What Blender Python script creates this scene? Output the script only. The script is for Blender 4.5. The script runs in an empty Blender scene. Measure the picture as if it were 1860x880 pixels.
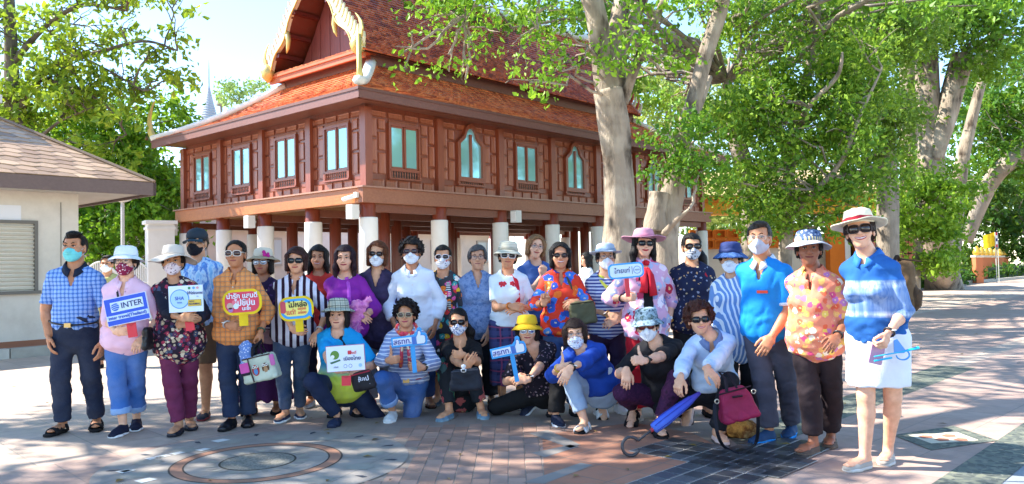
import bpy, math, random
import numpy as np
from mathutils import Matrix, Vector
random.seed(7); np.random.seed(7)
S = bpy.context.scene
COL = S.collection
V3 = lambda *a: np.array(a, float)
rad = math.radians
# ---------------------------------------------------------------- camera
FPX, CX, CY, EYE = 1450.0, 930.0, 440.0, 1.33
CAMR = (Matrix.Rotation(rad(90 + 1.74), 3, 'X') @ Matrix.Rotation(rad(-1.19), 3, 'Z'))
CAMN = np.array(CAMR)
cd = bpy.data.cameras.new('camera'); cam = bpy.data.objects.new('camera', cd); COL.objects.link(cam)
cam.matrix_world = Matrix.Translation((0, 0, EYE)) @ CAMR.to_4x4()
cd.sensor_fit = 'HORIZONTAL'; cd.sensor_width = 36; cd.lens = FPX / 1860 * 36
cd.clip_start = 0.1; cd.clip_end = 2000
S.camera = cam
def ray(px, py):
    return CAMN @ V3((px - CX) / FPX, -(py - CY) / FPX, -1)
def at(px, py, y):            # world point seen at a photo pixel, y metres in front of the camera
    r = ray(px, py); return V3(0, 0, EYE) + r * (y / r[1])
def gr(px, py, z=0.0):        # ground point seen at a photo pixel
    r = ray(px, py); return V3(0, 0, EYE) + r * ((z - EYE) / r[2])
# ---------------------------------------------------------------- light
SUN_DIR = V3(-0.95, 0.15, 0.92); SUN_DIR /= np.linalg.norm(SUN_DIR)
w = bpy.data.worlds.new('World'); S.world = w; w.use_nodes = True
nt = w.node_tree; bg = nt.nodes['Background']
sk = nt.nodes.new('ShaderNodeTexSky'); sk.sky_type = 'NISHITA'; sk.sun_disc = False
sk.sun_elevation = math.asin(SUN_DIR[2]); sk.sun_rotation = math.atan2(SUN_DIR[0], SUN_DIR[1])
sk.air_density = 1.0; sk.dust_density = 0.0; sk.ozone_density = 3.6
nt.links.new(sk.outputs[0], bg.inputs[0]); bg.inputs[1].default_value = 0.14
sl = bpy.data.lights.new('sun', 'SUN'); so = bpy.data.objects.new('sun', sl); COL.objects.link(so)
sl.energy = 4.2; sl.angle = rad(0.55); sl.color = (1, 0.94, 0.84)
so.rotation_euler = Vector(SUN_DIR).to_track_quat('Z', 'Y').to_euler(); so.location = (-30, 10, 30)
S.view_settings.view_transform = 'Standard'; S.view_settings.look = 'None'
S.view_settings.exposure = 1.76; S.view_settings.gamma = 1.0
S.cycles.max_bounces = 6; S.cycles.transparent_max_bounces = 6
# ---------------------------------------------------------------- materials
def lin(c):
    if isinstance(c, str):
        c = c.lstrip('#'); c = [int(c[i:i+2], 16) / 255 for i in (0, 2, 4)]
        c = [x / 12.92 if x <= 0.04045 else ((x + 0.055) / 1.055) ** 2.4 for x in c]
    return (c[0], c[1], c[2], 1.0)
class NT:
    def __init__(s, name):
        s.m = bpy.data.materials.new(name); s.m.use_nodes = True; s.t = s.m.node_tree
        s.b = s.t.nodes['Principled BSDF']; s._tc = None
    def n(s, typ, *ins, **props):
        nd = s.t.nodes.new('ShaderNode' + typ)
        for k, v in props.items(): setattr(nd, k, v)
        for k, v in (ins[0] if ins and isinstance(ins[0], dict) else dict(enumerate(ins))).items():
            if v is None: continue
            s.put(nd.inputs[k], v)
        return nd
    def put(s, sock, v):
        if isinstance(v, bpy.types.NodeSocket): s.t.links.new(v, sock)
        else: sock.default_value = v
    def tc(s):
        if s._tc is None: s._tc = s.n('TexCoord').outputs['Object']
        return s._tc
    def xyz(s):
        o = s.n('SeparateXYZ', s.tc()).outputs; return o[0], o[1], o[2]
    def math(s, op, a, b=None, c=None): return s.n('Math', a, b, c, operation=op).outputs[0]
    def mix(s, f, a, b): return s.n('Mix', {0: f, 6: a, 7: b}, data_type='RGBA').outputs[2]
    def ramp(s, f, stops, interp='LINEAR'):
        nd = s.n('ValToRGB', f); e = nd.color_ramp; e.interpolation = interp
        while len(e.elements) < len(stops): e.elements.new(0.5)
        for el, (p, c) in zip(e.elements, stops): el.position = p; el.color = c
        return nd.outputs[0]
    def noise(s, scale, detail=3.0, rough=0.55, vec=None, out=0):
        return s.n('TexNoise', {'Vector': vec or s.tc(), 'Scale': scale, 'Detail': detail, 'Roughness': rough}).outputs[out]
    def voro(s, scale, vec=None, feature='F1', rnd=1.0):
        return s.n('TexVoronoi', {'Vector': vec or s.tc(), 'Scale': scale, 'Randomness': rnd}, feature=feature)
    def bump(s, h, strength=0.3, dist=0.01):
        b = s.n('Bump', {'Height': h, 'Strength': strength, 'Distance': dist}); s.t.links.new(b.outputs[0], s.b.inputs['Normal']); return b
    def done(s, col=None, rough=0.7, spec=0.3, metal=0.0, **kw):
        if col is not None: s.put(s.b.inputs['Base Color'], col)
        s.put(s.b.inputs['Roughness'], rough); s.put(s.b.inputs['Specular IOR Level'], spec); s.put(s.b.inputs['Metallic'], metal)
        for k, v in kw.items(): s.put(s.b.inputs[k], v)
        return s.m
_MC = {}
def cached(f):
    def g(*a):
        k = (f.__name__,) + tuple(map(str, a))
        if k not in _MC: _MC[k] = f(*a)
        return _MC[k]
    return g
@cached
def solid(c, rough=0.75, var=0.12, spec=0.25, bump=0.0):
    s = NT('fabric_plain'); c = lin(c)
    n = s.noise(9, 4); d = tuple(x * (1 - var * 1.6) for x in c[:3]) + (1,); l = tuple(min(1, x * (1 + var)) for x in c[:3]) + (1,)
    cloth_base(s, 0.3)
    return s.done(s.ramp(n, [(0.3, d), (0.7, l)]), rough, spec)
@cached
def gloss(c, rough=0.3, metal=0.0, spec=0.5):
    s = NT('gloss'); n = s.noise(14, 3)
    return s.done(lin(c), s.math('MULTIPLY_ADD', n, 0.15, rough - 0.05), spec, metal)
def stripe_mask(s, x, period, duty, ph=0.0):
    f = s.math('FRACT', s.math('ADD', s.math('DIVIDE', x, period), ph + 50.0))
    return s.math('LESS_THAN', f, duty)
def cloth_base(s, amt=0.35):
    cr = s.math('ABSOLUTE', s.math('SUBTRACT', s.noise(8, 3, 0.6), 0.5)); cr = s.math('POWER', s.math('MINIMUM', s.math('MULTIPLY', cr, 6.0), 1.0), 0.6)
    s.bump(s.math('ADD', s.math('MULTIPLY', cr, 0.7), s.math('ADD', s.math('MULTIPLY', s.noise(26, 4), 0.5), s.math('MULTIPLY', s.noise(240, 2), 0.12))), amt * 0.5, 0.012)
@cached
def vstripe(c1, c2, period, duty=0.5, axis='x'):
    s = NT('fabric_striped'); x, y, z = s.xyz()
    wob = s.math('MULTIPLY', s.math('SUBTRACT', s.noise(5, 1), 0.5), period * 0.35)
    c = z if axis == 'z' else s.math('ADD', x, s.math('MULTIPLY', y, 0.25))
    c = s.math('ADD', c, wob); cloth_base(s)
    return s.done(s.mix(stripe_mask(s, c, period, duty), lin(c1), lin(c2)), 0.8, 0.2)
@cached
def plaid(c0, c1, c2, period):
    s = NT('fabric_checked'); x, y, z = s.xyz()
    wob = s.math('MULTIPLY', s.math('SUBTRACT', s.noise(6, 2), 0.5), period * 0.5)
    u = s.math('ADD', s.math('ADD', x, s.math('MULTIPLY', y, 0.3)), wob); v = s.math('ADD', z, wob); cloth_base(s)
    c = s.mix(s.math('MULTIPLY', stripe_mask(s, u, period, 0.45), 0.55), lin(c0), lin(c1))
    c = s.mix(s.math('MULTIPLY', stripe_mask(s, v, period, 0.45), 0.55), c, lin(c1))
    c = s.mix(s.math('MULTIPLY', stripe_mask(s, u, period, 0.13, 0.3), 0.9), c, lin(c2))
    c = s.mix(s.math('MULTIPLY', stripe_mask(s, v, period, 0.13, 0.3), 0.9), c, lin(c2))
    return s.done(c, 0.8, 0.2)
@cached
def floral(base, cols, scale=14, size=0.42, leaf=None):
    s = NT('fabric_floral'); cloth_base(s)
    warp = s.n('VectorMath', s.tc(), s.n('VectorMath', s.noise(scale * 2.2, 2, out=1), (0.05 * 12 / scale,) * 3, operation='MULTIPLY').outputs[0], operation='ADD').outputs[0]
    c = lin(base)
    if leaf:
        v = s.voro(scale * 1.5, warp); c = s.mix(s.math('LESS_THAN', v.outputs['Distance'], size * 0.85), c, lin(leaf))
    v = s.voro(scale, warp); k = len(cols)
    r = s.n('SeparateColor', v.outputs['Color']).outputs[0]
    fc = s.ramp(r, [(i / k, lin(q)) for i, q in enumerate(cols)], 'CONSTANT')
    c = s.mix(s.math('LESS_THAN', v.outputs['Distance'], size), c, fc)
    c = s.mix(s.math('LESS_THAN', v.outputs['Distance'], size * 0.3), c, s.mix(0.6, fc, lin('ffe9a0')))
    return s.done(c, 0.8, 0.2)
@cached
def dots(base, col, scale=30, size=0.2):
    s = NT('fabric_dotted'); cloth_base(s); v = s.voro(scale)
    return s.done(s.mix(s.math('LESS_THAN', v.outputs['Distance'], size), lin(base), lin(col)), 0.8, 0.2)
@cached
def blotch(cols, scale=9, streak=1.0):
    s = NT('fabric_blotched'); cloth_base(s)
    v = s.n('Mapping', {'Vector': s.tc(), 'Scale': (streak, streak, 1)}).outputs[0]
    n = s.noise(scale, 4, 0.6, v); k = len(cols)
    return s.done(s.ramp(n, [(0.3 + 0.4 * i / max(1, k - 1), lin(c)) for i, c in enumerate(cols)]), 0.8, 0.2)
@cached
def bands(stops, lo, hi, streak=5):
    s = NT('fabric_dyed'); cloth_base(s); x, y, z = s.xyz()
    v = s.n('Mapping', {'Vector': s.tc(), 'Scale': (streak, streak, 1)}).outputs[0]
    q = s.math('ADD', s.math('DIVIDE', s.math('SUBTRACT', z, lo), hi - lo), s.math('MULTIPLY', s.math('SUBTRACT', s.noise(7, 4, 0.65, v), 0.5), 0.16))
    c = s.ramp(q, [(p, lin(k)) for p, k in stops])
    return s.done(s.mix(0.25, c, s.mix(s.noise(16, 4), lin('1d4f9c'), c)), 0.85, 0.15)
@cached
def shibori(c, band, lo, hi):
    s = NT('fabric_dyed'); cloth_base(s, 0.2); x, y, z = s.xyz()
    v = s.n('Mapping', {'Vector': s.tc(), 'Scale': (38, 38, 3.5)}).outputs[0]; st = s.noise(1.0, 3, 0.6, v)
    m = s.math('MULTIPLY', s.ramp(s.math('DIVIDE', s.math('SUBTRACT', z, lo), hi - lo), [(0.0, (0, 0, 0, 1)), (0.1, (1,) * 3 + (1,)), (0.2, (0.35,) * 3 + (1,)), (0.75, (0.45,) * 3 + (1,)), (0.9, (1,) * 3 + (1,)), (1.0, (0, 0, 0, 1))]), s.ramp(st, [(0.38, (0.35,) * 3 + (1,)), (0.6, (1,) * 3 + (1,))]))
    base = s.ramp(s.noise(3, 4), [(0.35, tuple(q * 0.75 for q in lin(c)[:3]) + (1,)), (0.65, tuple(min(1, q * 1.2) for q in lin(c)[:3]) + (1,))])
    return s.done(s.mix(m, base, lin(band)), 0.85, 0.15)
@cached
def denim(c, fade=0.35):
    s = NT('denim'); b = lin(c); l = tuple(min(1, x + (0.55 - x) * fade) for x in b[:3]) + (1,)
    n = s.math('MULTIPLY_ADD', s.noise(300, 2), 0.4, s.math('MULTIPLY', s.noise(5, 3), 0.6)); cloth_base(s, 0.45)
    return s.done(s.ramp(n, [(0.38, b), (0.68, l)]), 0.85, 0.2)
@cached
def skin_mat(c):
    s = NT('skin'); b = lin(c); b = tuple(min(0.9, x * 1.18) for x in b[:3]) + (1,); n = s.noise(22, 4); d = (b[0] * 0.86, b[1] * 0.78, b[2] * 0.76, 1); l = (min(1, b[0] * 1.08), b[1] * 1.06, b[2] * 1.05, 1)
    s.bump(s.noise(90, 3), 0.08, 0.01)
    return s.done(s.ramp(n, [(0.3, d), (0.7, l)]), 0.5, 0.35, **{'Subsurface Weight': 0.08, 'Subsurface Radius': (0.02, 0.008, 0.004)})
@cached
def hair_mat(c):
    s = NT('hair'); b = lin(c); v = s.n('Mapping', {'Vector': s.tc(), 'Scale': (60, 60, 6)}).outputs[0]
    n = s.noise(3, 4, 0.6, v); s.bump(n, 0.6, 0.012)
    return s.done(s.ramp(n, [(0.35, (b[0] * 0.4, b[1] * 0.4, b[2] * 0.4, 1)), (0.7, (min(1, b[0] * 1.3 + 0.003), min(1, b[1] * 1.25 + 0.002), min(1, b[2] * 1.25 + 0.002), 1))]), 0.5, 0.22)
# ---------------------------------------------------------------- objects
def wpos(o):
    p = V3(0, 0, 0)
    while o is not None: p = p + np.array(o.location); o = o.parent
    return p
def mk_mesh(name, V, F, smooth=False):
    me = bpy.data.meshes.new(name); V = np.asarray(V, np.float32).reshape(-1, 3)
    if isinstance(F, np.ndarray): F = [F]
    if F and not isinstance(F[0], np.ndarray):
        tot = np.array([len(f) for f in F], np.int32); loops = np.concatenate([np.asarray(f, np.int32) for f in F]) if len(F) else np.zeros(0, np.int32)
    else:
        F = [f for f in F if len(f)]
        tot = np.concatenate([np.full(len(f), f.shape[1], np.int32) for f in F]); loops = np.concatenate([f.ravel() for f in F]).astype(np.int32)
    me.vertices.add(len(V)); me.vertices.foreach_set('co', V.ravel())
    me.loops.add(len(loops)); me.loops.foreach_set('vertex_index', loops)
    me.polygons.add(len(tot)); st = np.zeros(len(tot), np.int32); st[1:] = np.cumsum(tot)[:-1]
    me.polygons.foreach_set('loop_start', st); me.polygons.foreach_set('loop_total', tot)
    me.polygons.foreach_set('use_smooth', np.full(len(tot), bool(smooth)))
    me.update(calc_edges=True); return me
def mobj(name, V, F, mat=None, parent=None, smooth=False, loc=None):
    """one mesh object; V in world coordinates, moved to the parent's (or loc's) origin"""
    V = np.asarray(V, float).reshape(-1, 3)
    base = wpos(parent) if parent is not None else (V3(0, 0, 0) if loc is None else np.asarray(loc, float))
    me = mk_mesh(name, V - base, F, smooth); o = bpy.data.objects.new(name, me); COL.objects.link(o)
    if parent is not None: o.parent = parent
    else: o.location = base
    if mat is not None:
        for m in (mat if isinstance(mat, (list, tuple)) else [mat]): me.materials.append(m)
    return o
def tag(o, label=None, cat=None, group=None, kind=None):
    if label: o['label'] = label
    if cat: o['category'] = cat
    if group: o['group'] = group
    if kind: o['kind'] = kind
    return o
def thing(name, label, cat, loc=(0, 0, 0), group=None):
    o = bpy.data.objects.new(name, None); COL.objects.link(o); o.location = tuple(loc); o.empty_display_size = 0.1
    return tag(o, label, cat, group)
def place(name, me, mat, parent, loc, rotz=0.0, scale=None):
    """an object on shared mesh data, loc in world coordinates"""
    o = bpy.data.objects.new(name, me); COL.objects.link(o)
    b = wpos(parent) if parent is not None else V3(0, 0, 0)
    o.parent = parent; o.location = tuple(np.asarray(loc, float) - b); o.rotation_euler = (0, 0, rotz)
    if scale: o.scale = scale
    if mat is not None and not me.materials: me.materials.append(mat)
    return o
def frame(y, up=None):
    """orthonormal matrix (columns x, y, z) with given y direction"""
    y = np.asarray(y, float); y = y / np.linalg.norm(y); up = V3(0, 0, 1) if up is None else np.asarray(up, float)
    if abs(y @ up) > 0.98 * np.linalg.norm(up): up = V3(0, 1, 0.01)
    x = np.cross(y, up); x /= np.linalg.norm(x); z = np.cross(x, y); return np.stack([x, y, z], 1)
def rot(axis, deg): return np.array(Matrix.Rotation(rad(deg), 3, axis))
class MB:
    def __init__(s): s.V = []; s.F = []; s.k = 0
    def add(s, V, F):
        V = np.asarray(V, float).reshape(-1, 3); s.V.append(V); s.F += [tuple(int(i) + s.k for i in f) for f in F]; s.k += len(V); return s
    def box(s, c, size, R=None, taper=1.0):
        hx, hy, hz = np.asarray(size, float) / 2; t = taper
        V = V3(-hx, -hy, -hz), V3(hx, -hy, -hz), V3(hx, hy, -hz), V3(-hx, hy, -hz), V3(-hx * t, -hy * t, hz), V3(hx * t, -hy * t, hz), V3(hx * t, hy * t, hz), V3(-hx * t, hy * t, hz)
        V = np.array(V); V = V @ R.T if R is not None else V
        return s.add(V + np.asarray(c, float), [(0, 3, 2, 1), (4, 5, 6, 7), (0, 1, 5, 4), (1, 2, 6, 5), (2, 3, 7, 6), (3, 0, 4, 7)])
    def tube(s, pts, r, n=8, cap=True, flat=1.0):
        pts = np.asarray(pts, float); m = len(pts); r = np.broadcast_to(np.asarray(r, float), (m,))
        T = np.gradient(pts, axis=0); T /= np.linalg.norm(T, axis=1, keepdims=True) + 1e-9
        u = np.cross(T[0], V3(0, 0, 1)); u = np.cross(T[0], V3(0, 1, 0.1)) if np.linalg.norm(u) < 0.1 else u
        V = []; a = np.linspace(0, 2 * np.pi, n, endpoint=False)
        for i in range(m):
            u = u - T[i] * (u @ T[i]); u /= np.linalg.norm(u) + 1e-9; v = np.cross(T[i], u)
            V.append(pts[i] + r[i] * (np.cos(a)[:, None] * u + flat * np.sin(a)[:, None] * v))
        F = [(i * n + j, i * n + (j + 1) % n, (i + 1) * n + (j + 1) % n, (i + 1) * n + j) for i in range(m - 1) for j in range(n)]
        if cap: F += [tuple(range(n))[::-1], tuple((m - 1) * n + j for j in range(n))]
        return s.add(np.concatenate(V), F)
    def lathe(s, prof, n=24, R=None, c=(0, 0, 0), fn=None, close=False):
        a = np.linspace(0, 2 * np.pi, n, endpoint=False); V = []
        for r, z in prof: V.append(np.stack([r * np.cos(a), r * np.sin(a), np.full(n, z)], 1))
        V = np.concatenate(V); m = len(prof)
        if fn is not None: V = fn(V)
        if R is not None: V = V @ R.T
        F = [(i * n + j, i * n + (j + 1) % n, (i + 1) * n + (j + 1) % n, (i + 1) * n + j) for i in range(m - 1) for j in range(n)]
        if close: F += [((m - 1) * n + j, (m - 1) * n + (j + 1) % n, (j + 1) % n, j) for j in range(n)]
        else: F += [tuple(range(n))[::-1], tuple((m - 1) * n + j for j in range(n))]
        return s.add(V + np.asarray(c, float), F)
    def prism(s, poly, depth, R=None, c=(0, 0, 0)):
        """2-D outline in local x,z, thickness along local y (front at -depth/2)"""
        p = np.asarray(poly, float); n = len(p)
        V = np.concatenate([np.stack([p[:, 0], np.full(n, -depth / 2), p[:, 1]], 1), np.stack([p[:, 0], np.full(n, depth / 2), p[:, 1]], 1)])
        if R is not None: V = V @ R.T
        F = [tuple(range(n)), tuple(range(2 * n - 1, n - 1, -1))] + [((i + 1) % n, i, n + i, n + (i + 1) % n) for i in range(n)]
        return s.add(V + np.asarray(c, float), F)
    def build(s, name, mat=None, parent=None, smooth=False, loc=None):
        return mobj(name, np.concatenate(s.V), s.F, mat, parent, smooth, loc)
def rrect(w, h, r, n=5):
    P = []
    for cx, cz, a0 in ((w/2-r, h/2-r, 0), (-w/2+r, h/2-r, 90), (-w/2+r, -h/2+r, 180), (w/2-r, -h/2+r, 270)):
        for i in range(n): a = rad(a0 + 90 * i / (n - 1)); P.append((cx + r * math.cos(a), cz + r * math.sin(a)))
    return P
def circ(r, n=24, cx=0, cz=0, rz=None): return [(cx + r * math.cos(2*math.pi*i/n), cz + (rz or r) * math.sin(2*math.pi*i/n)) for i in range(n)]
def text(parent, body, size, c, R, mat, name='lettering', shear=0.0, bold=0.0, sx=1.0):
    cu = bpy.data.curves.new('lettering', 'FONT'); cu.body = body; cu.size = size; cu.align_x = 'CENTER'; cu.align_y = 'CENTER'; cu.shear = shear; cu.offset = bold; cu.extrude = 0.0006; cu.resolution_u = 3
    to = bpy.data.objects.new('lettering', cu); COL.objects.link(to)
    bpy.context.view_layer.update()
    me = bpy.data.meshes.new_from_object(to.evaluated_get(bpy.context.evaluated_depsgraph_get())); bpy.data.objects.remove(to)
    V = np.zeros(len(me.vertices) * 3); me.vertices.foreach_get('co', V); V = V.reshape(-1, 3); V = np.stack([V[:, 0] * sx, -V[:, 2], V[:, 1]], 1)
    F = [tuple(p.vertices) for p in me.polygons]; bpy.data.meshes.remove(me)
    return mobj(name, V @ R.T + np.asarray(c, float), F, mat, parent)
# ---------------------------------------------------------------- distance-field bodies and clothes
def nrm(v): v = np.asarray(v, float); return v / (np.linalg.norm(v) + 1e-9)
class Fld:
    def __init__(s, lo, hi, h, fine=None):
        s.ax = []
        for i in range(3):
            if fine is None: a = np.arange(lo[i], hi[i] + h, h)
            else:
                fl, fh, hf = fine; a0, a1 = max(lo[i], fl[i]), min(hi[i], fh[i])
                a = np.concatenate([np.arange(lo[i], a0 - h * 0.5, h), np.arange(a0, a1, hf), np.arange(a1, hi[i] + h, h)])
            s.ax.append(a.astype(np.float32))
        s.F = np.full([len(a) for a in s.ax], 0.25, np.float32)
    def sub(s, lo, hi):
        sl = []
        for i in range(3):
            a, b = np.searchsorted(s.ax[i], [lo[i], hi[i]]); sl.append(slice(max(0, a - 1), min(len(s.ax[i]), b + 1)))
        return tuple(sl)
    def pts(s, sl):
        X, Y, Z = np.meshgrid(s.ax[0][sl[0]], s.ax[1][sl[1]], s.ax[2][sl[2]], indexing='ij'); return np.stack([X, Y, Z], -1)
    def put(s, sl, d, k):
        a = s.F[sl]
        if k <= 0: s.F[sl] = np.minimum(a, d); return
        h = np.clip(0.5 + 0.5 * (a - d) / k, 0, 1); s.F[sl] = a * (1 - h) + d * h - k * h * (1 - h)
    def bb(s, *P, r=0.1):
        P = np.array(P); return s.sub(P.min(0) - r, P.max(0) + r)
    def seg(s, p0, p1, r0, r1, k=0.02, side=None, f0=False, f1=False, cut=False):
        p0 = np.asarray(p0, float); p1 = np.asarray(p1, float)
        r0 = (r0, r0) if np.isscalar(r0) else r0; r1 = (r1, r1) if np.isscalar(r1) else r1
        sl = s.bb(p0, p1, r=max(*r0, *r1) + 0.05)
        if min(x.stop - x.start for x in sl) < 1: return
        P = s.pts(sl) - p0; a = p1 - p0; L = np.linalg.norm(a) + 1e-9; a = a / L
        sd = np.asarray(side if side is not None else (1, 0, 0), float); sd = sd - a * (sd @ a)
        if np.linalg.norm(sd) < 0.1: sd = V3(0, 1, 0) - a * a[1]
        sd = nrm(sd); wv = np.cross(a, sd)
        t = P @ a; tc = np.clip(t, 0, L); e = t - tc; f = tc / L
        rx = r0[0] + (r1[0] - r0[0]) * f; ry = r0[1] + (r1[1] - r0[1]) * f; rm = np.minimum(rx, ry)
        b = (P @ sd) / rx; c = (P @ wv) / ry; q = b * b + c * c
        ee = e.copy()
        if f0: ee[t < 0] = 0
        if f1: ee[t > L] = 0
        d = (np.sqrt(q + (ee / rm) ** 2) - 1) * rm
        if f0: d = np.maximum(d, -t)
        if f1: d = np.maximum(d, t - L)
        if cut: s.F[sl] = np.maximum(s.F[sl], -d)
        else: s.put(sl, d.astype(np.float32), k)
    def ell(s, c, r, R=None, k=0.02, cut=False):
        r = np.asarray(r if not np.isscalar(r) else (r, r, r), float); sl = s.bb(c, r=r.max() + 0.05)
        if min(x.stop - x.start for x in sl) < 1: return
        P = s.pts(sl) - np.asarray(c, float)
        if R is not None: P = P @ R
        n = np.sqrt(((P / r) ** 2).sum(-1)); d = (n - 1) * r.min() if r.max() / r.min() > 1.6 else n * (n - 1) / (np.sqrt(((P / r ** 2) ** 2).sum(-1)) + 1e-6)
        if cut:
            if k > 0: a = s.F[sl]; h = np.clip(0.5 - 0.5 * (a + d) / k, 0, 1); s.F[sl] = a * (1 - h) - d * h + k * h * (1 - h)
            else: s.F[sl] = np.maximum(s.F[sl], -d)
        else: s.put(sl, d.astype(np.float32), k)
    def all(s): return s.pts((slice(None),) * 3)
    def wrinkle(s, amp, wl, seed, st=(1, 1, 1), lim=0.007):
        r = np.random.RandomState(seed); P = s.all(); n = 0
        for i in range(6):
            kx = nrm(r.normal(size=3) * np.asarray(st)) * 2 * np.pi / (wl * r.uniform(0.6, 1.6)); n = n + np.sin(P @ kx + r.uniform(0, 6.3))
        c = 0
        for i in range(5):
            kx = nrm(r.normal(size=3) * np.asarray(st)) * np.pi / (wl * r.uniform(0.7, 1.7)); kb = nrm(r.normal(size=3)) * 2 * np.pi / (wl * 2.6)
            c = c + (1 - np.abs(np.sin(P @ kx + 0.9 * np.sin(P @ kb + r.uniform(0, 6.3)) + r.uniform(0, 6.3)))) ** 5 * np.clip(0.5 + np.sin(P @ kb + r.uniform(0, 6.3)), 0, 1.2)
        s.F += np.clip(amp * (n / 2.8 + 1.6 * c), -2 * amp, lim).astype(np.float32)
    def mesh(s):
        F = s.F; n = F.shape; ins = F < 0
        F[0], F[-1], F[:, 0], F[:, -1], F[:, :, 0], F[:, :, -1] = (np.maximum(x, 1e-3) for x in (F[0], F[-1], F[:, 0], F[:, -1], F[:, :, 0], F[:, :, -1])); ins = F < 0
        c = [n[0] - 1, n[1] - 1, n[2] - 1]; cnt = np.zeros(c, np.int8)
        for i in (0, 1):
            for j in (0, 1):
                for k in (0, 1): cnt += ins[i:i+c[0], j:j+c[1], k:k+c[2]]
        act = (cnt > 0) & (cnt < 8); idx = np.argwhere(act); m = len(idx)
        if m == 0: return np.zeros((0, 3)), np.zeros((0, 4), int)
        vid = np.full(c, -1, np.int64); vid[act] = np.arange(m)
        A = s.ax; acc = np.zeros((m, 3)); num = np.zeros(m)
        for ax in range(3):
            o1, o2 = [q for q in range(3) if q != ax]
            for u in (0, 1):
                for v in (0, 1):
                    i0 = idx.copy(); i0[:, o1] += u; i0[:, o2] += v; i1 = i0.copy(); i1[:, ax] += 1
                    f0 = F[tuple(i0.T)]; f1 = F[tuple(i1.T)]; cr = (f0 < 0) != (f1 < 0)
                    t = np.where(cr, f0 / np.where(f0 == f1, 1, f0 - f1), 0)
                    p = np.stack([A[q][i0[:, q]] for q in range(3)], 1).astype(float); p[:, ax] += t * (A[ax][i1[:, ax]] - A[ax][i0[:, ax]])
                    acc[cr] += p[cr]; num += cr
        V = acc / num[:, None]; Q = []
        for ax in range(3):
            o1, o2 = [(1, 2), (2, 0), (0, 1)][ax]
            sl0 = [slice(None)] * 3; sl1 = [slice(None)] * 3; sl0[ax] = slice(0, -1); sl1[ax] = slice(1, None)
            cr = ins[tuple(sl0)] != ins[tuple(sl1)]
            e = np.argwhere(cr); e = e[(e[:, o1] > 0) & (e[:, o2] > 0) & (e[:, o1] < n[o1] - 1) & (e[:, o2] < n[o2] - 1)]
            if not len(e): continue
            fl = ins[tuple(e.T)]; q = []
            for du, dv in ((1, 1), (0, 1), (0, 0), (1, 0)):
                g = e.copy(); g[:, o1] -= du; g[:, o2] -= dv; q.append(vid[tuple(g.T)])
            q = np.stack(q, 1); q[~fl] = q[~fl][:, ::-1]; Q.append(q)
        return V, np.concatenate(Q)
    def build(s, name, mat, parent):
        V, Q = s.mesh()
        return mobj(name, V, Q, mat, parent, True) if len(V) else None

def ik(S0, T, l1, l2, pole):
    D = T - S0; L = np.linalg.norm(D); u = D / L; L = min(L, (l1 + l2) * 0.997); T = S0 + u * L
    a = (l1 * l1 - l2 * l2 + L * L) / (2 * L); h = math.sqrt(max(0, l1 * l1 - a * a)); p = np.asarray(pole, float); p = p - u * (p @ u); p = nrm(p)
    return S0 + u * a + p * h, T

def add_hand(F, Wp, f, pn, thumb, kind, s):
    """palm, four unequal bent fingers and a thumb from the side of the palm"""
    f = nrm(f); pn = nrm(pn - f * (np.asarray(pn) @ f)); t = np.cross(f, pn) * thumb; C = 1.0 * s
    F.seg(Wp - f * 0.01, Wp + f * 0.03 * C, (0.027 * C, 0.019 * C), (0.036 * C, 0.017 * C), 0.01, t)
    F.seg(Wp + f * 0.03 * C, Wp + f * 0.082 * C, (0.036 * C, 0.016 * C), (0.039 * C, 0.0135 * C), 0.012, t)
    curl = {'relax': (18, 28, 20), 'flat': (4, 6, 4), 'fist': (72, 88, 60), 'thumb': (78, 92, 62), 'hold': (58, 75, 50), 'peace': (78, 92, 60), 'grip': (40, 50, 35), 'wrap': (34, 40, 28)}[kind]
    for i, (off, ln) in enumerate(((0.0285, 0.92), (0.0095, 1.02), (-0.0095, 0.96), (-0.028, 0.78))):
        c = curl; spread = off * 2.2
        if kind == 'peace' and i < 2: c = (2, 3, 2); spread = (0.24, -0.16)[i]
        p = Wp + f * (0.084 - 0.004 * abs(i - 1)) * C + t * off * C; ang = 0; r = 0.0093 * C
        for L, da in zip((0.043, 0.027, 0.021), c):
            ang += rad(da + (i - 1.5) * 2); d = nrm((f + t * spread) * math.cos(ang) + pn * math.sin(ang)); q = p + d * L * ln * C
            F.seg(p, q, r, r * 0.9, 0.004); p = q; r *= 0.9
    p = Wp + f * 0.022 * C + t * 0.026 * C + pn * 0.006
    if kind == 'thumb': ds = [nrm(t * 0.9 + f * 0.35), nrm(t + f * 0.05), nrm(t - f * 0.12)]
    elif kind in ('fist', 'hold', 'peace'): ds = [nrm(f * 0.8 + t * 0.45 + pn * 0.4), nrm(f * 0.5 + pn * 0.8 - t * 0.2), nrm(pn * 0.6 - t * 0.8 + f * 0.1)]
    else: ds = [nrm(f * 0.75 + t * 0.6 + pn * 0.3), nrm(f * 0.9 + t * 0.25 + pn * 0.3), nrm(f + pn * 0.3)]
    for d, L, r in zip(ds, (0.04, 0.033, 0.026), (0.0145, 0.0115, 0.0098)):
        q = p + d * L * C; F.seg(p, q, r * C, r * 0.88 * C, 0.006); p = q

class Skel: pass
def Rz(a): return np.array(Matrix.Rotation(rad(a), 3, 'Z'))
def head_R(yaw, pitch, tilt):   # yaw + turns the face to +x, pitch + nods down, tilt + leans the crown to +x
    return np.array(Matrix.Rotation(rad(yaw), 3, 'Z') @ Matrix.Rotation(rad(tilt), 3, 'Y') @ Matrix.Rotation(rad(pitch), 3, 'X'))

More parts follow.
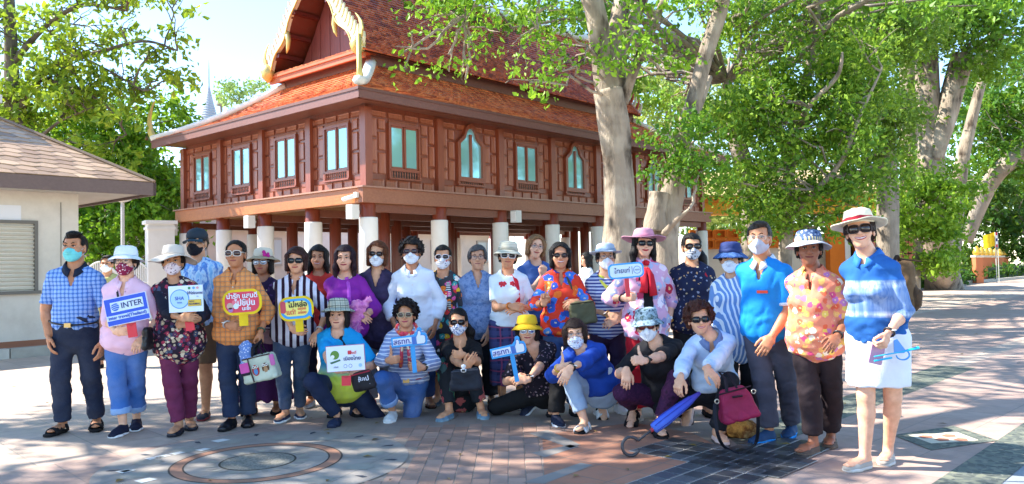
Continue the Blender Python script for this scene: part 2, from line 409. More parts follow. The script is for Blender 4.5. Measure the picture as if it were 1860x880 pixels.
def add_head(F, H, R, s, nb, fem=True, seed=0):
    fr = np.random.RandomState(seed); jw, ch, nz, jl = fr.uniform(0.93, 1.08), fr.uniform(0.9, 1.15), fr.uniform(0.85, 1.2), fr.uniform(-0.004, 0.004)
    def E(c, r, k=0.018, cut=False): F.ell(H + R @ V3(*c) * s, V3(*r) * s, R, k * s, cut)
    def G(a, b, r0, r1, k=0.012): F.seg(H + R @ V3(*a) * s, H + R @ V3(*b) * s, r0 * s if np.isscalar(r0) else tuple(x * s for x in r0), r1 * s if np.isscalar(r1) else tuple(x * s for x in r1), k * s, R @ V3(1, 0, 0))
    E((0, 0.014, 0.033), (0.0745, 0.091, 0.083)); E((0, -0.02, -0.035), ((0.062 if not fem else 0.0605) * jw, 0.066, 0.066), 0.03)
    E((0, -0.045, -0.075 + jl), (0.038 * jw, 0.036, 0.032), 0.03); E((0, -0.066, -0.091 + jl), (0.021, 0.016, 0.016), 0.02)
    for q in (-1, 1):
        E((q * 0.04, -0.052, -0.022), (0.027 * ch, 0.026 * ch, 0.024), 0.02); E((q * 0.029, -0.074, 0.033), (0.026, 0.012, 0.009), 0.014)
        E((q * 0.0315, -0.099, 0.012), (0.021, 0.02, 0.0125), 0.008, True)
        E((q * 0.077, 0.008, -0.006), (0.009, 0.018, 0.031), 0.006); E((q * 0.079, 0.004, -0.03), (0.007, 0.009, 0.011), 0.006)
        E((q * 0.012 * nz, -0.091, -0.0225), (0.0095 * nz, 0.011, 0.008), 0.008)
    G((0, -0.081, 0.018), (0, -0.101, -0.018), 0.0085 * nz, 0.0115 * nz, 0.012); E((0, -0.1, -0.02), (0.011 * nz, 0.011, 0.0095), 0.008)
    E((0, -0.07, -0.052), (0.036, 0.0145, 0.018), 0.02)
    p0 = H + R @ V3(0, 0.028, -0.06) * s; F.seg(p0, nb, ((0.051, 0.053) if fem else (0.058, 0.06)), ((0.06, 0.055) if fem else (0.068, 0.062)), 0.025)

def noise_sin(P, seed, fr, n=6):
    r = np.random.RandomState(seed); o = 0
    for i in range(n): o = o + np.sin(P @ (nrm(r.normal(size=3)) * fr * r.uniform(0.6, 1.5)) + r.uniform(0, 6.3))
    return o / n ** 0.5

def hair_mesh(par, H, R, s, style, mat, hat=False, fringe=0.0, seed=1):
    low = {'short': 0.10, 'mens': 0.10, 'updo': 0.1, 'curly': 0.12, 'bob': 0.17, 'midbob': 0.15, 'long': 0.42, 'pony': 0.3, 'shoulder': 0.22}[style]
    F = Fld(V3(-0.17, -0.15, -low - 0.03), V3(0.17, 0.19, 0.2), 0.0085)
    vol = {'mens': 0.004, 'updo': 0.006, 'short': 0.012, 'curly': 0.028, 'bob': 0.014, 'midbob': 0.016, 'long': 0.012, 'pony': 0.008, 'shoulder': 0.018}[style]
    if hat: vol = min(vol, 0.006)
    F.ell((0, 0.018, 0.036), (0.079 + vol, 0.095 + vol, 0.087 + vol * 1.1), None, 0.0)
    if style == 'mens': F.ell((0, 0.06, 0.0), (0.073, 0.055, 0.07), None, 0.02); F.ell((0.02, -0.045, 0.108), (0.055, 0.04, 0.022), None, 0.02)
    elif style == 'short': F.ell((0, 0.055, -0.005), (0.083, 0.062, 0.085), None, 0.02); [F.ell((q * 0.072, 0.015, -0.005), (0.024, 0.045, 0.05), None, 0.02) for q in (-1, 1)]
    elif style == 'curly': F.ell((0, 0.04, 0.0), (0.102, 0.085, 0.085), None, 0.02); [F.ell((q * 0.082, 0.0, 0.02), (0.034, 0.055, 0.065), None, 0.02) for q in (-1, 1)]
    elif style in ('bob', 'midbob'):
        z = -0.045 if style == 'bob' else -0.025
        F.ell((0, 0.06, z), (0.092, 0.062, 0.095), None, 0.02)
        for q in (-1, 1): F.seg((q * 0.078, 0.0, 0.05), (q * 0.08, -0.005, z - 0.045), (0.026, 0.055), (0.02, 0.045), 0.02, (1, 0, 0))
    elif style in ('long', 'shoulder'):
        z = -low
        F.seg((0, 0.065, 0.03), (0, 0.085, z + 0.02), (0.085, 0.06), (0.085, 0.03), 0.02, (1, 0, 0))
        for q in (-1, 1):
            F.seg((q * 0.076, 0.0, 0.05), (q * 0.085, 0.0, -0.08), (0.024, 0.05), (0.026, 0.045), 0.02, (1, 0, 0)); F.seg((q * 0.085, 0.0, -0.08), (q * 0.092, -0.01, z), (0.026, 0.045), (0.014, 0.022), 0.02, (1, 0, 0))
    elif style == 'pony':
        F.ell((0, 0.06, 0), (0.08, 0.05, 0.08), None, 0.02); F.seg((0.02, 0.1, 0.02), (0.1, 0.1, -0.1), 0.035, 0.045, 0.03); F.seg((0.1, 0.1, -0.1), (0.12, 0.06, -low), 0.045, 0.015, 0.03)
    elif style == 'updo': F.ell((0, 0.1, 0.02), (0.05, 0.04, 0.05), None, 0.02); F.ell((0, 0.05, -0.01), (0.078, 0.055, 0.07), None, 0.02)
    P = F.all(); x, y, z = P[..., 0], P[..., 1], P[..., 2]
    if style == 'curly': F.F -= (0.0085 * noise_sin(P, seed, 230) + 0.006 * noise_sin(P, seed + 5, 110)).astype(np.float32)
    else: F.F -= (0.0028 * np.sin(np.arctan2(x, y + 0.02) * 26 + 3 * np.sin(z * 25 + seed)) + 0.003 * noise_sin(P, seed, 55)).astype(np.float32)
    top = 0.078 - fringe + 0.01 * np.sin(x * 40 + seed) - (np.abs(x) / 0.07) ** 2 * 0.018; wd = 0.064 if style not in ('bob', 'long', 'midbob', 'shoulder') else 0.0585
    face = np.maximum(np.maximum(np.abs(x) - wd - 0.004 * np.sin(z * 60 + seed), z - top), y + 0.022 + 0.0 * z)
    F.F = np.maximum(F.F, -face.astype(np.float32))
    if style in ('mens', 'short', 'updo', 'curly', 'pony'):
        side = np.maximum(-0.012 - 0.0 * z - z if style != 'mens' else 0.012 - z, 0.035 - y) if False else np.maximum(z + (0.012 if style in ('short', 'curly') else -0.012), y - 0.028)
        F.F = np.maximum(F.F, -side.astype(np.float32))
    if hat: F.F = np.maximum(F.F, (z - 0.062).astype(np.float32))
    V, Q = F.mesh()
    if not len(V): return None
    ho = mobj('hair', V * s @ R.T + H, Q, mat, par, True)
    r = np.random.RandomState(seed + 7); n = 260; idx = r.randint(0, len(V), n); p = V[idx]; o = p - V3(0, 0.02, 0.02); o /= np.linalg.norm(o, axis=1, keepdims=True) + 1e-6      # loose strands
    dn = np.stack([r.normal(size=n) * 0.25, r.normal(size=n) * 0.25, -np.ones(n)], 1) if style != 'curly' else r.normal(size=(n, 3)); dn = dn - o * (dn * o).sum(1, keepdims=True) * 0.8; dn /= np.linalg.norm(dn, axis=1, keepdims=True)
    L = r.uniform(0.018, 0.05, (n, 1)) * (0.6 if style in ('mens', 'curly', 'short') else 1.2); sw = np.cross(o, dn) * 0.0016; a = p + o * 0.001; b = p + dn * L * 0.5 + o * r.uniform(0.002, 0.007, (n, 1)); e = p + dn * L + o * r.uniform(0.0, 0.008, (n, 1))
    keep = (e[:, 1] > -0.03) | (e[:, 2] > 0.08) | (np.abs(e[:, 0]) > 0.07); VV = np.stack([a - sw, a + sw, b + sw, b - sw, e], 1)[keep].reshape(-1, 3); i = np.arange(keep.sum())[:, None] * 5
    mobj('hair_strands', VV * s @ R.T + H, [i + np.array([0, 1, 2, 3]), i + np.array([3, 2, 4])], mat, ho)['kind'] = 'stuff'
    return ho

def mask_mesh(par, H, R, s, mat, kind='surgical'):
    F = Fld(V3(-0.1, -0.15, -0.13), V3(0.1, 0.04, 0.03), 0.006)
    F.ell((0, -0.028, -0.047), (0.0685, 0.074, 0.066), None, 0); F.seg((0, -0.09, -0.002), (0, -0.108, -0.03), 0.014, 0.02, 0.02); F.ell((0, -0.06, -0.085), (0.035, 0.033, 0.032), None, 0.02)
    if kind == 'duck': F.seg((0, -0.1, -0.0), (0, -0.115, -0.045), 0.008, 0.01, 0.015); F.seg((0, -0.115, -0.045), (0, -0.09, -0.105), 0.01, 0.008, 0.015)
    P = F.all(); x, y, z = P[..., 0], P[..., 1], P[..., 2]
    if kind == 'surgical': F.F -= (0.0022 * np.sin(z * 330) * (np.abs(x) < 0.055)).astype(np.float32)
    top = 0.0015 - np.abs(x) * 0.42; bot = -0.112 + (np.abs(x) / 0.07) ** 2 * 0.05
    F.F = np.maximum.reduce([F.F, (z - top).astype(np.float32), (bot - z).astype(np.float32), (y - 0.0 + 0.018).astype(np.float32)])
    V, Q = F.mesh(); o = mobj('face_mask', V * s @ R.T + H, Q, mat, par, True)
    m = MB()
    for q in (-1, 1):
        for z0, z1 in ((-0.025, 0.012), (-0.07, -0.034)):
            m.tube([H + R @ V3(*p) * s for p in ((q * 0.062, -0.03, z0), (q * 0.0725, -0.01, (z0 + z1) / 2), (q * 0.08, 0.016, z1))], 0.0017, 4)
    m.build('ear_loop', solid('e8e8e8'), o); return o

def glasses_mesh(par, H, R, s, kind='sun', lens='0c0a0c', fr='101010', sz=1.0, ex=2.6):
    T = lambda p: H + R @ (np.asarray(p, float)) * s
    root = None; m = MB(); a = np.linspace(0, 2 * np.pi, 18, endpoint=False); L = []
    clear = kind == 'clear'
    for q in (-1, 1):
        cx = np.sign(np.cos(a)) * np.abs(np.cos(a)) ** (2 / ex) * 0.0275 * sz; cz = np.sign(np.sin(a)) * np.abs(np.sin(a)) ** (2 / ex) * (0.0215 if not clear else 0.018) * sz
        pts = np.stack([q * 0.034 * (1 if sz < 1.1 else 1.06) + cx, -0.108 + (q * 0.034 + cx) ** 2 * 5.0, 0.008 + cz - 0.06 * np.abs(cx) * (cx * q > 0)], 1); L.append(pts)
        ring = np.concatenate([pts, pts[:2]]); m.tube([T(p) for p in ring], (0.0016 if clear else 0.0036) * s, 6, False)
        hx = q * 0.064 * max(1, sz * 0.97); m.tube([T(p) for p in ((hx, -0.088, 0.016), (q * 0.077, -0.05, 0.016), (q * 0.081, 0.015, 0.008))], (0.0016 if clear else 0.003) * s, 5)
    m.tube([T(p) for p in ((-0.009, -0.106, 0.014), (0, -0.11, 0.016), (0.009, -0.106, 0.014))], 0.0022 * s, 5)
    root = m.build('sunglasses' if not clear else 'spectacles', gloss(fr, 0.3), par, True)
    for pts in L:
        n = len(pts); c = pts.mean(0) + V3(0, -0.003, 0); V = np.concatenate([pts, pts + V3(0, 0.002, 0), [c]]); F = [(i, (i + 1) % n, 2 * n) for i in range(n)] + [(i, n + i, n + (i + 1) % n, (i + 1) % n) for i in range(n)]
        mobj('lens', V * s @ R.T + H, F, clear_glass() if clear else gloss(lens, 0.08, 1.0 if kind == 'mirror' else 0.0, 0.7), root, True)
    return root
@cached
def clear_glass(tintc='ffffff'):
    s = NT('clear_glass'); return s.done(lin(tintc), 0.05, 0.5, **{'Alpha': 0.12})

def eyes(par, H, R, s, brow='1a1210'):
    T = lambda p: H + R @ (V3(*p)) * s
    b = MB()
    for q in (-1, 1):
        e = MB(); e.lathe([(0.0005, -0.0085), (0.005, -0.0065), (0.0115, 0), (0.005, 0.0055), (0.0005, 0.0068)], 12, R @ rot('X', 0), T((q * 0.031, -0.0765, 0.0105)), fn=lambda V: V * V3(1, 0.95, 0.62) * s)
        eo = e.build('eye', gloss('cfc6be', 0.25), par, True)
        i = MB(); i.lathe([(0.0005, -0.003), (0.0052, -0.001), (0.0052, 0.001), (0.0005, 0.003)], 10, R @ rot('X', 90), T((q * 0.031, -0.0868, 0.0105)), fn=lambda V: V * s); i.build('iris', gloss('140c08', 0.2), eo, True)
        l = MB(); l.tube([T(p) for p in ((q * 0.016, -0.083, 0.013), (q * 0.03, -0.0885, 0.0185), (q * 0.046, -0.079, 0.0135))], [0.002 * s, 0.0032 * s, 0.0018 * s], 5); l.build('eyelid', gloss('2a1610', 0.5), eo)
        b.tube([T(p) for p in ((q * 0.014, -0.087, 0.031), (q * 0.03, -0.0885, 0.038), (q * 0.05, -0.072, 0.033))], [0.0028 * s, 0.0036 * s, 0.0016 * s], 5)
    b.build('eyebrows', solid(brow), par)
def mouth(par, H, R, s, smile=0.5, col='a8473f'):
    T = lambda p: H + R @ (V3(*p)) * s
    w = 0.026 + 0.009 * smile; up = 0.008 * smile; o = 0.0055 * max(0, smile - 0.4)
    m = MB(); X = np.linspace(-1, 1, 11); yy = lambda x: -0.0906 + 6.8 * (x * w) ** 2
    m.tube([T((x * w, yy(x), -0.049 + up * x * x + o - 0.0012 * math.exp(-(x / 0.2) ** 2))) for x in X], [(0.0014 + 0.0036 * (1 - abs(x) ** 1.6)) * s for x in X], 6, True, 0.75)
    m.tube([T((x * w, yy(x) + 0.001, -0.0545 + up * 1.3 * x * x - o)) for x in X], [(0.0014 + 0.0046 * (1 - abs(x) ** 1.6)) * s for x in X], 6, True, 0.75)
    mo = m.build('lips', gloss(col, 0.5, 0.0, 0.3), par, True)
    MB().tube([T((x * w * 1.02, yy(x) - 0.0006, -0.0518 + up * 1.15 * x * x)) for x in X], [(0.0006 + 0.0009 * (1 - abs(x))) * s for x in X], 5).build('mouth_line', gloss('4a1c1a', 0.6), mo)
    if smile > 0.55:
        t = MB(); t.tube([T((x * w * 0.86, yy(x) - 0.001, -0.0515 + up * 1.15 * x * x)) for x in X], [(0.0012 + 0.0042 * (smile - 0.4) * 1.6 * (1 - 0.7 * abs(x))) * s for x in X], 6); t.build('teeth', gloss('e4ded4', 0.3), mo, True)
def hat_mesh(par, H, R, s, crown=0.105, r_top=0.085, r_band=0.1, brim=0.06, droop=0.03, mat=None, band=None, wave=0.0, base=0.045, seed=3, dome=0.35, brimmat=None, flower=None, curl=0.0, tiltx=0):
    Rh = R @ rot('X', -6 + tiltx); c = H + R @ V3(0, 0.012, base) * s; rr = np.random.RandomState(seed); ph = rr.uniform(0, 6.3, 4)
    def shp(V):
        V = V.copy(); r = np.hypot(V[:, 0], V[:, 1]); a = np.arctan2(V[:, 1], V[:, 0]); k = np.clip((r - r_band) / max(brim, 0.01), 0, 1.3)
        V[:, 2] += wave * k * (np.sin(2 * a + ph[0]) * 0.7 + np.sin(3 * a + ph[1]) * 0.5 + np.sin(5 * a + ph[2]) * 0.25) + curl * k * np.abs(np.cos(a)) ** 2
        V[:, 2] += 0.0022 * np.sin(7 * a + ph[3] + V[:, 2] * 60); return V * V3(0.93, 1.1, 1) * s
    z1 = crown; m = MB(); t = 0.003; N = 36
    pr = [(r_band, 0.0), (r_band * 0.985 + r_top * 0.015, z1 * 0.3), (r_band * 0.45 + r_top * 0.55, z1 * 0.65), (r_top, z1 * 0.86), (r_top * (0.62 + dome * 0.35), z1 * (0.955)), (r_top * 0.45, z1 * 0.99), (r_top * 0.05, z1 * (1.0 - 0.04 * (dome < 0.2)))]
    m.lathe(pr, N, Rh, c, shp); crow = m.build('hat', mat, par, True)
    b = MB(); K = [0, 0.3, 0.6, 0.85, 1.0]
    out = [(r_band - 0.004 + brim * k, 0.006 - droop * k ** 1.2 + t) for k in K]; inn = [(r, z - 2 * t) for r, z in out[::-1]]
    b.lathe(out + inn, N, Rh, c, shp, close=True); b.build('hat_brim', brimmat or mat, crow, True)
    if band is not None:
        g = MB(); g.lathe([(r_band + 0.001, 0.006), (r_band + 0.0035, 0.01), (r_band + 0.0025, 0.034), (r_band - 0.002, 0.036)], N, Rh, c, shp); g.build('hat_band', band, crow, True)
    if flower is not None:
        g = MB()
        for i in range(9):
            d = rr.normal(size=3) * 0.014; g.lathe([(0.001, -0.004), (0.016, 0), (0.013, 0.006), (0.001, 0.004)], 9, R @ rot('X', 70 + rr.uniform(-30, 30)) @ rot('Z', i * 40), H + R @ V3(0.055, -0.085, 0.085) * s + d)
        g.build('hat_flower', flower, crow, True)
    return crow
def cap_mesh(par, H, R, s, mat, brimmat):
    m = MB(); c = H + R @ V3(0, 0.012, 0.04) * s; sh = lambda V: V * V3(0.94, 1.12, 1) * s; Rh = R @ rot('X', 4)
    m.lathe([(0.093, -0.004), (0.094, 0.03), (0.084, 0.06), (0.06, 0.082), (0.03, 0.092), (0.008, 0.094), (0.007, 0.099), (0.001, 0.1)], 28, Rh, c, sh); o = m.build('cap', mat, par, True)
    V = []; n = 13
    for j, (r, z) in enumerate(((0.088, 0.0), (0.115, 0.0), (0.15, -0.012))):
        for i in range(n):
            a = rad(-152 + 124 * i / (n - 1)); k = 1 if j == 0 else 1 - 0.25 * (abs(i - 6) / 6) ** 2
            V.append((r * k * math.cos(a) * 0.94, r * k * math.sin(a) * 1.12, z - 0.028 * (abs(i - 6) / 6) ** 2 * (j > 0)))
    V = np.array(V); k = len(V); V = np.concatenate([V, V - V3(0, 0, 0.004)])
    F = [(j * n + i, j * n + i + 1, (j + 1) * n + i + 1, (j + 1) * n + i) for j in range(2) for i in range(n - 1)]; F = F + [tuple(x + k for x in f[::-1]) for f in F]
    edge = [2 * n + i for i in range(n)]; F += [(edge[i], edge[i] + k, edge[i + 1] + k, edge[i + 1]) for i in range(n - 1)]
    mobj('cap_peak', V * s @ Rh.T + c, F, brimmat, o, True); return o

def shoe_mesh(par, A, toe, L, kind, mat, sole=None, pitch=0.0, hgt=0.075, z0=0.0):
    """A ankle point, toe direction (horizontal unit); heel lifted by pitch degrees about the toe"""
    toe = nrm(V3(toe[0], toe[1], 0)); side = V3(-toe[1], toe[0], 0); w = 0.043
    heel = V3(A[0], A[1], z0) - toe * 0.045; tip = heel + toe * L
    Rp = np.eye(3)
    if pitch: Rp = np.array(Matrix.Rotation(rad(pitch), 3, Vector(np.cross(V3(0, 0, 1), toe))))
    piv = tip - toe * 0.075; Tf = lambda p: piv + Rp @ (np.asarray(p) - piv)
    def fp(F, e, zt, top=True):
        F.seg(heel + toe * 0.035 + V3(0, 0, zt * 0.45), heel + toe * L * 0.6 + V3(0, 0, zt * 0.36), (0.034 + e, zt * 0.5 + e), (w + e, zt * 0.42 + e), 0.02, side)
        F.seg(heel + toe * L * 0.6 + V3(0, 0, zt * 0.36), tip - toe * 0.04 + V3(0, 0, zt * 0.3), (w + e, zt * 0.42 + e), (0.035 + e, zt * 0.32 + e), 0.02, side)
    lo = np.minimum(heel, tip) - 0.08; hi = np.maximum(heel, tip) + 0.08; lo[2] = z0 - 0.02; hi[2] = z0 + 0.14
    F = Fld(lo, hi, 0.009); sd = None
    if kind in ('sneaker', 'loafer', 'boot', 'croc', 'slip'):
        fp(F, 0.004, hgt * 0.95)
        if kind in ('sneaker', 'boot'): F.seg(heel + toe * 0.045 + V3(0, 0, 0.045), heel + toe * 0.05 + V3(0, 0, hgt * 1.12), 0.036, 0.036, 0.03, side, False, True); F.seg(heel + toe * 0.08 + V3(0, 0, 0.06), heel + toe * 0.15 + V3(0, 0, 0.045), 0.028, 0.026, 0.02)
        if kind in ('loafer', 'slip'): F.ell(heel + toe * 0.06 + V3(0, 0, hgt + 0.004), (0.042, 0.042, 0.028), None, 0.008, True)
        P = F.all(); F.F = np.maximum(F.F, (z0 + 0.014 - P[..., 2]).astype(np.float32))
        V, Q = F.mesh(); V = np.array([Tf(v) for v in V]) if pitch else V
        sh = mobj('shoe', V, Q, mat, par, True)
    else:
        sh = None
    G = Fld(lo, hi, 0.009); fp(G, 0.008, 0.05); P = G.all(); G.F = np.maximum.reduce([G.F, (P[..., 2] - z0 - (0.026 if kind != 'wedge' else 0.05)).astype(np.float32), (z0 + 0.001 - P[..., 2]).astype(np.float32)])
    V, Q = G.mesh(); V = np.array([Tf(v) for v in V]) if pitch else V
    so_ = mobj('sole' if sh is not None else 'sandal', V, Q, sole or solid('1a1a1a'), sh if sh is not None else par, True)
    if sh is None:
        for k, (u, wd) in enumerate(((0.62, 0.032), (0.46, 0.022), (0.18, 0.02))):
            m = MB(); c = heel + toe * L * u; hh = 0.062 - 0.03 * u + (0.016 if k == 2 else 0)
            a = np.linspace(0, np.pi, 9); pts = [c + side * math.cos(t) * 0.049 + V3(0, 0, 0.016 + hh * math.sin(t)) for t in a]
            for dx in (-wd / 2, 0, wd / 2): m.tube([Tf(p + toe * dx) for p in pts], wd * 0.36, 5)
            m.build('sandal_strap', mat, so_, True)
    return sh if sh is not None else so_
# ---------------------------------------------------------------- the stilt house
ANG = 41.3
UX = V3(math.sin(rad(ANG)), math.cos(rad(ANG)), 0); VX = V3(-math.cos(rad(ANG)), math.sin(rad(ANG)), 0)
C0 = V3(-3.26, 18.0, 0)
RU = rad(90 - ANG)                    # rotation that turns local x to the long side
def W(u, v, z): return C0 + UX * u + VX * v + V3(0, 0, z)
RH = np.stack([UX, VX, V3(0, 0, 1)], 1)   # house frame: x along the long side, y along the short side
@cached
def wood(c, c2, rough=0.34, scale=1.0, ax=2):
    s = NT('varnished_wood'); sc = [14, 14, 14]; sc[ax] = 1.2
    v = s.n('Mapping', {'Vector': s.tc(), 'Scale': tuple(q * scale for q in sc)}).outputs[0]
    n = s.math('ADD', s.math('MULTIPLY', s.noise(1.6, 5, 0.62, v), 0.7), s.math('MULTIPLY', s.noise(0.8, 3), 0.3)); s.bump(n, 0.15, 0.01)
    return s.done(s.ramp(n, [(0.3, lin(c)), (0.68, lin(c2))]), rough, 0.65)
@cached
def plaster(c, dirt='8a8274', amt=0.25, rough=0.85):
    s = NT('painted_plaster'); n = s.noise(1.3, 5, 0.65); f = s.ramp(n, [(0.45, (0, 0, 0, 1)), (0.75, (amt, amt, amt, 1))]); s.bump(s.noise(30, 4), 0.08, 0.01)
    return s.done(s.mix(f, lin(c), lin(dirt)), rough, 0.2)
@cached
def tiles_mat(*cols):
    s = NT('roof_tiles'); r = s.n('NewGeometry').outputs['Random Per Island']; k = len(cols)
    c = s.ramp(s.math('ADD', s.math('MULTIPLY', r, 0.75), s.math('MULTIPLY', s.noise(0.8, 4), 0.25)), [(0.1 + 0.85 * i / (k - 1), lin(q)) for i, q in enumerate(cols)])
    s.bump(s.noise(25, 3), 0.2, 0.01)
    return s.done(s.mix(s.ramp(s.noise(9, 4), [(0.55, (0, 0, 0, 1)), (0.8, (0.35,) * 3 + (1,))]), c, lin('6a5a4c')), 0.42, 0.5)
WD, WD2, WPOST = wood('84422e', 'a65c40'), wood('8e4a34', 'b06646'), wood('7e3c2a', '9c5236')
WBEAM = wood('9c5630', 'bc743e', 0.4, 1.0, 0); WGAP = wood('743626', '904a30'); GLASS = gloss('a4e2e6', 0.06, 0.4, 0.9); WSHADE = wood('5e3226', '784636', 0.45)  # pane glass: bright sky reflection put into a pale cyan base colour
EAVE = wood('6a4038', '815046', 0.5, 1.0, 0); GOLD = gloss('dcc478', 0.4, 0.5); WHITE_P = plaster('e9e7e2', 'a8a090', 0.2); GILT = gloss('efe4c0', 0.35, 0.3)
ZB0, ZB1, ZW, ZE, ZR = 2.82, 3.15, 5.0, 5.22, 6.32
BAY = 2.24; NU, NV = 7, 4; LU, LV = BAY * NU, BAY * 0.95 * NV; BV = BAY * 0.95
house = thing('stilt_house', 'red brown wooden house on white based columns under a steep tiled roof', 'house', W(0, 0, 0))
PANEL = {}
def panel_mesh(w, h):
    k = (round(w, 3), round(h, 3))
    if k not in PANEL:
        m = MB(); b = 0.028; x, z = w / 2, h / 2
        V = [(-x, 0, -z), (x, 0, -z), (x, 0, z), (-x, 0, z), (-x, -0.026, -z), (x, -0.026, -z), (x, -0.026, z), (-x, -0.026, z), (-x + b, -0.012, -z + b), (x - b, -0.012, -z + b), (x - b, -0.012, z - b), (-x + b, -0.012, z - b)]
        F = [(0, 1, 5, 4), (1, 2, 6, 5), (2, 3, 7, 6), (3, 0, 4, 7), (4, 5, 9, 8), (5, 6, 10, 9), (6, 7, 11, 10), (7, 4, 8, 11), (8, 9, 10, 11)]
        PANEL[k] = mk_mesh('wall_panel', np.array(V), F)
    return PANEL[k]
BAL = MB(); BAL.lathe([(0.014, 0), (0.014, 0.02), (0.007, 0.05), (0.017, 0.11), (0.008, 0.15), (0.015, 0.19), (0.014, 0.2)], 7); BALM = mk_mesh('baluster', np.concatenate(BAL.V), BAL.F, True)
def ogee(w, h, n=10):
    P = [(-w, -h), (w, -h), (w, h * 0.28)]
    for i in range(n + 1): t = i / n; P.append((w * (1 - t) ** 0.55 * (1 - 0.22 * math.sin(math.pi * t) + 0.1 * math.sin(3 * math.pi * t) * (1 - t)), h * (0.3 + 0.7 * t ** 1.15)))
    L = [(-x, z) for x, z in P[3:-1]][::-1]; return P + L + [(-w, h * 0.28)]
def side_wall(face, i):
    """one bay of panelling; local x across the bay, -y outwards"""
    mat, pm = (WD, WD2) if face == 'u' else (WD, WD2)
    if face == 'u': c = W((i + 0.5) * BAY, 0, 0); rz = RU
    else: c = W(0, (i + 0.5) * BV, 0); rz = RU - math.pi / 2
    R = np.array(Matrix.Rotation(rz, 3, 'Z')); L = lambda x, y, z: c + R @ V3(x, y, z)
    h = ZW - ZB1; arch = face == 'u' and i in (1, 3, 5)
    wl = MB().box(L(0, 0.09, ZB1 + h / 2 + 0.05), (BAY if face == 'u' else BV, 0.14, h + 0.1), R).build('wall', WGAP, house)
    def pan(x, z, w_, h_): place('wall_panel', panel_mesh(w_, h_), pm, wl, L(x, 0.02, ZB1 + z), rz)
    for k in range(5): pan(-0.78 + 0.39 * k, 0.145, 0.33, 0.19)
    for k in range(4): pan(-0.75 + 0.5 * k, h - 0.1, 0.42, 0.13)
    for q in (-1, 1):
        for z0, z1 in ((0.37, 0.6), (0.66, 1.15), (1.21, h - 0.21)): pan(q * 0.9, (z0 + z1) / 2, 0.17, z1 - z0)
        for z0, z1 in ((0.37, 0.86), (0.92, 1.34), (1.40, h - 0.21)): pan(q * 0.66, (z0 + z1) / 2, 0.2, z1 - z0)
    pan(0, h - 0.25 if not arch else h - 0.2, 0.9 if not arch else 0.3, 0.1)
    wf = MB(); cz = ZB1 + 1.02; hw, hh = 0.46, 0.53
    if not arch:
        for x, z, a, b in ((-hw, 0, 0.06, 2 * hh + 0.06), (hw, 0, 0.06, 2 * hh + 0.06), (0, hh, 2 * hw - 0.06, 0.06), (0, -hh, 2 * hw - 0.06, 0.06)): wf.box(L(x, -0.02, cz + z), (a, 0.08, b), R)
        for q in (-1, 1):
            for x, z, a, b in ((q * 0.045, 0, 0.02, 2 * hh - 0.1), (q * 0.405, 0, 0.03, 2 * hh - 0.1), (q * 0.22, hh - 0.05, 0.33, 0.04), (q * 0.22, -hh + 0.05, 0.33, 0.04)): wf.box(L(x, -0.0, cz + z), (a, 0.06, b), R)
        wf.box(L(0, -0.012, cz), (0.05, 0.08, 2 * hh - 0.085), R)
    else:
        o, n_ = ogee(0.5, 0.76), ogee(0.4, 0.64); K = len(o); V = []
        for (P, y) in ((o, -0.08), (n_, -0.08), (n_, 0.02), (o, 0.02)): V += [L(x, y, cz + 0.1 + z) for x, z in P]
        F = []
        for a in range(K):
            b = (a + 1) % K
            for r in range(4): r2 = (r + 1) % 4; F.append((r * K + a, r * K + b, r2 * K + b, r2 * K + a))
        wf.add(V, F); wf.box(L(0, -0.03, cz + 0.0), (0.07, 0.06, 1.15), R)
    win = wf.build('window', WPOST, house)
    for q in (-1, 1):
        if not arch: mb = MB().box(L(q * 0.22, -0.002, cz), (0.36, 0.012, 2 * hh - 0.1), R)
        else:
            P = ogee(0.41, 0.65); P = [p for p in P if p[0] * q >= -0.001] ; P = P if q < 0 else P
            xs = [(x, z) for x, z in P]; 
            if q > 0: xs = [(0.001, -0.65)] + xs
            else: xs = xs + [(-0.001, -0.65)] if xs[-1] != (-0.001, -0.65) else xs
            ang = sorted(xs, key=lambda p: math.atan2(p[1] + 0.1, p[0] - q * 0.15)); mb = MB().prism(ang, 0.012, R, L(0, -0.004, cz + 0.1))
        mb.build('pane', GLASS, win)
    bz = ZB1 + 0.255
    rl = MB().box(L(0, -0.035, bz + 0.025), (1.0, 0.1, 0.035), R); rl.box(L(0, -0.03, bz - 0.0), (1.0, 0.02, 0.01), R)
    rl.build('window_sill', WPOST, win)
    MB().box(L(0, 0.012, bz + 0.12), (0.94, 0.012, 0.22), R).build('sill_backing', wood('3c1812', '4e2016'), win)
    for q in (-1, 1): MB().box(L(q * 0.465, -0.02, bz + 0.14), (0.06, 0.08, 0.2), R).build('sill_post', WPOST, win)
    for k in range(11): place('baluster', BALM, WD2, win, L(-0.4 + 0.08 * k, -0.045, bz + 0.045), rz, (1, 1, 0.88))
for i in range(NU): side_wall('u', i)
for i in range(NV): side_wall('v', i)
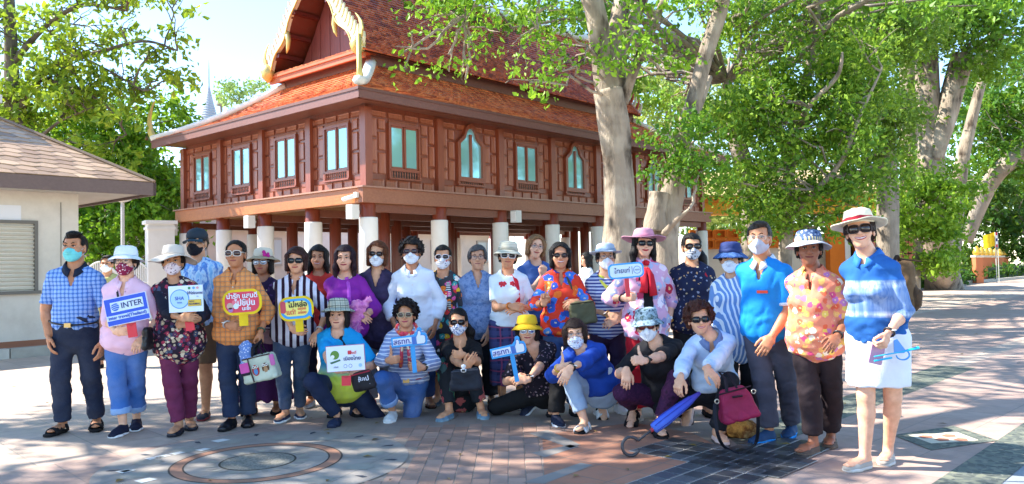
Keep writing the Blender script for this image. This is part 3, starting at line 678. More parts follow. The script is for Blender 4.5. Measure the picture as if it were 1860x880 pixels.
# far walls, posts, beams, floor
MB().box(W(LU, LV / 2, (ZB1 + ZW) / 2), (0.16, LV, ZW - ZB1), RH).build('wall', WD, house); MB().box(W(LU / 2, LV, (ZB1 + ZW) / 2), (LU - 0.4, 0.16, ZW - ZB1), RH).build('wall', WD, house)
for i in range(NU + 1): MB().box(W(i * BAY, 0, (ZB1 + ZW) / 2 + 0.004), (0.2, 0.2, ZW - ZB1), RH).build('post', WPOST, house)
for i in range(1, NV + 1): MB().box(W(0, i * BV, (ZB1 + ZW) / 2 + 0.004), (0.2, 0.2, ZW - ZB1), RH).build('post', WPOST, house)
MB().box(W(LU / 2, -0.16, (ZB0 + ZB1) / 2), (LU + 0.6, 0.16, ZB1 - ZB0), RH).build('beam', wood('84503a', 'a0684c', 0.5, 1.0, 0), house); MB().box(W(-0.2, LV / 2, (ZB0 + ZB1) / 2), (0.16, LV + 0.15, ZB1 - ZB0 - 0.006), RH).build('beam', wood('a45a2e', 'c47a40', 0.4, 1.0, 1), house)  # sun and shade painted into the wood: browner shaded beam, oranger sunlit one
MB().box(W(LU + 0.2, LV / 2, (ZB0 + ZB1) / 2), (0.16, LV, ZB1 - ZB0), RH).build('beam', WBEAM, house)
MB().box(W(LU / 2, -0.2, ZB1 + 0.02), (LU + 0.7, 0.2, 0.035), RH).build('ledge', wood('94695a', 'a87a68'), house); MB().box(W(-0.24, LV / 2 + 0.0, ZB1 + 0.018), (0.2, LV + 0.2, 0.035), RH).build('ledge', wood('a07058', 'b88468'), house)  # ledge wood tinted for the light too: duller shaded side, warmer sunlit side
MB().box(W(LU / 2, LV / 2, ZB1 - 0.08), (LU + 0.2, LV + 0.2, 0.1), RH).build('floor', wood('4a2418', '60301e'), house)
for j in range(NV + 1): MB().box(W(LU / 2, j * BV, ZB0 - 0.1), (LU - 0.1, 0.14, 0.18), RH).build('joist', wood('6a3420', '80462a', 0.45, 1, 0), house)
for i in range(NU * 2 + 1): MB().box(W(i * BAY / 2, LV / 2, ZB0 + 0.06), (0.1, LV - 0.3, 0.14), RH).build('joist', wood('8a6038', '9c7244'), house)
CM = MB(); CM.lathe([(0.18, 0), (0.18, 1)], 20); cmesh = mk_mesh('column', np.concatenate(CM.V), CM.F, True)
for i in range(NU + 1):
    for j in range(NV + 1):
        edge = i in (0, NU) or j in (0, NV); r = 1.0 if edge else 0.9
        if i == 0 and j == 0: pass
        c = place('column', cmesh, wood('6e2c1c', '8c4226', 0.35) , house, W(i * BAY + (0.02 if i == 0 else 0), j * BV, 0), 0, (r, r, ZB0 + 0.05))
        if edge:
            b = MB(); b.lathe([(0.212, 0), (0.212, 2.47), (0.207, 2.5), (0.185, 2.505)], 22, None, W(i * BAY + (0.02 if i == 0 else 0), j * BV, 0)); o = b.build('column_base', WHITE_P, None, True, W(i * BAY, j * BV, 0)); o.parent = c; o.location = (0, 0, 0); o.scale = (1 / r, 1 / r, 1 / (ZB0 + 0.05))
# ---- roofs: rows of overlapping tiles (kept as joined geometry, far too many to lift singly)
def tile_rows(parent, f, na, nb, mat, name='roof_tiles', lo=0.0, hi=1.0, clip=None, th=0.03, rnd=0.006):
    """f(a, b): a along the eave, b up the slope; returns a point"""
    V, F = [], []; rr = random.Random(5)
    for j in range(nb):
        b0, b1 = j / nb, min(1.0, (j + 1.25) / nb); off = 0.5 * (j % 2)
        A0, A1 = clip(j / nb) if clip else (0, 1); n = max(1, int(round(na * (A1 - A0))))
        for i in range(-1, n + 1):
            a0 = A0 + (i + off) / n * (A1 - A0); a1 = a0 + 0.985 / n * (A1 - A0); a0, a1 = max(a0, A0), min(a1, A1)
            if a1 - a0 < 0.1 / na: continue
            am = (a0 + a1) / 2; p0, p1, p2, p3, pm = f(a0, b0), f(a1, b0), f(a1, b1), f(a0, b1), f(am, max(0, b0 - 0.25 / nb))
            nn = np.cross(p1 - p0, p3 - p0); nn = nn / (np.linalg.norm(nn) + 1e-9); nn = nn if nn[2] > 0 else -nn
            e = nn * (th + rr.uniform(-rnd, rnd)); k = len(V)
            V += [p0 + e, pm + e * 1.25, p1 + e, p2 + nn * 0.004, p3 + nn * 0.004, p0 - nn * 0.004, pm, p1 - nn * 0.004]; F += [(k, k + 1, k + 2, k + 3, k + 4), (k, k + 5, k + 6, k + 1), (k + 1, k + 6, k + 7, k + 2)]
    o = mobj(name, np.array(V), F, mat, parent); o['kind'] = 'stuff'; return o
TILE = tiles_mat('96432a', 'c0603a', 'd67442', 'e28c58', 'ac5636')
E0, E1u, E1v = -0.8, LU + 0.8, LV + 0.35
RU0, RU1, RV0, RV1 = 0.9, 12.5, 0.9, 4.55
def lerp(p, q, t): return p + (q - p) * t
def skirt(p0, p1, q0, q1):
    def f(a, b):
        s_ = lerp(lerp(p0, p1, a), lerp(q0, q1, a), b); s_ = s_.copy(); s_[2] -= 0.16 * math.sin(math.pi * b); return s_
    return f
e00, e10, e11, e01 = W(E0, E0, ZE), W(E1u, E0, ZE), W(E1u, E1v, ZE), W(E0, E1v, ZE)
r00, r10, r11, r01 = W(RU0, RV0, ZR), W(RU1, RV0, ZR), W(RU1, RV1, ZR), W(RU0, RV1, ZR)
sk = MB()
for a, b, c, d in ((e00, e10, r10, r00), (e01, e00, r00, r01), (e10, e11, r11, r10), (e11, e01, r01, r11)):
    k = 6; g = skirt(a, b, d, c); V = [g(x, j / k) - V3(0, 0, 0.05) for j in range(k + 1) for x in (0, 1)]; sk.add(V, [(2 * j, 2 * j + 1, 2 * j + 3, 2 * j + 2) for j in range(k)])
roofo = sk.build('roof', tiles_mat('7a3220', '8c3c24'), house)
tile_rows(roofo, skirt(e00, e10, r00, r10), 104, 17, TILE); tile_rows(roofo, skirt(e01, e00, r01, r00), 60, 17, TILE)
tile_rows(roofo, skirt(e10, e11, r10, r11), 40, 14, TILE)
# eave fascia, soffit
for a, b in ((e00, e10), (e00, e01), (e10, e11)):
    d = nrm(b - a); R = np.stack([d, np.cross(V3(0, 0, 1), d), V3(0, 0, 1)], 1); L = np.linalg.norm(b - a)
    o = MB().box((a + b) / 2 - V3(0, 0, 0.12), (L + 0.05, 0.06, 0.22), R).build('fascia', EAVE, house); MB().box((a + b) / 2 - V3(0, 0, 0.03), (L + 0.12, 0.1, 0.06), R).build('fascia_lip', wood('5c342c', '74463a', 0.5), o)
MB().box(W(LU / 2, LV / 2, ZW + 0.1), (LU + 1.5, LV + 0.66, 0.03), RH).build('soffit', wood('7a4a3a', '8c5846'), house)
# upright band between the two roofs and the upper gable roof
ZU = ZR + 0.34
for a, b in ((r00, r10), (r00, r01), (r01, r11), (r10, r11)):
    d = nrm(b - a); R = np.stack([d, np.cross(V3(0, 0, 1), d), V3(0, 0, 1)], 1); MB().box((a + b) / 2 + V3(0, 0, 0.08), (np.linalg.norm(b - a) + 0.06, 0.08, 0.36), R).build('roof_band', EAVE, house)
RIDGE = 9.35; VM = (RV0 + RV1) / 2; GU0, GU1 = 0.45, RU1 + 0.1
def slope(sgn):
    def f(a, b):
        v = VM + sgn * (VM - RV0 + 0.28) * (1 - b); z = ZU - 0.12 + (RIDGE - ZU + 0.12) * (0.72 * b + 0.28 * b ** 2.2); u = GU0 + (GU1 - GU0) * a
        return W(u, v, z + 0.25 * (2 * a - 1) ** 2 * b * (a > 0.5))
    return f
up_ = MB()
for q in (-1, 1):
    g = slope(q); k = 10; V = [g(x, j / k) - V3(0, 0, 0.05) for j in range(k + 1) for x in (0, 0.5, 1)]; up_.add(V, [(3 * j + i, 3 * j + i + 1, 3 * j + i + 4, 3 * j + i + 3) for j in range(k) for i in (0, 1)])
upo = up_.build('roof', tiles_mat('6a2c20', '7c3824'), house)
tile_rows(upo, slope(-1), 84, 36, tiles_mat('7c3a2e', 'ae5238', 'cc6842', 'd87a50', '944638')); tile_rows(upo, slope(1), 60, 24, TILE)
def capline(pts, w=0.16, name='ridge_cap', mat=WHITE_P): MB().tube(pts, w, 8, True, 0.8).build(name, mat, house, True)
capline([lerp(e00, r00, t) + V3(0, 0, 0.04 + 0.1 * (1 - t) ** 3 - 0.12 * math.sin(math.pi * t)) for t in np.linspace(0.0, 1.0, 8)], 0.14)
for a, b in ((e01, r01), (e10, r10), (e11, r11)): capline([lerp(a, b, t) + V3(0, 0, 0.06 - 0.13 * math.sin(math.pi * t)) for t in np.linspace(0, 1, 8)], 0.12)
capline([slope(-1)(t, 1.0) + V3(0, 0, 0.08) for t in np.linspace(0, 1, 10)], 0.2)
# gable end with planks
gz0 = ZU - 0.05
for i in range(16):
    v0, v1 = RV0 + 0.12 + (RV1 - RV0 - 0.24) * i / 16, RV0 + 0.12 + (RV1 - RV0 - 0.24) * (i + 0.97) / 16
    zt = lambda v: ZU - 0.2 + (RIDGE - ZU) * (lambda b: 0.72 * b + 0.28 * b ** 2.2)(1 - abs(v - VM) / (VM - RV0 + 0.1))
    P = [W(1.25, v0, gz0), W(1.25, v1, gz0), W(1.25, v1, max(gz0 + 0.02, zt(v1))), W(1.25, v0, max(gz0 + 0.02, zt(v0)))]; dp = UX * 0.05 * (1 + 0.2 * (i % 2))
    mobj('plank', np.array(P + [p - dp for p in P]), [(3, 2, 1, 0), (4, 5, 6, 7), (0, 1, 5, 4), (1, 2, 6, 5), (2, 3, 7, 6), (3, 0, 4, 7)], wood('70302a', '8c4438', 0.5), house)
MB().box(W(1.1, VM, ZU - 0.02), (0.3, RV1 - RV0 - 0.1, 0.12), RH).build('gable_sill', WHITE_P, house)
MB().box(W(0.72, VM, ZU - 0.1), (0.5, RV1 - RV0 + 0.25, 0.06), RH).build('gable_eave', wood('b4532a', 'cc6a36', 0.5), house)
tile_rows(house, lambda a, b: W(0.5 + 0.5 * b, RV0 - 0.1 + (RV1 - RV0 + 0.2) * a, ZU - 0.05 + 0.12 * b), 44, 3, TILE, 'gable_tiles')
MB().box(W(0.55, VM, ZU - 0.2), (0.08, RV1 - RV0 + 0.4, 0.14), RH).build('roof_band', wood('a8522c', 'c06a3a', 0.5, 1, 1), house)
for q in (-1, 1):   # rafters under the gable overhang
    g = slope(q)
    for b in (0.12, 0.3, 0.48, 0.66, 0.84): p = g(0, b) - V3(0, 0, 0.14); MB().box(W(0.95, 0, 0) * 0 + p + UX * 0.35, (0.75, 0.12, 0.1), RH).build('rafter', wood('5a2018', '702c20'), house)
# gilded bargeboards: wavy board, rows of fins, hooked ends
for side, um in ((-1, GU0), (1, GU0), (-1, GU1), (1, GU1)):
    g = slope(side); aa = 0 if um == GU0 else 1; n = 22; o_, i_ = [], []
    for k in range(n + 1):
        b = k / n; p = g(aa, b); q = g(aa, min(1, b + 0.02)) - g(aa, max(0, b - 0.02)); q = nrm(q); nn = nrm(np.cross(UX, q)); nn = nn if nn[2] > 0 else -nn
        wv = 0.075 + 0.07 * math.sin(b * 19) * (1 - b * 0.5); o_.append(p + nn * 0.06); i_.append(p - nn * wv)
    V = [x - UX * 0.05 for x in o_ + i_] + [x + UX * 0.05 for x in o_ + i_]; m_ = n + 1; F = []
    for k in range(n): F += [(k, k + 1, m_ + k + 1, m_ + k), (2 * m_ + k, 3 * m_ + k, 3 * m_ + k + 1, 2 * m_ + k + 1), (k, 2 * m_ + k, 2 * m_ + k + 1, k + 1), (m_ + k, m_ + k + 1, 3 * m_ + k + 1, 3 * m_ + k)]
    far = um == GU1; bo = mobj('barge_board', np.array(V), F, GILT if not far else gloss('d8a8a0', 0.4), house)
    MB().tube([x - UX * 0.06 for x in i_], 0.024, 6).build('barge_edge', GOLD, bo, True)
    for k in range(18):
        b = (k + 0.6) / 18.5; p = g(aa, b); q = nrm(g(aa, min(1, b + 0.02)) - g(aa, max(0, b - 0.02))); nn = nrm(np.cross(UX, q)); nn = nn if nn[2] > 0 else -nn
        X = np.stack([q, UX, nn], 1); P = [(-0.05, 0.0), (0.055, 0.0), (0.09, 0.17), (0.16, 0.31), (0.05, 0.22), (-0.02, 0.1)]
        MB().prism(P, 0.06, X, p + nn * 0.03).build('barge_fin', GILT if not far else gloss('c05048' if k % 2 else 'e8e0dc', 0.4), bo)
def flame(c, sc, flip, name='finial', n=14, parent=house, mat=GOLD):
    """hooked flame-like finial in the gable plane"""
    L_, R_ = [], []
    for k in range(n + 1):
        t = k / n; x = 0.34 * math.sin(t * 2.6) * (1 - 0.35 * t) - 0.25 * t ** 3; z = 1.15 * t; wd = 0.11 * (1 - t) ** 0.75 * (1 + 0.4 * abs(math.sin(t * 12))) + 0.008; L_.append((x - wd, z)); R_.append((x + wd, z))
    P = np.array(L_ + R_[::-1]) * sc; P[:, 0] *= flip; X = np.stack([VX, UX, V3(0, 0, 1)], 1); m = MB()
    V0 = []; k = n + 1
    for i in range(n): 
        q = [L_[i], R_[i], R_[i + 1], L_[i + 1]]; q = [(a * sc * flip, b * sc) for a, b in q]; m.prism(q, 0.1 * sc * (1 - 0.6 * i / n), X, c)
    return m.build(name, mat, parent)
flame(W(0.4, RV0 - 0.15, ZU + 0.1), 0.6, -1); flame(W(0.4, RV1 + 0.1, ZU + 0.1), 0.6, 1)
for v in (RV0 - 0.12, RV1 + 0.12): MB().lathe([(0.01, -0.25), (0.16, -0.12), (0.2, 0.05), (0.12, 0.2), (0.02, 0.25)], 10, None, W(0.42, v, ZU - 0.0)).build('barge_scroll', GOLD, house, True)
for b in (0.5, 0.97):       # hanging hooked drops on the board
    for q in (-1, 1): p = slope(q)(0, b) - V3(0, 0, 0.25); MB().tube([p + VX * q * x + V3(0, 0, z) for x, z in ((0.1, 0.12), (0.0, 0.1), (-0.06, -0.1), (-0.02, -0.3), (0.04, -0.42))], [0.07, 0.08, 0.07, 0.05, 0.01], 7).build('barge_hook', GOLD, house, True)
MB().tube([W(-0.55, -0.5, ZU - 0.2), W(-0.56, -0.52, ZE + 0.5), W(-0.6, -0.6, ZE + 0.12)], [0.05, 0.06, 0.09], 8).build('gilded_drop', GOLD, house, True)
flame(e01 + V3(0, 0, 0.1), 0.9, 1, 'eave_finial', 12)
MB().lathe([(0.005, 0.3), (0.006, 0.06), (0.045, 0.0), (0.06, -0.08), (0.005, -0.1)], 10, None, e01 + VX * 0.4 + V3(0, 0, 0.15)).build('wind_bell', gloss('6a5a3a', 0.4, 0.8), house, True)
# cameras and speaker boxes fixed to the house
for q, (p, dr) in enumerate(((W(-0.3, -0.05, ZB0 + 0.17), nrm(-UX * 0.4 + VX * 1.0 - V3(0, 0, 0.25))), (W(-0.3, LV + 0.05, ZB0 - 0.02), nrm(-UX * 0.5 + VX - V3(0, 0, 0.2))))):
    t = thing('security_camera', ('white security camera at the near corner of the wooden house beam', 'white security camera at the far left end of the wooden beam')[q], 'camera', p)
    MB().box(p, (0.14, 0.1, 0.12), RH).build('bracket', WHITE_P, t); b = MB(); b.lathe([(0.001, 0), (0.05, 0.005), (0.05, 0.3), (0.045, 0.34), (0.001, 0.34)], 12, frame(V3(0, 0, 1), dr) if False else np.stack([nrm(np.cross(dr, V3(0, 0, 1))), np.cross(dr, nrm(np.cross(dr, V3(0, 0, 1)))), dr], 1), p + dr * 0.05); b.build('camera_body', gloss('e6e6e6', 0.35), t, True)
    b = MB(); b.lathe([(0.001, 0), (0.04, 0), (0.04, 0.01), (0.001, 0.012)], 12, np.stack([nrm(np.cross(dr, V3(0, 0, 1))), np.cross(dr, nrm(np.cross(dr, V3(0, 0, 1)))), dr], 1), p + dr * 0.388); b.build('lens', gloss('101014', 0.1), t, True)
for lab, p in (('white speaker box on the corner column of the wooden house', W(-0.34, 0.08, 2.62)), ('white speaker box on the middle column of the sunlit side', W(-0.34, 2 * BV + 0.14, 2.62)), ('white speaker box at the far left end of the house beam', W(-0.34, LV + 0.14, 2.6)), ('white speaker box on the column behind the cream hat', W(2 * BAY + 0.3, -0.3, 2.66))):
    t = thing('speaker_box', lab, 'speaker', p, 'speakers under the house'); MB().box(p, (0.2, 0.22, 0.32), RH).build('box_body', gloss('dcdcd8', 0.5), t); MB().box(p - UX * 0.104, (0.012, 0.17, 0.26), RH).build('grille', gloss('f4f4f2', 0.6), t)
    MB().box(p + UX * 0.13, (0.1, 0.06, 0.06), RH).build('bracket', gloss('b8b8b4', 0.5), t)
# ---------------------------------------------------------------- kiosk, walls, far buildings
WU = UX; KC = V3(-8.53, 15.7, 0)
def K_(u, v, z): return KC + UX * u + VX * v + V3(0, 0, z)
kio = thing('kiosk', 'low grey kiosk with brown shingle hip roof and rolled down shutter', 'kiosk', KC)
kw = plaster('dcd6cc', '9c9286', 0.4); KL, KD = 7.0, 5.0; KZ = 2.93
MB().box(K_(-KL / 2, KD / 2, KZ / 2 + 0.05), (KL, KD, KZ + 0.1), RH).build('wall', kw, kio)
MB().box(K_(-0.32, -0.006, 1.4), (0.012, 0.02, 2.7), RH).build('wall_joint', plaster('8f8b84'), kio)
shu0, shu1, sz0, sz1 = -3.6, -0.8, 1.06, 2.32
s_ = MB()
for c, sz in (((shu0 + shu1) / 2, None),): s_.box(K_(c, -0.03, sz1 + 0.03), (shu1 - shu0 + 0.12, 0.08, 0.06), RH); s_.box(K_(c, -0.05, sz0 - 0.03), (shu1 - shu0 + 0.2, 0.14, 0.06), RH); s_.box(K_(shu1 + 0.03, -0.03, (sz0 + sz1) / 2), (0.06, 0.08, sz1 - sz0), RH); s_.box(K_(shu0 - 0.03, -0.03, (sz0 + sz1) / 2), (0.06, 0.08, sz1 - sz0), RH)
sf = s_.build('shutter', gloss('6a6660', 0.5), kio)
sm = None
for k in range(16):
    z = sz0 + 0.04 + k * 0.078; m = MB().tube([K_(shu0, -0.012, z), K_(shu1, -0.012, z)], 0.04, 8, True, 0.6)
    m.build('slat', gloss('d0cabb', 0.45), sf, False)
npap = MB().box(K_(-1.32, -0.008, 2.52), (0.62, 0.008, 0.28), RH); tag(npap.build('paper_notice', plaster('e6e8ee', 'c8ccd4', 0.1), None, False, K_(-1.32, -0.008, 2.52)), 'white paper notice stuck on the kiosk wall above the shutter', 'notice')
OV = 1.03; EZ0, EZ1 = 2.93, 3.12; RZ_ = 4.55
ke = [K_(OV, -OV, 0), K_(-KL - OV, -OV, 0), K_(-KL - OV, KD + OV, 0), K_(OV, KD + OV, 0)]
ins = 2.3; kt = [K_(OV - ins, -OV + ins, 0), K_(-KL - OV + ins, -OV + ins, 0), K_(-KL - OV + ins, KD + OV - ins, 0), K_(OV - ins, KD + OV - ins, 0)]
E = lambda p, z: V3(p[0], p[1], z)
so2 = MB(); so2.add([E(p, EZ0) for p in ke] + [E(p, EZ0 + 0.03) for p in ke], [(3, 2, 1, 0), (4, 5, 6, 7)]); so2.build('soffit', plaster('d8d4cc'), kio)
for a, b in ((0, 1), (3, 0)):
    d = nrm(ke[b] - ke[a]); R = np.stack([d, np.cross(V3(0, 0, 1), d), V3(0, 0, 1)], 1); MB().box(E((ke[a] + ke[b]) / 2, (EZ0 + EZ1) / 2 - 0.02), (np.linalg.norm(ke[b] - ke[a]) + 0.06, 0.06, EZ1 - EZ0 + 0.06), R).build('fascia', wood('5e4a48', '6e5956', 0.6, 1, 0), kio)
shm = tiles_mat('9c7e64', 'b8987a', 'c8a98a', 'a88a6e', '8a7058'); kr = MB()
for a, b in ((0, 1), (3, 0), (1, 2), (2, 3)): kr.add([E(ke[a], EZ1), E(ke[b], EZ1), E(kt[b], RZ_), E(kt[a], RZ_)], [(0, 1, 2, 3)])
kro = kr.build('roof', tiles_mat('7a6655', '8a735f'), kio)
for a, b, n in ((1, 0, 26), (0, 3, 20)): tile_rows(kro, (lambda a, b: lambda s, t: lerp(lerp(E(ke[a], EZ1 + 0.02), E(ke[b], EZ1 + 0.02), s), lerp(E(kt[a], RZ_ + 0.02), E(kt[b], RZ_ + 0.02), s), t))(a, b), n, 15, shm, 'roof_shingles', th=0.014, rnd=0.003)
for a in (0,): MB().tube([E(lerp(ke[a], kt[a], t), EZ1 + (RZ_ - EZ1) * t + 0.03) for t in np.linspace(0, 1, 12)], 0.07, 6, True, 0.6).build('hip_cap', tiles_mat('7a6655', '9a8069'), kio)
MB().box(K_(-KL / 2, KD / 2, RZ_ + 0.0), (KL + 2 * OV - 2 * ins + 0.1, KD + 2 * OV - 2 * ins + 0.1, 0.4), RH).build('roof_vent', wood('4a3c38', '5a4a46'), kio)
MB().box(K_(-KL / 2, KD / 2, RZ_ + 0.28), (KL + 2 * OV - 2 * ins + 0.5, KD + 2 * OV - 2 * ins + 0.5, 0.16), RH).build('vent_cap', plaster('d8dade'), kio)
# raised walkway round the kiosk
wk = MB().box(K_(-KL / 2 + 0.2, -0.9, 0.065), (KL + 1.2, 1.9, 0.13), RH).build('walkway', plaster('a06a50', '7a5040', 0.5)); tag(wk, kind='structure')
for k in range(7): tag(MB().box(K_(-KL - 0.2 + 1.2 * k, -1.95, 0.08), (1.18, 0.2, 0.16), RH).build('kerb', plaster(('c9c5bd', 'a8a49c')[k % 2], '6a655c', 0.5)), kind='structure')
# lamp post, white wall and gate behind
lp = at(223, 440, 21.5); lt = thing('lamp_post', 'thin pale lamp post standing behind the kiosk', 'lamp post', (lp[0], lp[1], 0)); z = at(223, 368, 21.5)[2]
MB().tube([(lp[0], lp[1], 0), (lp[0], lp[1], z)], [0.06, 0.05], 8).build('pole', gloss('c8c8c4', 0.5), lt); MB().lathe([(0.06, 0), (0.22, 0.06), (0.24, 0.14), (0.1, 0.2), (0.02, 0.22)], 14, None, (lp[0], lp[1], z)).build('lamp_head', gloss('dcdcd8', 0.4), lt, True)
def wall_piece(name, lab, x0, x1, ytop, d0, d1, th=0.4, cat='wall', mat=None, cap=True):
    a, b = at(x0, ytop, d0), at(x1, ytop, d1); z = (a[2] + b[2]) / 2; a, b = V3(a[0], a[1], 0), V3(b[0], b[1], 0); d = nrm(b - a); R = np.stack([d, np.cross(V3(0, 0, 1), d), V3(0, 0, 1)], 1); L = np.linalg.norm(b - a); c = (a + b) / 2
    t = thing(name, lab, cat, c); MB().box(c + V3(0, 0, z / 2), (L, th, z), R).build('wall_body', mat or WHITE_P, t)
    if cap: MB().box(c + V3(0, 0, z + 0.05), (L + 0.14, th + 0.14, 0.1), R).build('coping', WHITE_P, t); MB().box(c + V3(0, 0, z - 0.12), (L + 0.07, th + 0.07, 0.07), R).build('moulding', WHITE_P, t)
    return t
wall_piece('boundary_wall', 'tall white wall pier at the left end of the stilt house', 266, 314, 408, 23.0, 23.4, 0.5)
wall_piece('boundary_wall', 'long white wall behind the columns under the stilt house', 300, 700, 418, 34, 40)
g0, g1 = at(150, 500, 22.6), at(275, 500, 23); gate = thing('metal_gate', 'white barred metal gate with arched top behind the pink shirt', 'gate', ((g0 + g1) / 2) * V3(1, 1, 0))
for k in range(33):
    t = k / 32; p = lerp(g0, g1, t); z = 1.35 + 0.35 * math.sin(math.pi * ((t * 2) % 1)); MB().tube([(p[0], p[1], 0.05), (p[0], p[1], z)], 0.022, 5).build('gate_bar', gloss('dcdcd8', 0.5), gate)
for z in (0.2, 1.1): MB().tube([(g0[0], g0[1], z), (g1[0], g1[1], z)], 0.03, 6).build('gate_rail', gloss('dcdcd8', 0.5), gate)
MB().tube([(lerp(g0, g1, t)[0], lerp(g0, g1, t)[1], 1.35 + 0.35 * math.sin(math.pi * ((t * 2) % 1))) for t in np.linspace(0, 0.998, 41)], 0.03, 6).build('gate_arch', gloss('dcdcd8', 0.5), gate)
# hall seen between the columns
hb = thing('temple_hall', 'white hall with square windows seen between the house columns', 'hall', W(6, 18, 0))
MB().box(W(8, 18, 2.4), (34, 0.4, 4.8), RH).build('wall', plaster('d8cdc0', 'a89a8a', 0.3), hb)
for k in range(9):
    c = W(-6 + k * 3.6, 17.76, 2.2); w_ = MB().box(c, (1.5, 0.1, 1.3), RH).build('window', plaster('b8b0a4'), hb)
    for q in (-1, 1): MB().box(c - VX * 0.06 + UX * q * 0.36, (0.64, 0.03, 1.1), RH).build('pane', gloss('b8c4c8', 0.15), w_)
MB().box(W(8, 17.6, 3.25), (34, 0.4, 0.12), RH).build('ledge', plaster('c4b8a8'), hb)
# spires far behind
sp_ = at(380, 206, 70); st = thing('temple_spire', 'tall thin grey temple spire rising behind the left roof', 'spire', (sp_[0], sp_[1], 0))
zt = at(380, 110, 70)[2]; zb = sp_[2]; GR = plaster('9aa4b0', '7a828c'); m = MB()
pr = [(1.6, 0), (1.6, zb - 4), (1.25, zb - 3), (1.1, zb - 1.6), (0.75, zb - 0.9)]
for k in range(14): t = k / 13; r = 0.62 * (1 - t) ** 1.1 + 0.07; z = zb - 0.6 + (zt - zb) * 0.62 * t; pr += [(r * 1.18, z), (r, z + 0.1)]
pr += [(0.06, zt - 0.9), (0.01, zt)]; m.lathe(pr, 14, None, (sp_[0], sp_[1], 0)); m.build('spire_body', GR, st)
p = at(402, 190, 75); st = thing('roof_finial', 'small dark pointed finial beside the tall spire', 'finial', (p[0], p[1], 0)); MB().lathe([(0.3, 0), (0.12, p[2] - 1), (0.12, p[2] - 0.2), (0.5, p[2] - 0.1), (0.3, p[2] + 0.4), (0.03, p[2] + 1.2), (0.01, p[2] + 1.4)], 10, None, (p[0], p[1], 0)).build('finial_body', plaster('7a7468'), st)
p = at(325, 222, 60); st = thing('roof_horn', 'pale curved roof horn between finial and spire', 'finial', (p[0], p[1], 0)); m = MB(); m.tube([p + V3(x, 0, z) for x, z in ((0.5, -9), (0.5, -1.2), (0.35, -0.3), (0.0, 0.3), (-0.2, 1.0))], [0.2, 0.2, 0.16, 0.1, 0.02], 7); m.build('horn_body', plaster('a8b0b8'), st)
p = at(938, 26, 60); st = thing('antenna_mast', 'pale lattice mast behind the house ridge', 'mast', (p[0], p[1], 0)); m = MB()
for x, y in ((-.5, -.5), (.5, -.5), (.5, .5), (-.5, .5)): m.tube([(p[0] + x, p[1] + y, 0), (p[0] + x, p[1] + y, p[2] + 3)], 0.07, 5)
for k in range(14): z = p[2] - 5 + k * 0.6; m.tube([(p[0] - .5, p[1] - .5, z), (p[0] + .5, p[1] - .5, z + 0.6)], 0.05, 4); m.tube([(p[0] + .5, p[1] - .5, z), (p[0] - .5, p[1] - .5, z + 0.6)], 0.05, 4)
m.build('mast_frame', gloss('d0d0d0', 0.5), st)
# orange temple lodge at the right
ORG = plaster('d8782c', 'b05a20', 0.3); YEL = plaster('e6a83a', 'c88a2a', 0.3); d0 = 34
def lx(px, y=d0): return at(px, 450, y)[0]
lo_ = thing('temple_lodge', 'orange and yellow temple lodge with pale roof behind the trees', 'lodge', (lx(1400), d0, 0)); zz = lambda py, y=d0: at(1320, py, y)[2]
MB().box((lx(1440), d0 + 3, zz(432) / 2), (lx(1640) - lx(1255), 6, zz(432)), None).build('wall', plaster('d8cfc0', 'a09484', 0.4), lo_)
MB().box((lx(1430), d0 - 0.6, (zz(372) + zz(392)) / 2), (lx(1630) - lx(1225), 1.2, zz(372) - zz(392)), None).build('fascia', YEL, lo_)
MB().box((lx(1430), d0 - 0.75, (zz(362) + zz(372)) / 2), (lx(1635) - lx(1222), 1.3, zz(362) - zz(372)), None).build('eave', ORG, lo_)
rf = MB(); a0, a1 = lx(1222), lx(1640); rf.add([(a0, d0 - 1.4, zz(362)), (a1, d0 - 1.4, zz(362)), (a1, d0 + 3, zz(325) + 0.6), (a0, d0 + 3, zz(325) + 0.6)], [(0, 1, 2, 3)]); ro2 = rf.build('roof', plaster('c9b27c', '8a7a50', 0.6), lo_)
tile_rows(ro2, lambda a, b: V3(a0 + (a1 - a0) * a, d0 - 1.4 + 4.4 * b, zz(362) + (zz(325) + 0.6 - zz(362)) * b + 0.02), 40, 10, tiles_mat('b8a06c', 'd0ba84', 'c4ad78'), 'roof_tiles', th=0.03)
for k in range(9):
    for j in range(2):
        x = lx(1262) + k * 0.52; zc = zz(444) + j * 0.42 if True else 0; fr_ = MB()
        for dx, dz, a, b in ((-0.22, 0, 0.07, 0.38), (0.22, 0, 0.07, 0.38), (0, 0.17, 0.37, 0.07), (0, -0.17, 0.37, 0.07)): fr_.box((x + dx, d0 - 0.16, zc + dz), (a, 0.2, b))
        fr_.box((x, d0 - 0.08, zc), (0.37, 0.03, 0.27)); fr_.build('vent_block', ORG, lo_)
for px in (1508, 1556): MB().box((lx(px), d0 - 0.5, zz(400) / 2), (0.62, 0.5, zz(400)), None).build('pillar', ORG, lo_); MB().box((lx(px + 18), d0 - 0.52, zz(400) / 2), (0.22, 0.52, zz(400) - 0.02), None).build('pillar_trim', WHITE_P, lo_)
MB().box((lx(1530), d0 - 0.1, 1.6), (1.0, 0.1, 3.0), None).build('doorway', plaster('3a3430'), lo_)
fn = thing('brick_screen', 'pinkish pierced screen wall between orange pillars', 'screen', (lx(1585), d0 - 1.5, 0))
for i in range(8):
    for j in range(8): MB().box((lx(1556) + 0.22 * i, d0 - 1.5, 0.3 + 0.27 * j), (0.17, 0.12, 0.2), None).build('brick', plaster('b87866', '8a5848', 0.4), fn)
MB().box((lx(1570) + 0.4, d0 - 1.4, 1.2), (2.0, 0.04, 2.3), None).build('screen_backing', plaster('5a4640'), fn)
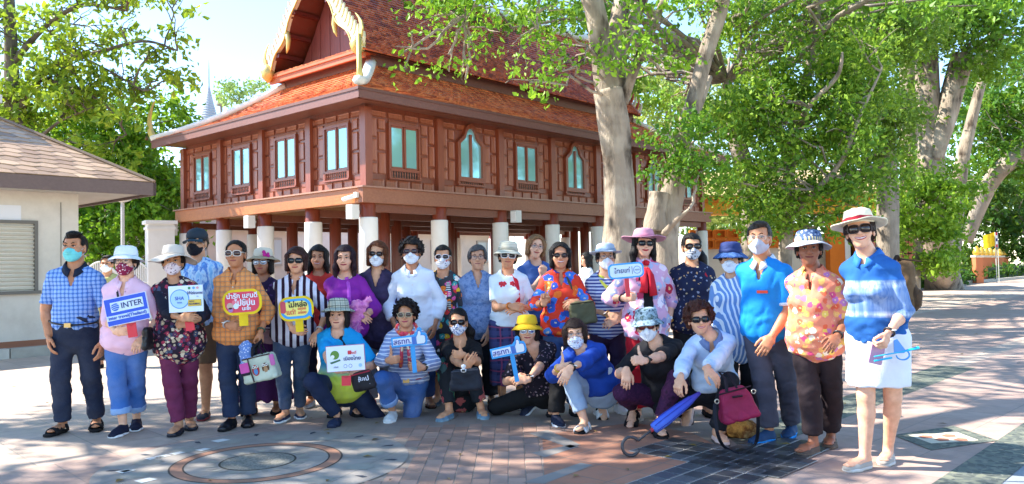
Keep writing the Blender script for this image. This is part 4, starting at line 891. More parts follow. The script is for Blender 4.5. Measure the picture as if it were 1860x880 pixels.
# fence with golden lotus buds, hedge, flag at far right
for k in range(7):
    px = 1776 + k * 8.2; d = 40 + k * 2.6; b = at(px, 490, d); zt = at(px, 468, d)[2]; t = thing('fence_pillar', 'short orange fence pillar with golden lotus bud, hedge at its foot', 'pillar', (b[0], b[1], 0), 'lotus topped fence pillars')
    MB().box((b[0], b[1], zt / 2), (0.36, 0.36, zt)).build('pillar_shaft', plaster('c87850', 'a05c3c', 0.3), t); MB().box((b[0], b[1], zt + 0.06), (0.44, 0.44, 0.1)).build('pillar_cap', plaster('d8c8b0'), t)
    MB().lathe([(0.12, 0.05), (0.2, 0.16), (0.2, 0.27), (0.12, 0.42), (0.02, 0.56)], 12, None, (b[0], b[1], zt + 0.02)).build('lotus_bud', gloss('d8ac40', 0.35, 0.4), t, True)
fp_ = at(1810, 490, 40); zt = at(1810, 422, 40)[2]; ft = thing('flag', 'yellow flag on a thin pole above the lotus fence', 'flag', (fp_[0], fp_[1], 0)); MB().tube([(fp_[0], fp_[1], 0), (fp_[0], fp_[1], zt)], 0.025, 6).build('pole', gloss('b8b8b0', 0.4), ft)
V = [(fp_[0] - 0.0 - 0.55 * i / 5, fp_[1] + 0.08 * math.sin(i * 1.6), zt - j * 0.68 - 0.15 * i / 5) for i in range(6) for j in (0, 1)]; mobj('flag_cloth', np.array(V + [(x, y + 0.01, z) for x, y, z in V]), [(2 * i, 2 * i + 1, 2 * i + 3, 2 * i + 2) for i in range(5)] + [(12 + 2 * i + 2, 12 + 2 * i + 3, 12 + 2 * i + 1, 12 + 2 * i) for i in range(5)], solid('e8c020'), ft, True)
V = [(fp_[0] + 0.3 - 0.2 * i / 3, fp_[1] + 0.3, zt - 0.05 - 0.23 * j) for i in range(4) for j in range(5)]
fb = thing('flag', 'striped red white and blue flag behind the yellow flag', 'flag', (fp_[0] + 0.3, fp_[1] + 0.3, 0)); MB().tube([(fp_[0] + 0.3, fp_[1] + 0.3, 0), (fp_[0] + 0.3, fp_[1] + 0.3, zt)], 0.022, 6).build('pole', gloss('b8b8b0', 0.4), fb)
for j, c in enumerate(('c02838', 'e8e8e8', '28306a', 'e8e8e8', 'c02838')): MB().box((fp_[0] + 0.22, fp_[1] + 0.3, zt - 0.08 - 0.15 * j), (0.16, 0.015, 0.15)).build('flag_stripe', solid(c), fb)
# ---------------------------------------------------------------- trees
@cached
def leaf_mat(*cols):
    s = NT('leaves'); r = s.n('NewGeometry').outputs['Random Per Island']; k = len(cols)
    c = s.ramp(s.math('ADD', s.math('MULTIPLY', r, 0.55), s.math('MULTIPLY', s.noise(0.8, 3), 0.45)), [(0.08 + 0.84 * i / (k - 1), lin(q)) for i, q in enumerate(cols)])
    s.done(c, 0.48, 0.35)
    t = s.n('BsdfTranslucent', {0: s.mix(0.35, c, lin('b8d23c'))}); m = s.n('MixShader', {0: 0.38, 1: s.b.outputs[0], 2: t.outputs[0]})
    s.t.links.new(m.outputs[0], s.t.nodes['Material Output'].inputs[0]); return s.m
@cached
def bark(c, c2, c3='d8d0c0'):
    s = NT('bark'); v = s.n('Mapping', {'Vector': s.tc(), 'Scale': (1, 1, 0.28)}).outputs[0]
    n = s.noise(5, 6, 0.65, v); n2 = s.noise(1.3, 3); s.bump(s.math('ADD', n, s.math('MULTIPLY', s.noise(22, 4, 0.6, v), 0.5)), 0.9, 0.06); vc = s.voro(3.2, v); n = s.math('MULTIPLY_ADD', vc.outputs['Distance'], 0.35, s.math('MULTIPLY', n, 0.72))
    return s.done(s.mix(s.ramp(n2, [(0.5, (0, 0, 0, 1)), (0.62, (0.7, 0.7, 0.7, 1))]), s.ramp(n, [(0.36, lin(c)), (0.56, lin(c2))]), s.mix(n, lin(c2), lin(c3))), 0.9, 0.15)
def leaves_geo(clumps, size, seed, spread=0.24, droop=0.5):
    """clumps: (centre, radii, leaves). Leaves sit in sprays through each clump's volume"""
    r = np.random.RandomState(seed); VV = []
    for c, rd, n in clumps:
        rd = np.broadcast_to(np.asarray(rd, float), (3,)); ns = max(3, int(n / 26))
        d = r.normal(size=(ns, 3)); d /= np.linalg.norm(d, axis=1, keepdims=True); sc = np.asarray(c) + d * rd * (r.uniform(0.15, 1, (ns, 1)) ** 0.6) * (0.8 + 0.3 * r.uniform(size=(ns, 1)))
        w_ = r.uniform(0.3, 1.7, ns); cnt = np.maximum(2, (w_ / w_.sum() * n).astype(int)); idx = np.repeat(np.arange(ns), cnt)
        sd = r.normal(size=(ns, 3)) * V3(1, 1, 0.35); sd /= np.linalg.norm(sd, axis=1, keepdims=True)
        al = r.uniform(-1, 1, (len(idx), 1)); p = sc[idx] + sd[idx] * al * spread * 1.9 + r.normal(size=(len(idx), 3)) * spread * V3(0.55, 0.55, 0.4) - V3(0, 0, 1) * droop * spread * np.abs(al)
        m = len(p); a = r.normal(size=(m, 3)) + sd[idx] * 0.5; a[:, 2] -= droop; a /= np.linalg.norm(a, axis=1, keepdims=True); b = np.cross(a, r.normal(size=(m, 3))); b /= np.linalg.norm(b, axis=1, keepdims=True); nn = np.cross(a, b)
        L = size * r.choice([0.55, 0.75, 0.95, 1.15, 1.5], (m, 1)) * r.uniform(0.85, 1.15, (m, 1)); Wd = L * 0.29
        VV.append(np.stack([p - a * L * 0.5, p + b * Wd + nn * Wd * 0.35 - a * L * 0.05, p + a * L * 0.5, p - b * Wd + nn * Wd * 0.35 - a * L * 0.05], 1))
    V = np.concatenate(VV); n = len(V); i = np.arange(n)[:, None] * 4
    return V.reshape(-1, 3), np.concatenate([i + np.array([0, 1, 2]), i + np.array([0, 2, 3])])
def curve(p, q, sag, seed, n=7):
    r = np.random.RandomState(seed); d = q - p; L = np.linalg.norm(d); o = r.normal(size=(n, 3)) * L * 0.035; o[0] = o[-1] = 0
    return [p + d * t + V3(0, 0, sag * L * math.sin(math.pi * t)) + o[k] for k, t in enumerate(np.linspace(0, 1, n))]
def smooth(P, n=22):
    P = np.asarray(P, float); t = np.linspace(0, len(P) - 1, n); i = np.clip(t.astype(int), 0, len(P) - 2); f = (t - i)[:, None]; g = lambda k: P[np.clip(k, 0, len(P) - 1)]
    a, b, c, d = g(i - 1), g(i), g(i + 1), g(i + 2); return 0.5 * (2 * b + (c - a) * f + (2 * a - 5 * b + 4 * c - d) * f ** 2 + (3 * b - a - 3 * c + d) * f ** 3)
def limb(m, P, R, n=12, seed=0, rough=0.075):
    q = smooth(P, max(10, 5 * len(P))); rr = np.interp(np.linspace(0, len(R) - 1, len(q)), np.arange(len(R)), R); g = np.random.RandomState(seed); k0 = sum(len(v) for v in m.V)
    m.tube(q, rr, n); V = m.V[-1]; c = np.repeat(q, n, 0); dv = V - c; a = np.tile(np.arange(n), len(q)) * 2 * np.pi / n; h = np.repeat(np.arange(len(q)), n)
    m.V[-1] = c + dv * (1 + rough * np.sin(a * 3 + g.uniform(0, 6) + h * 0.3) + rough * 0.7 * np.sin(a * 5 + h * 0.55 + g.uniform(0, 6)))[:, None]
GREENS = ('2f5a14', '47761c', '5f9024', '7eaa34', '9cbf48')
def tree(name, lab, cat, base, limbs, clumps, size, cols, bk, seed, twigs=2, spread=0.24, group=None, twr=0.03, droop=0.5):
    t = thing(name, lab, cat, base, group); P0 = []
    for k, (P, R) in enumerate(limbs):
        m = MB(); limb(m, P, R, 14 if R[0] > 0.2 else 8, seed + k); m.build('trunk' if k == 0 else 'branch', bk, t, True); P0 += [(p, r) for p, r in zip(smooth(P, 12), np.interp(np.linspace(0, len(R) - 1, 12), np.arange(len(R)), R))]
    if clumps:
        pts = np.array([p for p, _ in P0]); m = MB(); g = np.random.RandomState(seed + 3)
        for k, (c, rd, n) in enumerate(clumps):
            c = np.asarray(c, float); rd3 = np.broadcast_to(np.asarray(rd, float), (3,)); D = np.linalg.norm(pts - c, axis=1) + 1.5 * (pts[:, 2] > c[2]) ; j = int(np.argmin(D)); L = curve(pts[j], c, 0.06, seed + k); r0 = min(P0[j][1] * 0.6, 0.012 + 0.009 * D[j])
            m.tube(L, np.linspace(max(r0, twr), twr * 0.6, len(L)), 6, False)
            for _ in range(twigs):
                q = c + g.normal(size=3) * rd3 * 0.55; i = g.randint(3, len(L)); m.tube(curve(L[i], q, 0.05, seed + k * 7 + _, 5), np.linspace(twr * 0.6, twr * 0.2, 5), 4, False)
        m.build('twigs', bk, t, True)['kind'] = 'stuff'
        V, F = leaves_geo(clumps, size, seed, spread, droop); mobj('crown', V, F, leaf_mat(*cols), t)
    return t
def cl(px, py, y, r, n): return (at(px, py, y), r, n)
rng = random.Random(11)
PALE = bark('40362e', '988a7a', 'c4b8a6'); DARK = bark('4c443c', '6e6458', '8a8070'); MID = bark('6a6054', '94887a', 'b4a898')
# big pale trunk in front of the house
T1 = [at(1125, 600, 15.2) * V3(1, 1, 0), at(1124, 480, 15.2), at(1126, 400, 15.2), at(1120, 300, 15.2), at(1115, 220, 15.2), at(1108, 165, 15.2)]
l1 = [([*T1], [0.48, 0.34, 0.3, 0.275, 0.29, 0.31]),
      ([at(1104, 175, 15.2), at(1094, 110, 15.2), at(1085, 40, 15.1), at(1062, -40, 15.0), at(1030, -150, 14.6), at(1000, -260, 14.2)], [0.22, 0.19, 0.2, 0.21, 0.16, 0.1]), ([at(1070, -30, 15), at(1000, -95, 14.2), at(900, -100, 13.2), at(800, -80, 12.5), at(740, -40, 12.3)], [0.11, 0.08, 0.06, 0.04, 0.02]), ([at(1040, -120, 14.7), at(1000, -70, 14), at(980, 0, 13.6), at(975, 40, 13.5)], [0.08, 0.05, 0.03, 0.015]), ([at(860, -95, 12.9), at(850, -30, 12.6), at(845, 30, 12.5)], [0.04, 0.025, 0.012]),
      ([at(1120, 170, 15.2), at(1118, 90, 15.3), at(1128, 20, 15.4), at(1145, -60, 15.6), at(1180, -200, 16)], [0.2, 0.2, 0.17, 0.15, 0.1]),
      ([at(1130, 185, 15.2), at(1148, 140, 15.0), at(1165, 95, 14.9), at(1185, 50, 14.9), at(1215, -20, 15)], [0.14, 0.09, 0.085, 0.08, 0.06]),
      ([at(1116, 110, 15.3), at(1150, 40, 15.6), at(1175, -20, 15.8), at(1220, -120, 16)], [0.14, 0.13, 0.12, 0.08])]
c1 = [cl(790, 30, 12.5, (0.5, 0.5, 0.45), 330), cl(845, 60, 12.5, (0.45, 0.5, 0.5), 330), cl(880, 15, 12.6, (0.5, 0.5, 0.35), 300), cl(815, 100, 12.4, (0.25, 0.3, 0.3), 90), cl(735, 95, 12.3, (0.12, 0.2, 0.35), 50), cl(735, 125, 12.3, (0.12, 0.2, 0.15), 30),
      cl(855, 110, 12.5, (0.15, 0.2, 0.3), 50), cl(845, 145, 12.5, (0.08, 0.15, 0.1), 16), cl(980, 60, 13.4, (0.45, 0.5, 0.5), 340), cl(1000, 110, 13.6, (0.5, 0.5, 0.4), 380), cl(940, 110, 13.4, (0.3, 0.3, 0.35), 180), cl(960, 150, 13.5, (0.3, 0.4, 0.25), 170), cl(1030, 60, 13.8, (0.4, 0.4, 0.5), 260),
      cl(1020, 130, 13.7, (0.35, 0.35, 0.3), 190), cl(1110, 110, 14.4, (0.35, 0.3, 0.25), 260), cl(1130, 60, 14.4, (0.4, 0.4, 0.3), 220), cl(1170, 100, 14.4, (0.4, 0.4, 0.35), 260), cl(1210, 40, 14.6, (0.6, 0.5, 0.5), 420), cl(1240, 100, 14.8, (0.4, 0.4, 0.4), 260), cl(1000, 10, 13.5, (0.5, 0.5, 0.3), 180), cl(1150, 0, 14.6, (0.5, 0.5, 0.4), 260),
      cl(870, -30, 12.6, (0.6, 0.6, 0.4), 260)]
c1 = [(c, r, int(n * (0.36 if 900 < 930 + c[0] / c[1] * FPX < 1075 else 0.55))) for c, r, n in c1]
for k in range(15): c1.append((V3(rng.uniform(1.5, 7), rng.uniform(11.5, 18.5), rng.uniform(8.4, 11)), (1.1, 1.1, 0.7), 420))
BRIGHT = ('2c5410', '5c8e1c', '7cae26', '9cc83a', 'b4d650')
tree('rain_tree', 'massive pale grey trunk rising between the group and the house', 'tree', T1[0], l1, c1, 0.1, BRIGHT, PALE, 21, 2, 0.19)
# leaning second tree with cut stump
b2 = at(1205, 560, 17) * V3(1, 1, 0)
l2 = [([b2, at(1208, 420, 17), at(1225, 330, 17), at(1240, 250, 17.1), at(1262, 180, 17.2), at(1285, 90, 17.3), at(1312, 0, 17.5), at(1335, -120, 17.8)], [0.4, 0.3, 0.23, 0.21, 0.17, 0.17, 0.16, 0.12]),
      ([at(1190, 420, 16.8), at(1193, 385, 16.8), at(1197, 350, 16.8)], [0.26, 0.2, 0.21]), ([at(1205, 425, 16.6), at(1235, 395, 16.2), at(1252, 380, 16)], [0.08, 0.045, 0.02]), ([at(1235, 250, 17.1), at(1262, 210, 17.6), at(1290, 140, 18)], [0.16, 0.1, 0.06])]
c2 = [cl(1240, 280, 16.2, (0.5, 0.4, 0.4), 420), cl(1210, 255, 16.4, (0.3, 0.3, 0.25), 140), cl(1280, 240, 16.3, (0.5, 0.4, 0.45), 420), cl(1180, 240, 17, (0.3, 0.3, 0.2), 110), cl(1250, 215, 16.8, (0.4, 0.4, 0.35), 260), cl(1275, 310, 16.2, (0.35, 0.3, 0.3), 240), cl(1215, 300, 16.2, (0.3, 0.3, 0.2), 130), cl(1300, 290, 16.2, (0.4, 0.4, 0.3), 260), cl(1330, -40, 17, (1.2, 1, 0.6), 420), cl(1265, 20, 17.5, (0.5, 0.5, 0.4), 200)]
tree('leaning_tree', 'leaning grey tree with sawn stump beside the big pale trunk', 'tree', b2, l2, c2, 0.105, ('27500f', '3c6e16', '588c20', '7aa832'), PALE, 31)
# the broad green mass right of the house: several trees
def mass(px0, px1, py0, py1, y0, y1, n, r, leaves, seed):
    g = random.Random(seed); return [cl(g.uniform(px0, px1), g.uniform(py0, py1), g.uniform(y0, y1), (r * g.uniform(0.7, 1.3), r, r * g.uniform(0.55, 0.95)), leaves) for _ in range(n)]
def bt(px, y): return at(px, 500, y) * V3(1, 1, 0)
b = bt(1420, 20.5)
l = [([b, at(1430, 380, 20.5), at(1440, 250, 20.5), at(1470, 120, 20.5), at(1490, -20, 20.5)], [0.2, 0.17, 0.15, 0.12, 0.08]), ([at(1440, 300, 20.5), at(1400, 220, 20.2), at(1360, 100, 20)], [0.13, 0.1, 0.05]), ([at(1445, 240, 20.5), at(1500, 190, 20.2), at(1560, 120, 20)], [0.12, 0.09, 0.05]), ([at(1432, 400, 20.4), at(1480, 350, 19), at(1530, 290, 18.6), at(1560, 215, 18.4), at(1600, 130, 18.6)], [0.1, 0.07, 0.055, 0.045, 0.02]), ([at(1445, 260, 20.4), at(1465, 200, 19), at(1520, 140, 18.4), at(1530, 95, 18.3)], [0.1, 0.07, 0.05, 0.025])]
cm = mass(1330, 1600, 20, 250, 18.5, 21, 34, 1.0, 560, 41) + mass(1320, 1620, 230, 360, 18.5, 20.5, 20, 0.8, 480, 42) + mass(1330, 1450, -60, 60, 19, 21, 8, 1.0, 480, 43) + mass(1310, 1390, 330, 395, 18.5, 19.5, 6, 0.45, 240, 44) + mass(1360, 1560, 370, 410, 19, 20.5, 8, 0.5, 220, 45)
tree('broadleaf_tree', 'dense bright green broadleaf tree right of the wooden house', 'tree', b, l, [(c, r * np.array(0.82) if hasattr(r, 'shape') else tuple(x * 0.8 for x in r), int(n * rng.uniform(0.3, 1.5))) for c, r, n in cm], 0.115, ('2a4812', '42701a', '689228', '92b43a', 'bcd25c'), MID, 51, 3, 0.3)
b = bt(1610, 25)
l = [([b, at(1612, 400, 25), at(1605, 250, 25), at(1590, 100, 25), at(1580, -60, 25)], [0.36, 0.32, 0.3, 0.26, 0.2]), ([at(1605, 240, 25), at(1560, 160, 24.6), at(1520, 60, 24)], [0.2, 0.15, 0.08])]
cm = mass(1480, 1660, -60, 160, 23, 27, 24, 1.3, 520, 61) + mass(1500, 1640, 160, 380, 23, 26, 14, 0.9, 360, 62)
tree('broadleaf_tree', 'tall shaded tree behind the dense bright green tree', 'tree', b, l, [(c, r, int(n * 1.4)) for c, r, n in cm], 0.135, ('3a5a1a', '54782a', '769838', '98b44c'), MID, 63, 2, 0.3)
# pale forked trunks at the far right
b = gr(1716, 526)
l = [([b, at(1706, 440, 31.5), at(1694, 340, 31), at(1690, 240, 31), at(1684, 120, 31), at(1680, 20, 31), at(1672, -120, 31)], [0.75, 0.52, 0.48, 0.45, 0.42, 0.4, 0.3]), ([at(1697, 290, 30.8), at(1712, 240, 30.6), at(1730, 170, 30.5), at(1748, 100, 30.4)], [0.3, 0.36, 0.4, 0.42]), ([at(1660, 470, 33), at(1655, 330, 33), at(1650, 200, 33), at(1650, 60, 33)], [0.45, 0.4, 0.36, 0.3]), ([at(1725, 500, 33.5), at(1735, 400, 34), at(1747, 300, 34), at(1765, 220, 34), at(1790, 120, 34), at(1810, 20, 34)], [0.34, 0.3, 0.28, 0.22, 0.18, 0.1])]
cm = mass(1640, 1800, -60, 90, 28, 33, 22, 1.5, 460, 71) + mass(1770, 1850, 40, 130, 28, 32, 8, 0.9, 260, 72) + mass(1560, 1680, -80, 60, 28, 32, 10, 1.4, 360, 73) + mass(1600, 1700, 120, 300, 31, 34, 8, 0.8, 180, 75)
tree('forked_tree', 'tall pale forked trunk with grey patches near the road', 'tree', b, l, cm, 0.2, ('2c5412', '48761c', '6a9428', '8cae40'), PALE, 74, 2, 0.35)
b = bt(1665, 27)
cm = mass(1640, 1735, 300, 420, 25.5, 28, 20, 0.42, 170, 81) + mass(1610, 1720, 400, 500, 26, 28, 18, 0.42, 190, 82) + mass(1690, 1770, 330, 385, 26, 28, 8, 0.32, 110, 83) + mass(1600, 1660, 330, 430, 26, 28, 10, 0.4, 120, 85)
tree('vine_shrub', 'yellow green vine covered shrub at the foot of the pale trunk', 'shrub', b, [([b, at(1668, 450, 27), at(1672, 380, 27)], [0.1, 0.08, 0.04])], cm, 0.16, ('4a7418', '6a9424', '90b436', 'b4d04c'), MID, 84, 3, 0.24)
b = bt(1905, 44)
l = [([b, at(1900, 420, 44), at(1895, 300, 43), at(1885, 230, 42)], [0.4, 0.35, 0.3, 0.2]), ([at(1755, 440, 41), at(1780, 370, 40.5), at(1805, 325, 40), at(1840, 290, 39), at(1885, 255, 39)], [0.3, 0.36, 0.4, 0.42, 0.4])]
cm = mass(1740, 1900, 150, 330, 39, 44, 24, 1.8, 420, 91) + mass(1830, 1960, 90, 200, 36, 42, 8, 1.6, 360, 93)
tree('shade_tree', 'dark spreading tree over the road beyond the pale trunk', 'tree', b, l, cm, 0.28, ('1e440e', '305e14', '4a7c1e', '6c9630'), MID, 94, 2, 0.45)
b = bt(1880, 58); cm = mass(1720, 2050, 330, 475, 54, 62, 40, 2.2, 320, 95)
tree('shade_tree', 'deep green tree mass closing the far end of the road', 'tree', b, [([b, at(1880, 440, 58)], [0.4, 0.3])], cm, 0.4, ('163a0c', '265012', '3c6a1a'), MID, 96, 1, 0.6)
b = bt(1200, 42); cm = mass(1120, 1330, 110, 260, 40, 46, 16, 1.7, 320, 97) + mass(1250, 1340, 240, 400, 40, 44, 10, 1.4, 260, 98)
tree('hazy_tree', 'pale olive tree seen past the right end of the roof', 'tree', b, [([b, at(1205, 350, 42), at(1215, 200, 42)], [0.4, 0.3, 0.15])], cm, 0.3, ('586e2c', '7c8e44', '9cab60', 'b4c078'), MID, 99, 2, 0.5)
b = bt(1460, 52); cm = mass(1280, 1700, 300, 470, 48, 56, 30, 2.2, 300, 101)
tree('background_tree', 'dark green tree filling the gap behind the temple lodge', 'tree', b, [([b, at(1460, 400, 52)], [0.4, 0.3])], cm, 0.4, ('1c4210', '2e5c18', '487a24'), MID, 102, 1, 0.6)
# left tree with dark branches against the sky
b = at(30, 520, 24.0) * V3(1, 1, 0)
l = [([b, at(30, 330, 24.0), at(26, 220, 24.0), at(22, 150, 24.0), at(18, 60, 24.0), at(14, -60, 24.0)], [0.4, 0.3, 0.26, 0.2, 0.17, 0.12]), ([at(28, 215, 24.0), at(60, 160, 23.8), at(110, 110, 23.6), at(180, 95, 23.4), at(260, 75, 23.2), at(322, 92, 23.2)], [0.15, 0.11, 0.08, 0.06, 0.045, 0.02]), ([at(20, 120, 24.0), at(80, 50, 23.8), at(150, 10, 23.6), at(230, 20, 23.4)], [0.11, 0.08, 0.06, 0.03]),
     ([at(70, 140, 23.8), at(130, 160, 23.6), at(190, 190, 23.5), at(230, 245, 23.4)], [0.07, 0.05, 0.04, 0.02]), ([at(24, 190, 24.0), at(60, 250, 23.7), at(110, 220, 23.5), at(170, 195, 23.4)], [0.08, 0.06, 0.04, 0.02]), ([at(140, 100, 23.5), at(200, 130, 23.4), at(260, 165, 23.3)], [0.04, 0.03, 0.015])]
cm = mass(-60, 330, -40, 60, 22.5, 25, 22, 0.75, 90, 111) + mass(-20, 230, 60, 180, 22.5, 25, 20, 0.75, 85, 112) + mass(230, 330, 60, 180, 23, 24, 7, 0.4, 70, 113) + mass(80, 230, 150, 270, 22.5, 24.5, 10, 0.7, 95, 114) + mass(-60, 70, 100, 220, 23, 25, 7, 0.75, 150, 115)
tree('almond_tree', 'tall tree with dark bare branches over the kiosk roof', 'tree', b, l, cm, 0.2, ('4c6a12', '6c8a1e', '90a82c', 'b0b83c'), DARK, 116, 5, 0.3, None, 0.03)
b = bt(170, 27); cm = mass(30, 330, 190, 300, 25, 29, 20, 1.1, 420, 121) + mass(140, 330, 290, 380, 25, 28, 16, 1.0, 420, 122) + mass(150, 330, 380, 470, 26, 29, 14, 0.9, 380, 123)
tree('hedge_tree', 'bushy lit green tree between kiosk and wooden house', 'tree', b, [([b, at(170, 400, 27), at(180, 280, 27)], [0.3, 0.2, 0.1])], cm, 0.2, ('2c5a10', '4a8218', '6ea024', '98c038'), MID, 124, 2, 0.35)
b = bt(-60, 36); cm = mass(-260, 330, 330, 480, 34, 42, 34, 1.7, 300, 125)
tree('background_tree', 'darker tree row behind the white gate', 'tree', b, [([b, at(-60, 400, 36)], [0.3, 0.2])], cm, 0.32, ('1e4810', '346818', '528824'), MID, 126, 1, 0.5)
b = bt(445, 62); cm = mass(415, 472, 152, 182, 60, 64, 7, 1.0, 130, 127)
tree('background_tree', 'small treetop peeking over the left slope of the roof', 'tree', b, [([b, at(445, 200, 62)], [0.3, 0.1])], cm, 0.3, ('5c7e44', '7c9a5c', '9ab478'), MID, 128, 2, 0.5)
# trees outside the frame that shade the forecourt
def shade(lab, bx, by, cells, size, seed, n, zr=(6.6, 8.6), r=0.9):
    b = V3(bx, by, 0); g = random.Random(seed); cx = sum(c[0] for c in cells) / len(cells); cy = sum(c[1] for c in cells) / len(cells)
    cm = [(V3(x + g.uniform(-.35, .35), y + g.uniform(-.35, .35), g.uniform(*zr)), (r * g.uniform(0.7, 1.2), r * g.uniform(0.7, 1.2), 0.4), int(n * g.uniform(0.6, 1.3))) for x, y in cells]
    tree('shade_tree', lab, 'tree', b, [([b, b + V3(0.2, 0.1, 2.5), lerp(b, V3(cx, cy, 0), 0.4) + V3(0, 0, 4.6), V3(cx, cy, 6.4)], [0.4, 0.32, 0.24, 0.12])], cm, size, GREENS, MID, seed, 2, 0.3)
SH = V3(SUN_DIR[0] / SUN_DIR[2], SUN_DIR[1] / SUN_DIR[2], 0)
def shadow_cells(x0, x1, y0, y1, step, keep, seed, z=7.6):
    g = random.Random(seed); out = []
    x = x0
    while x <= x1:
        y = y0
        while y <= y1:
            if g.random() < keep: out.append((x + SH[0] * z, y + SH[1] * z))
            y += step
        x += step
    return out
shade('broad shade tree whose crown dapples the group, trunk beyond the left edge', -13.5, 9.5, shadow_cells(-4.6, 2.6, 4.0, 8.4, 0.95, 0.86, 131), 0.15, 132, 300)
shade('shade tree left of the camera that dapples the right side of the plaza', -7.5, 3.0, shadow_cells(2.6, 10, 3.5, 12, 1.15, 0.62, 133), 0.15, 134, 280)
shade('shade tree behind the camera side darkening the near paving', -13, 3.2, shadow_cells(-5, 4.5, 1.5, 4.2, 1.1, 0.8, 135), 0.16, 136, 280)
shade('tall shade tree by the road casting stripes over the paving', 6.5, 22, shadow_cells(5, 22, 13, 30, 1.7, 0.5, 137), 0.2, 138, 320, (7.5, 9.5), 1.2)
# hedge
h0, h1 = at(1690, 505, 36), at(1850, 505, 52)
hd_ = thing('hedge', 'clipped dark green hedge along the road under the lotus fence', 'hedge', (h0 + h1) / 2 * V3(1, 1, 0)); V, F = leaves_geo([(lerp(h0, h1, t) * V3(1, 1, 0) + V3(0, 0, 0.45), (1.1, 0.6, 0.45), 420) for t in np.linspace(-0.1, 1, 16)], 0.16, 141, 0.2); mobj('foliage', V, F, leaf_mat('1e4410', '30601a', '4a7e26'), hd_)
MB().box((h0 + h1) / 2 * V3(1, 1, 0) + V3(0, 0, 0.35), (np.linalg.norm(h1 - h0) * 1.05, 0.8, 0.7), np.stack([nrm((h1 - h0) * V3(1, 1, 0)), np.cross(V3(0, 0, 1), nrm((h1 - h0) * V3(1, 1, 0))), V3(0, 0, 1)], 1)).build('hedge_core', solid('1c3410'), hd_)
# ---------------------------------------------------------------- the plaza
@cached
def paving(c1, c2, joint, bw=0.25, bh=0.25, ang=0.0, off=0.0, dirt=0.35, mortar=0.006):
    s = NT('paving'); v = s.n('Mapping', {'Vector': s.tc(), 'Rotation': (0, 0, rad(ang))}).outputs[0]
    b = s.n('TexBrick', {'Vector': v, 'Color1': lin(c1), 'Color2': lin(c2), 'Mortar': lin(joint), 'Scale': 1.0, 'Mortar Size': mortar, 'Bias': 0.0, 'Brick Width': bw, 'Row Height': bh}, offset=off)
    n = s.noise(0.9, 5, 0.6); n2 = s.noise(7, 5, 0.65)
    c = s.mix(s.ramp(n, [(0.4, (0, 0, 0, 1)), (0.7, (dirt,) * 3 + (1,))]), b.outputs[0], s.mix(n2, lin('8a8078'), lin('b0a294'))); c = s.mix(s.ramp(n2, [(0.3, (0.25,) * 3 + (1,)), (0.6, (0, 0, 0, 1))]), c, lin('5e544c'))
    s.bump(s.math('ADD', s.math('MULTIPLY', b.outputs[1], -1.0), s.math('MULTIPLY', s.noise(40, 4), 0.25)), 0.35, 0.006)
    return s.done(c, s.math('MULTIPLY_ADD', n2, 0.3, 0.5), 0.3)
@cached
def mosaic(base, cols, scale, size=0.45):
    s = NT('mosaic'); v = s.voro(scale); k = len(cols); r = s.n('SeparateColor', v.outputs['Color']).outputs[0]
    e = s.voro(scale, None, 'DISTANCE_TO_EDGE'); c = s.mix(s.math('LESS_THAN', e.outputs['Distance'], 0.05), s.ramp(r, [(i / k, lin(q)) for i, q in enumerate(cols)], 'CONSTANT'), lin(base))
    return s.done(s.mix(s.ramp(s.noise(6, 4), [(0.45, (0, 0, 0, 1)), (0.7, (0.4,) * 3 + (1,))]), c, lin(base)), 0.6, 0.3)
g = MB(); g.add([(-90, -12, 0), (90, -12, 0), (90, 160, 0), (-90, 160, 0)], [(0, 1, 2, 3)])
tag(g.build('plaza', paving('c0aa98', 'ceb9a8', 'a4988a', 0.5, 0.5, 46, 0.5, 0.6)), kind='structure')
def quadp(name, P, z, mat, kind='structure', parent=None):
    z = z * 0.35; o = mobj(name, [(p[0], p[1], z) for p in P], [tuple(range(len(P)))], mat, parent); 
    if kind: o['kind'] = kind
    return o
def strip(name, p, d, L, wd, z, mat):
    d = nrm(V3(d[0], d[1], 0)); n = V3(d[1], -d[0], 0); p = V3(p[0], p[1], 0); return quadp(name, [p, p + d * L, p + d * L + n * wd, p + n * wd], z, mat)
MARB = mosaic('70726a', ['585e56', '6a7064', '80826f', '4c524c'], 24); GREY = paving('9a948c', 'a8a298', '847e76', 1.2, 1.2, 46, 0.0, 0.5); PINK = paving('b29486', 'bea294', '9c8a80', 0.4, 0.4, 46, 0.0, 0.4); BLUEG = paving('8a949c', '98a0a6', '7c848a', 0.9, 0.9, 46, 0.0, 0.3)
D44 = V3(math.sin(rad(44)), math.cos(rad(44)), 0); N44 = V3(D44[1], -D44[0], 0)
p = gr(1650, 716); a0 = p - D44 * 7
strip('grey_path', a0 - D44 * 2, D44, 30, 1.15, 0.006, GREY); strip('marble_border', a0 + N44 * 0.0 - N44 * 0.42, D44, 9.4, 0.42, 0.0105, MARB)
strip('pink_paving', a0 - N44 * 0.42 - N44 * 3.2, D44, 30, 3.2, 0.004, PINK)
q = gr(1690, 882); a1 = q - D44 * 6
strip('pink_paving', a1 - N44 * 1.3, D44, 30, 1.3, 0.0085, PINK); strip('marble_border', a1, D44, 9, 0.3, 0.0125, MARB); strip('grey_path', a1 + N44 * 0.3, D44, 30, 5, 0.0035, BLUEG)
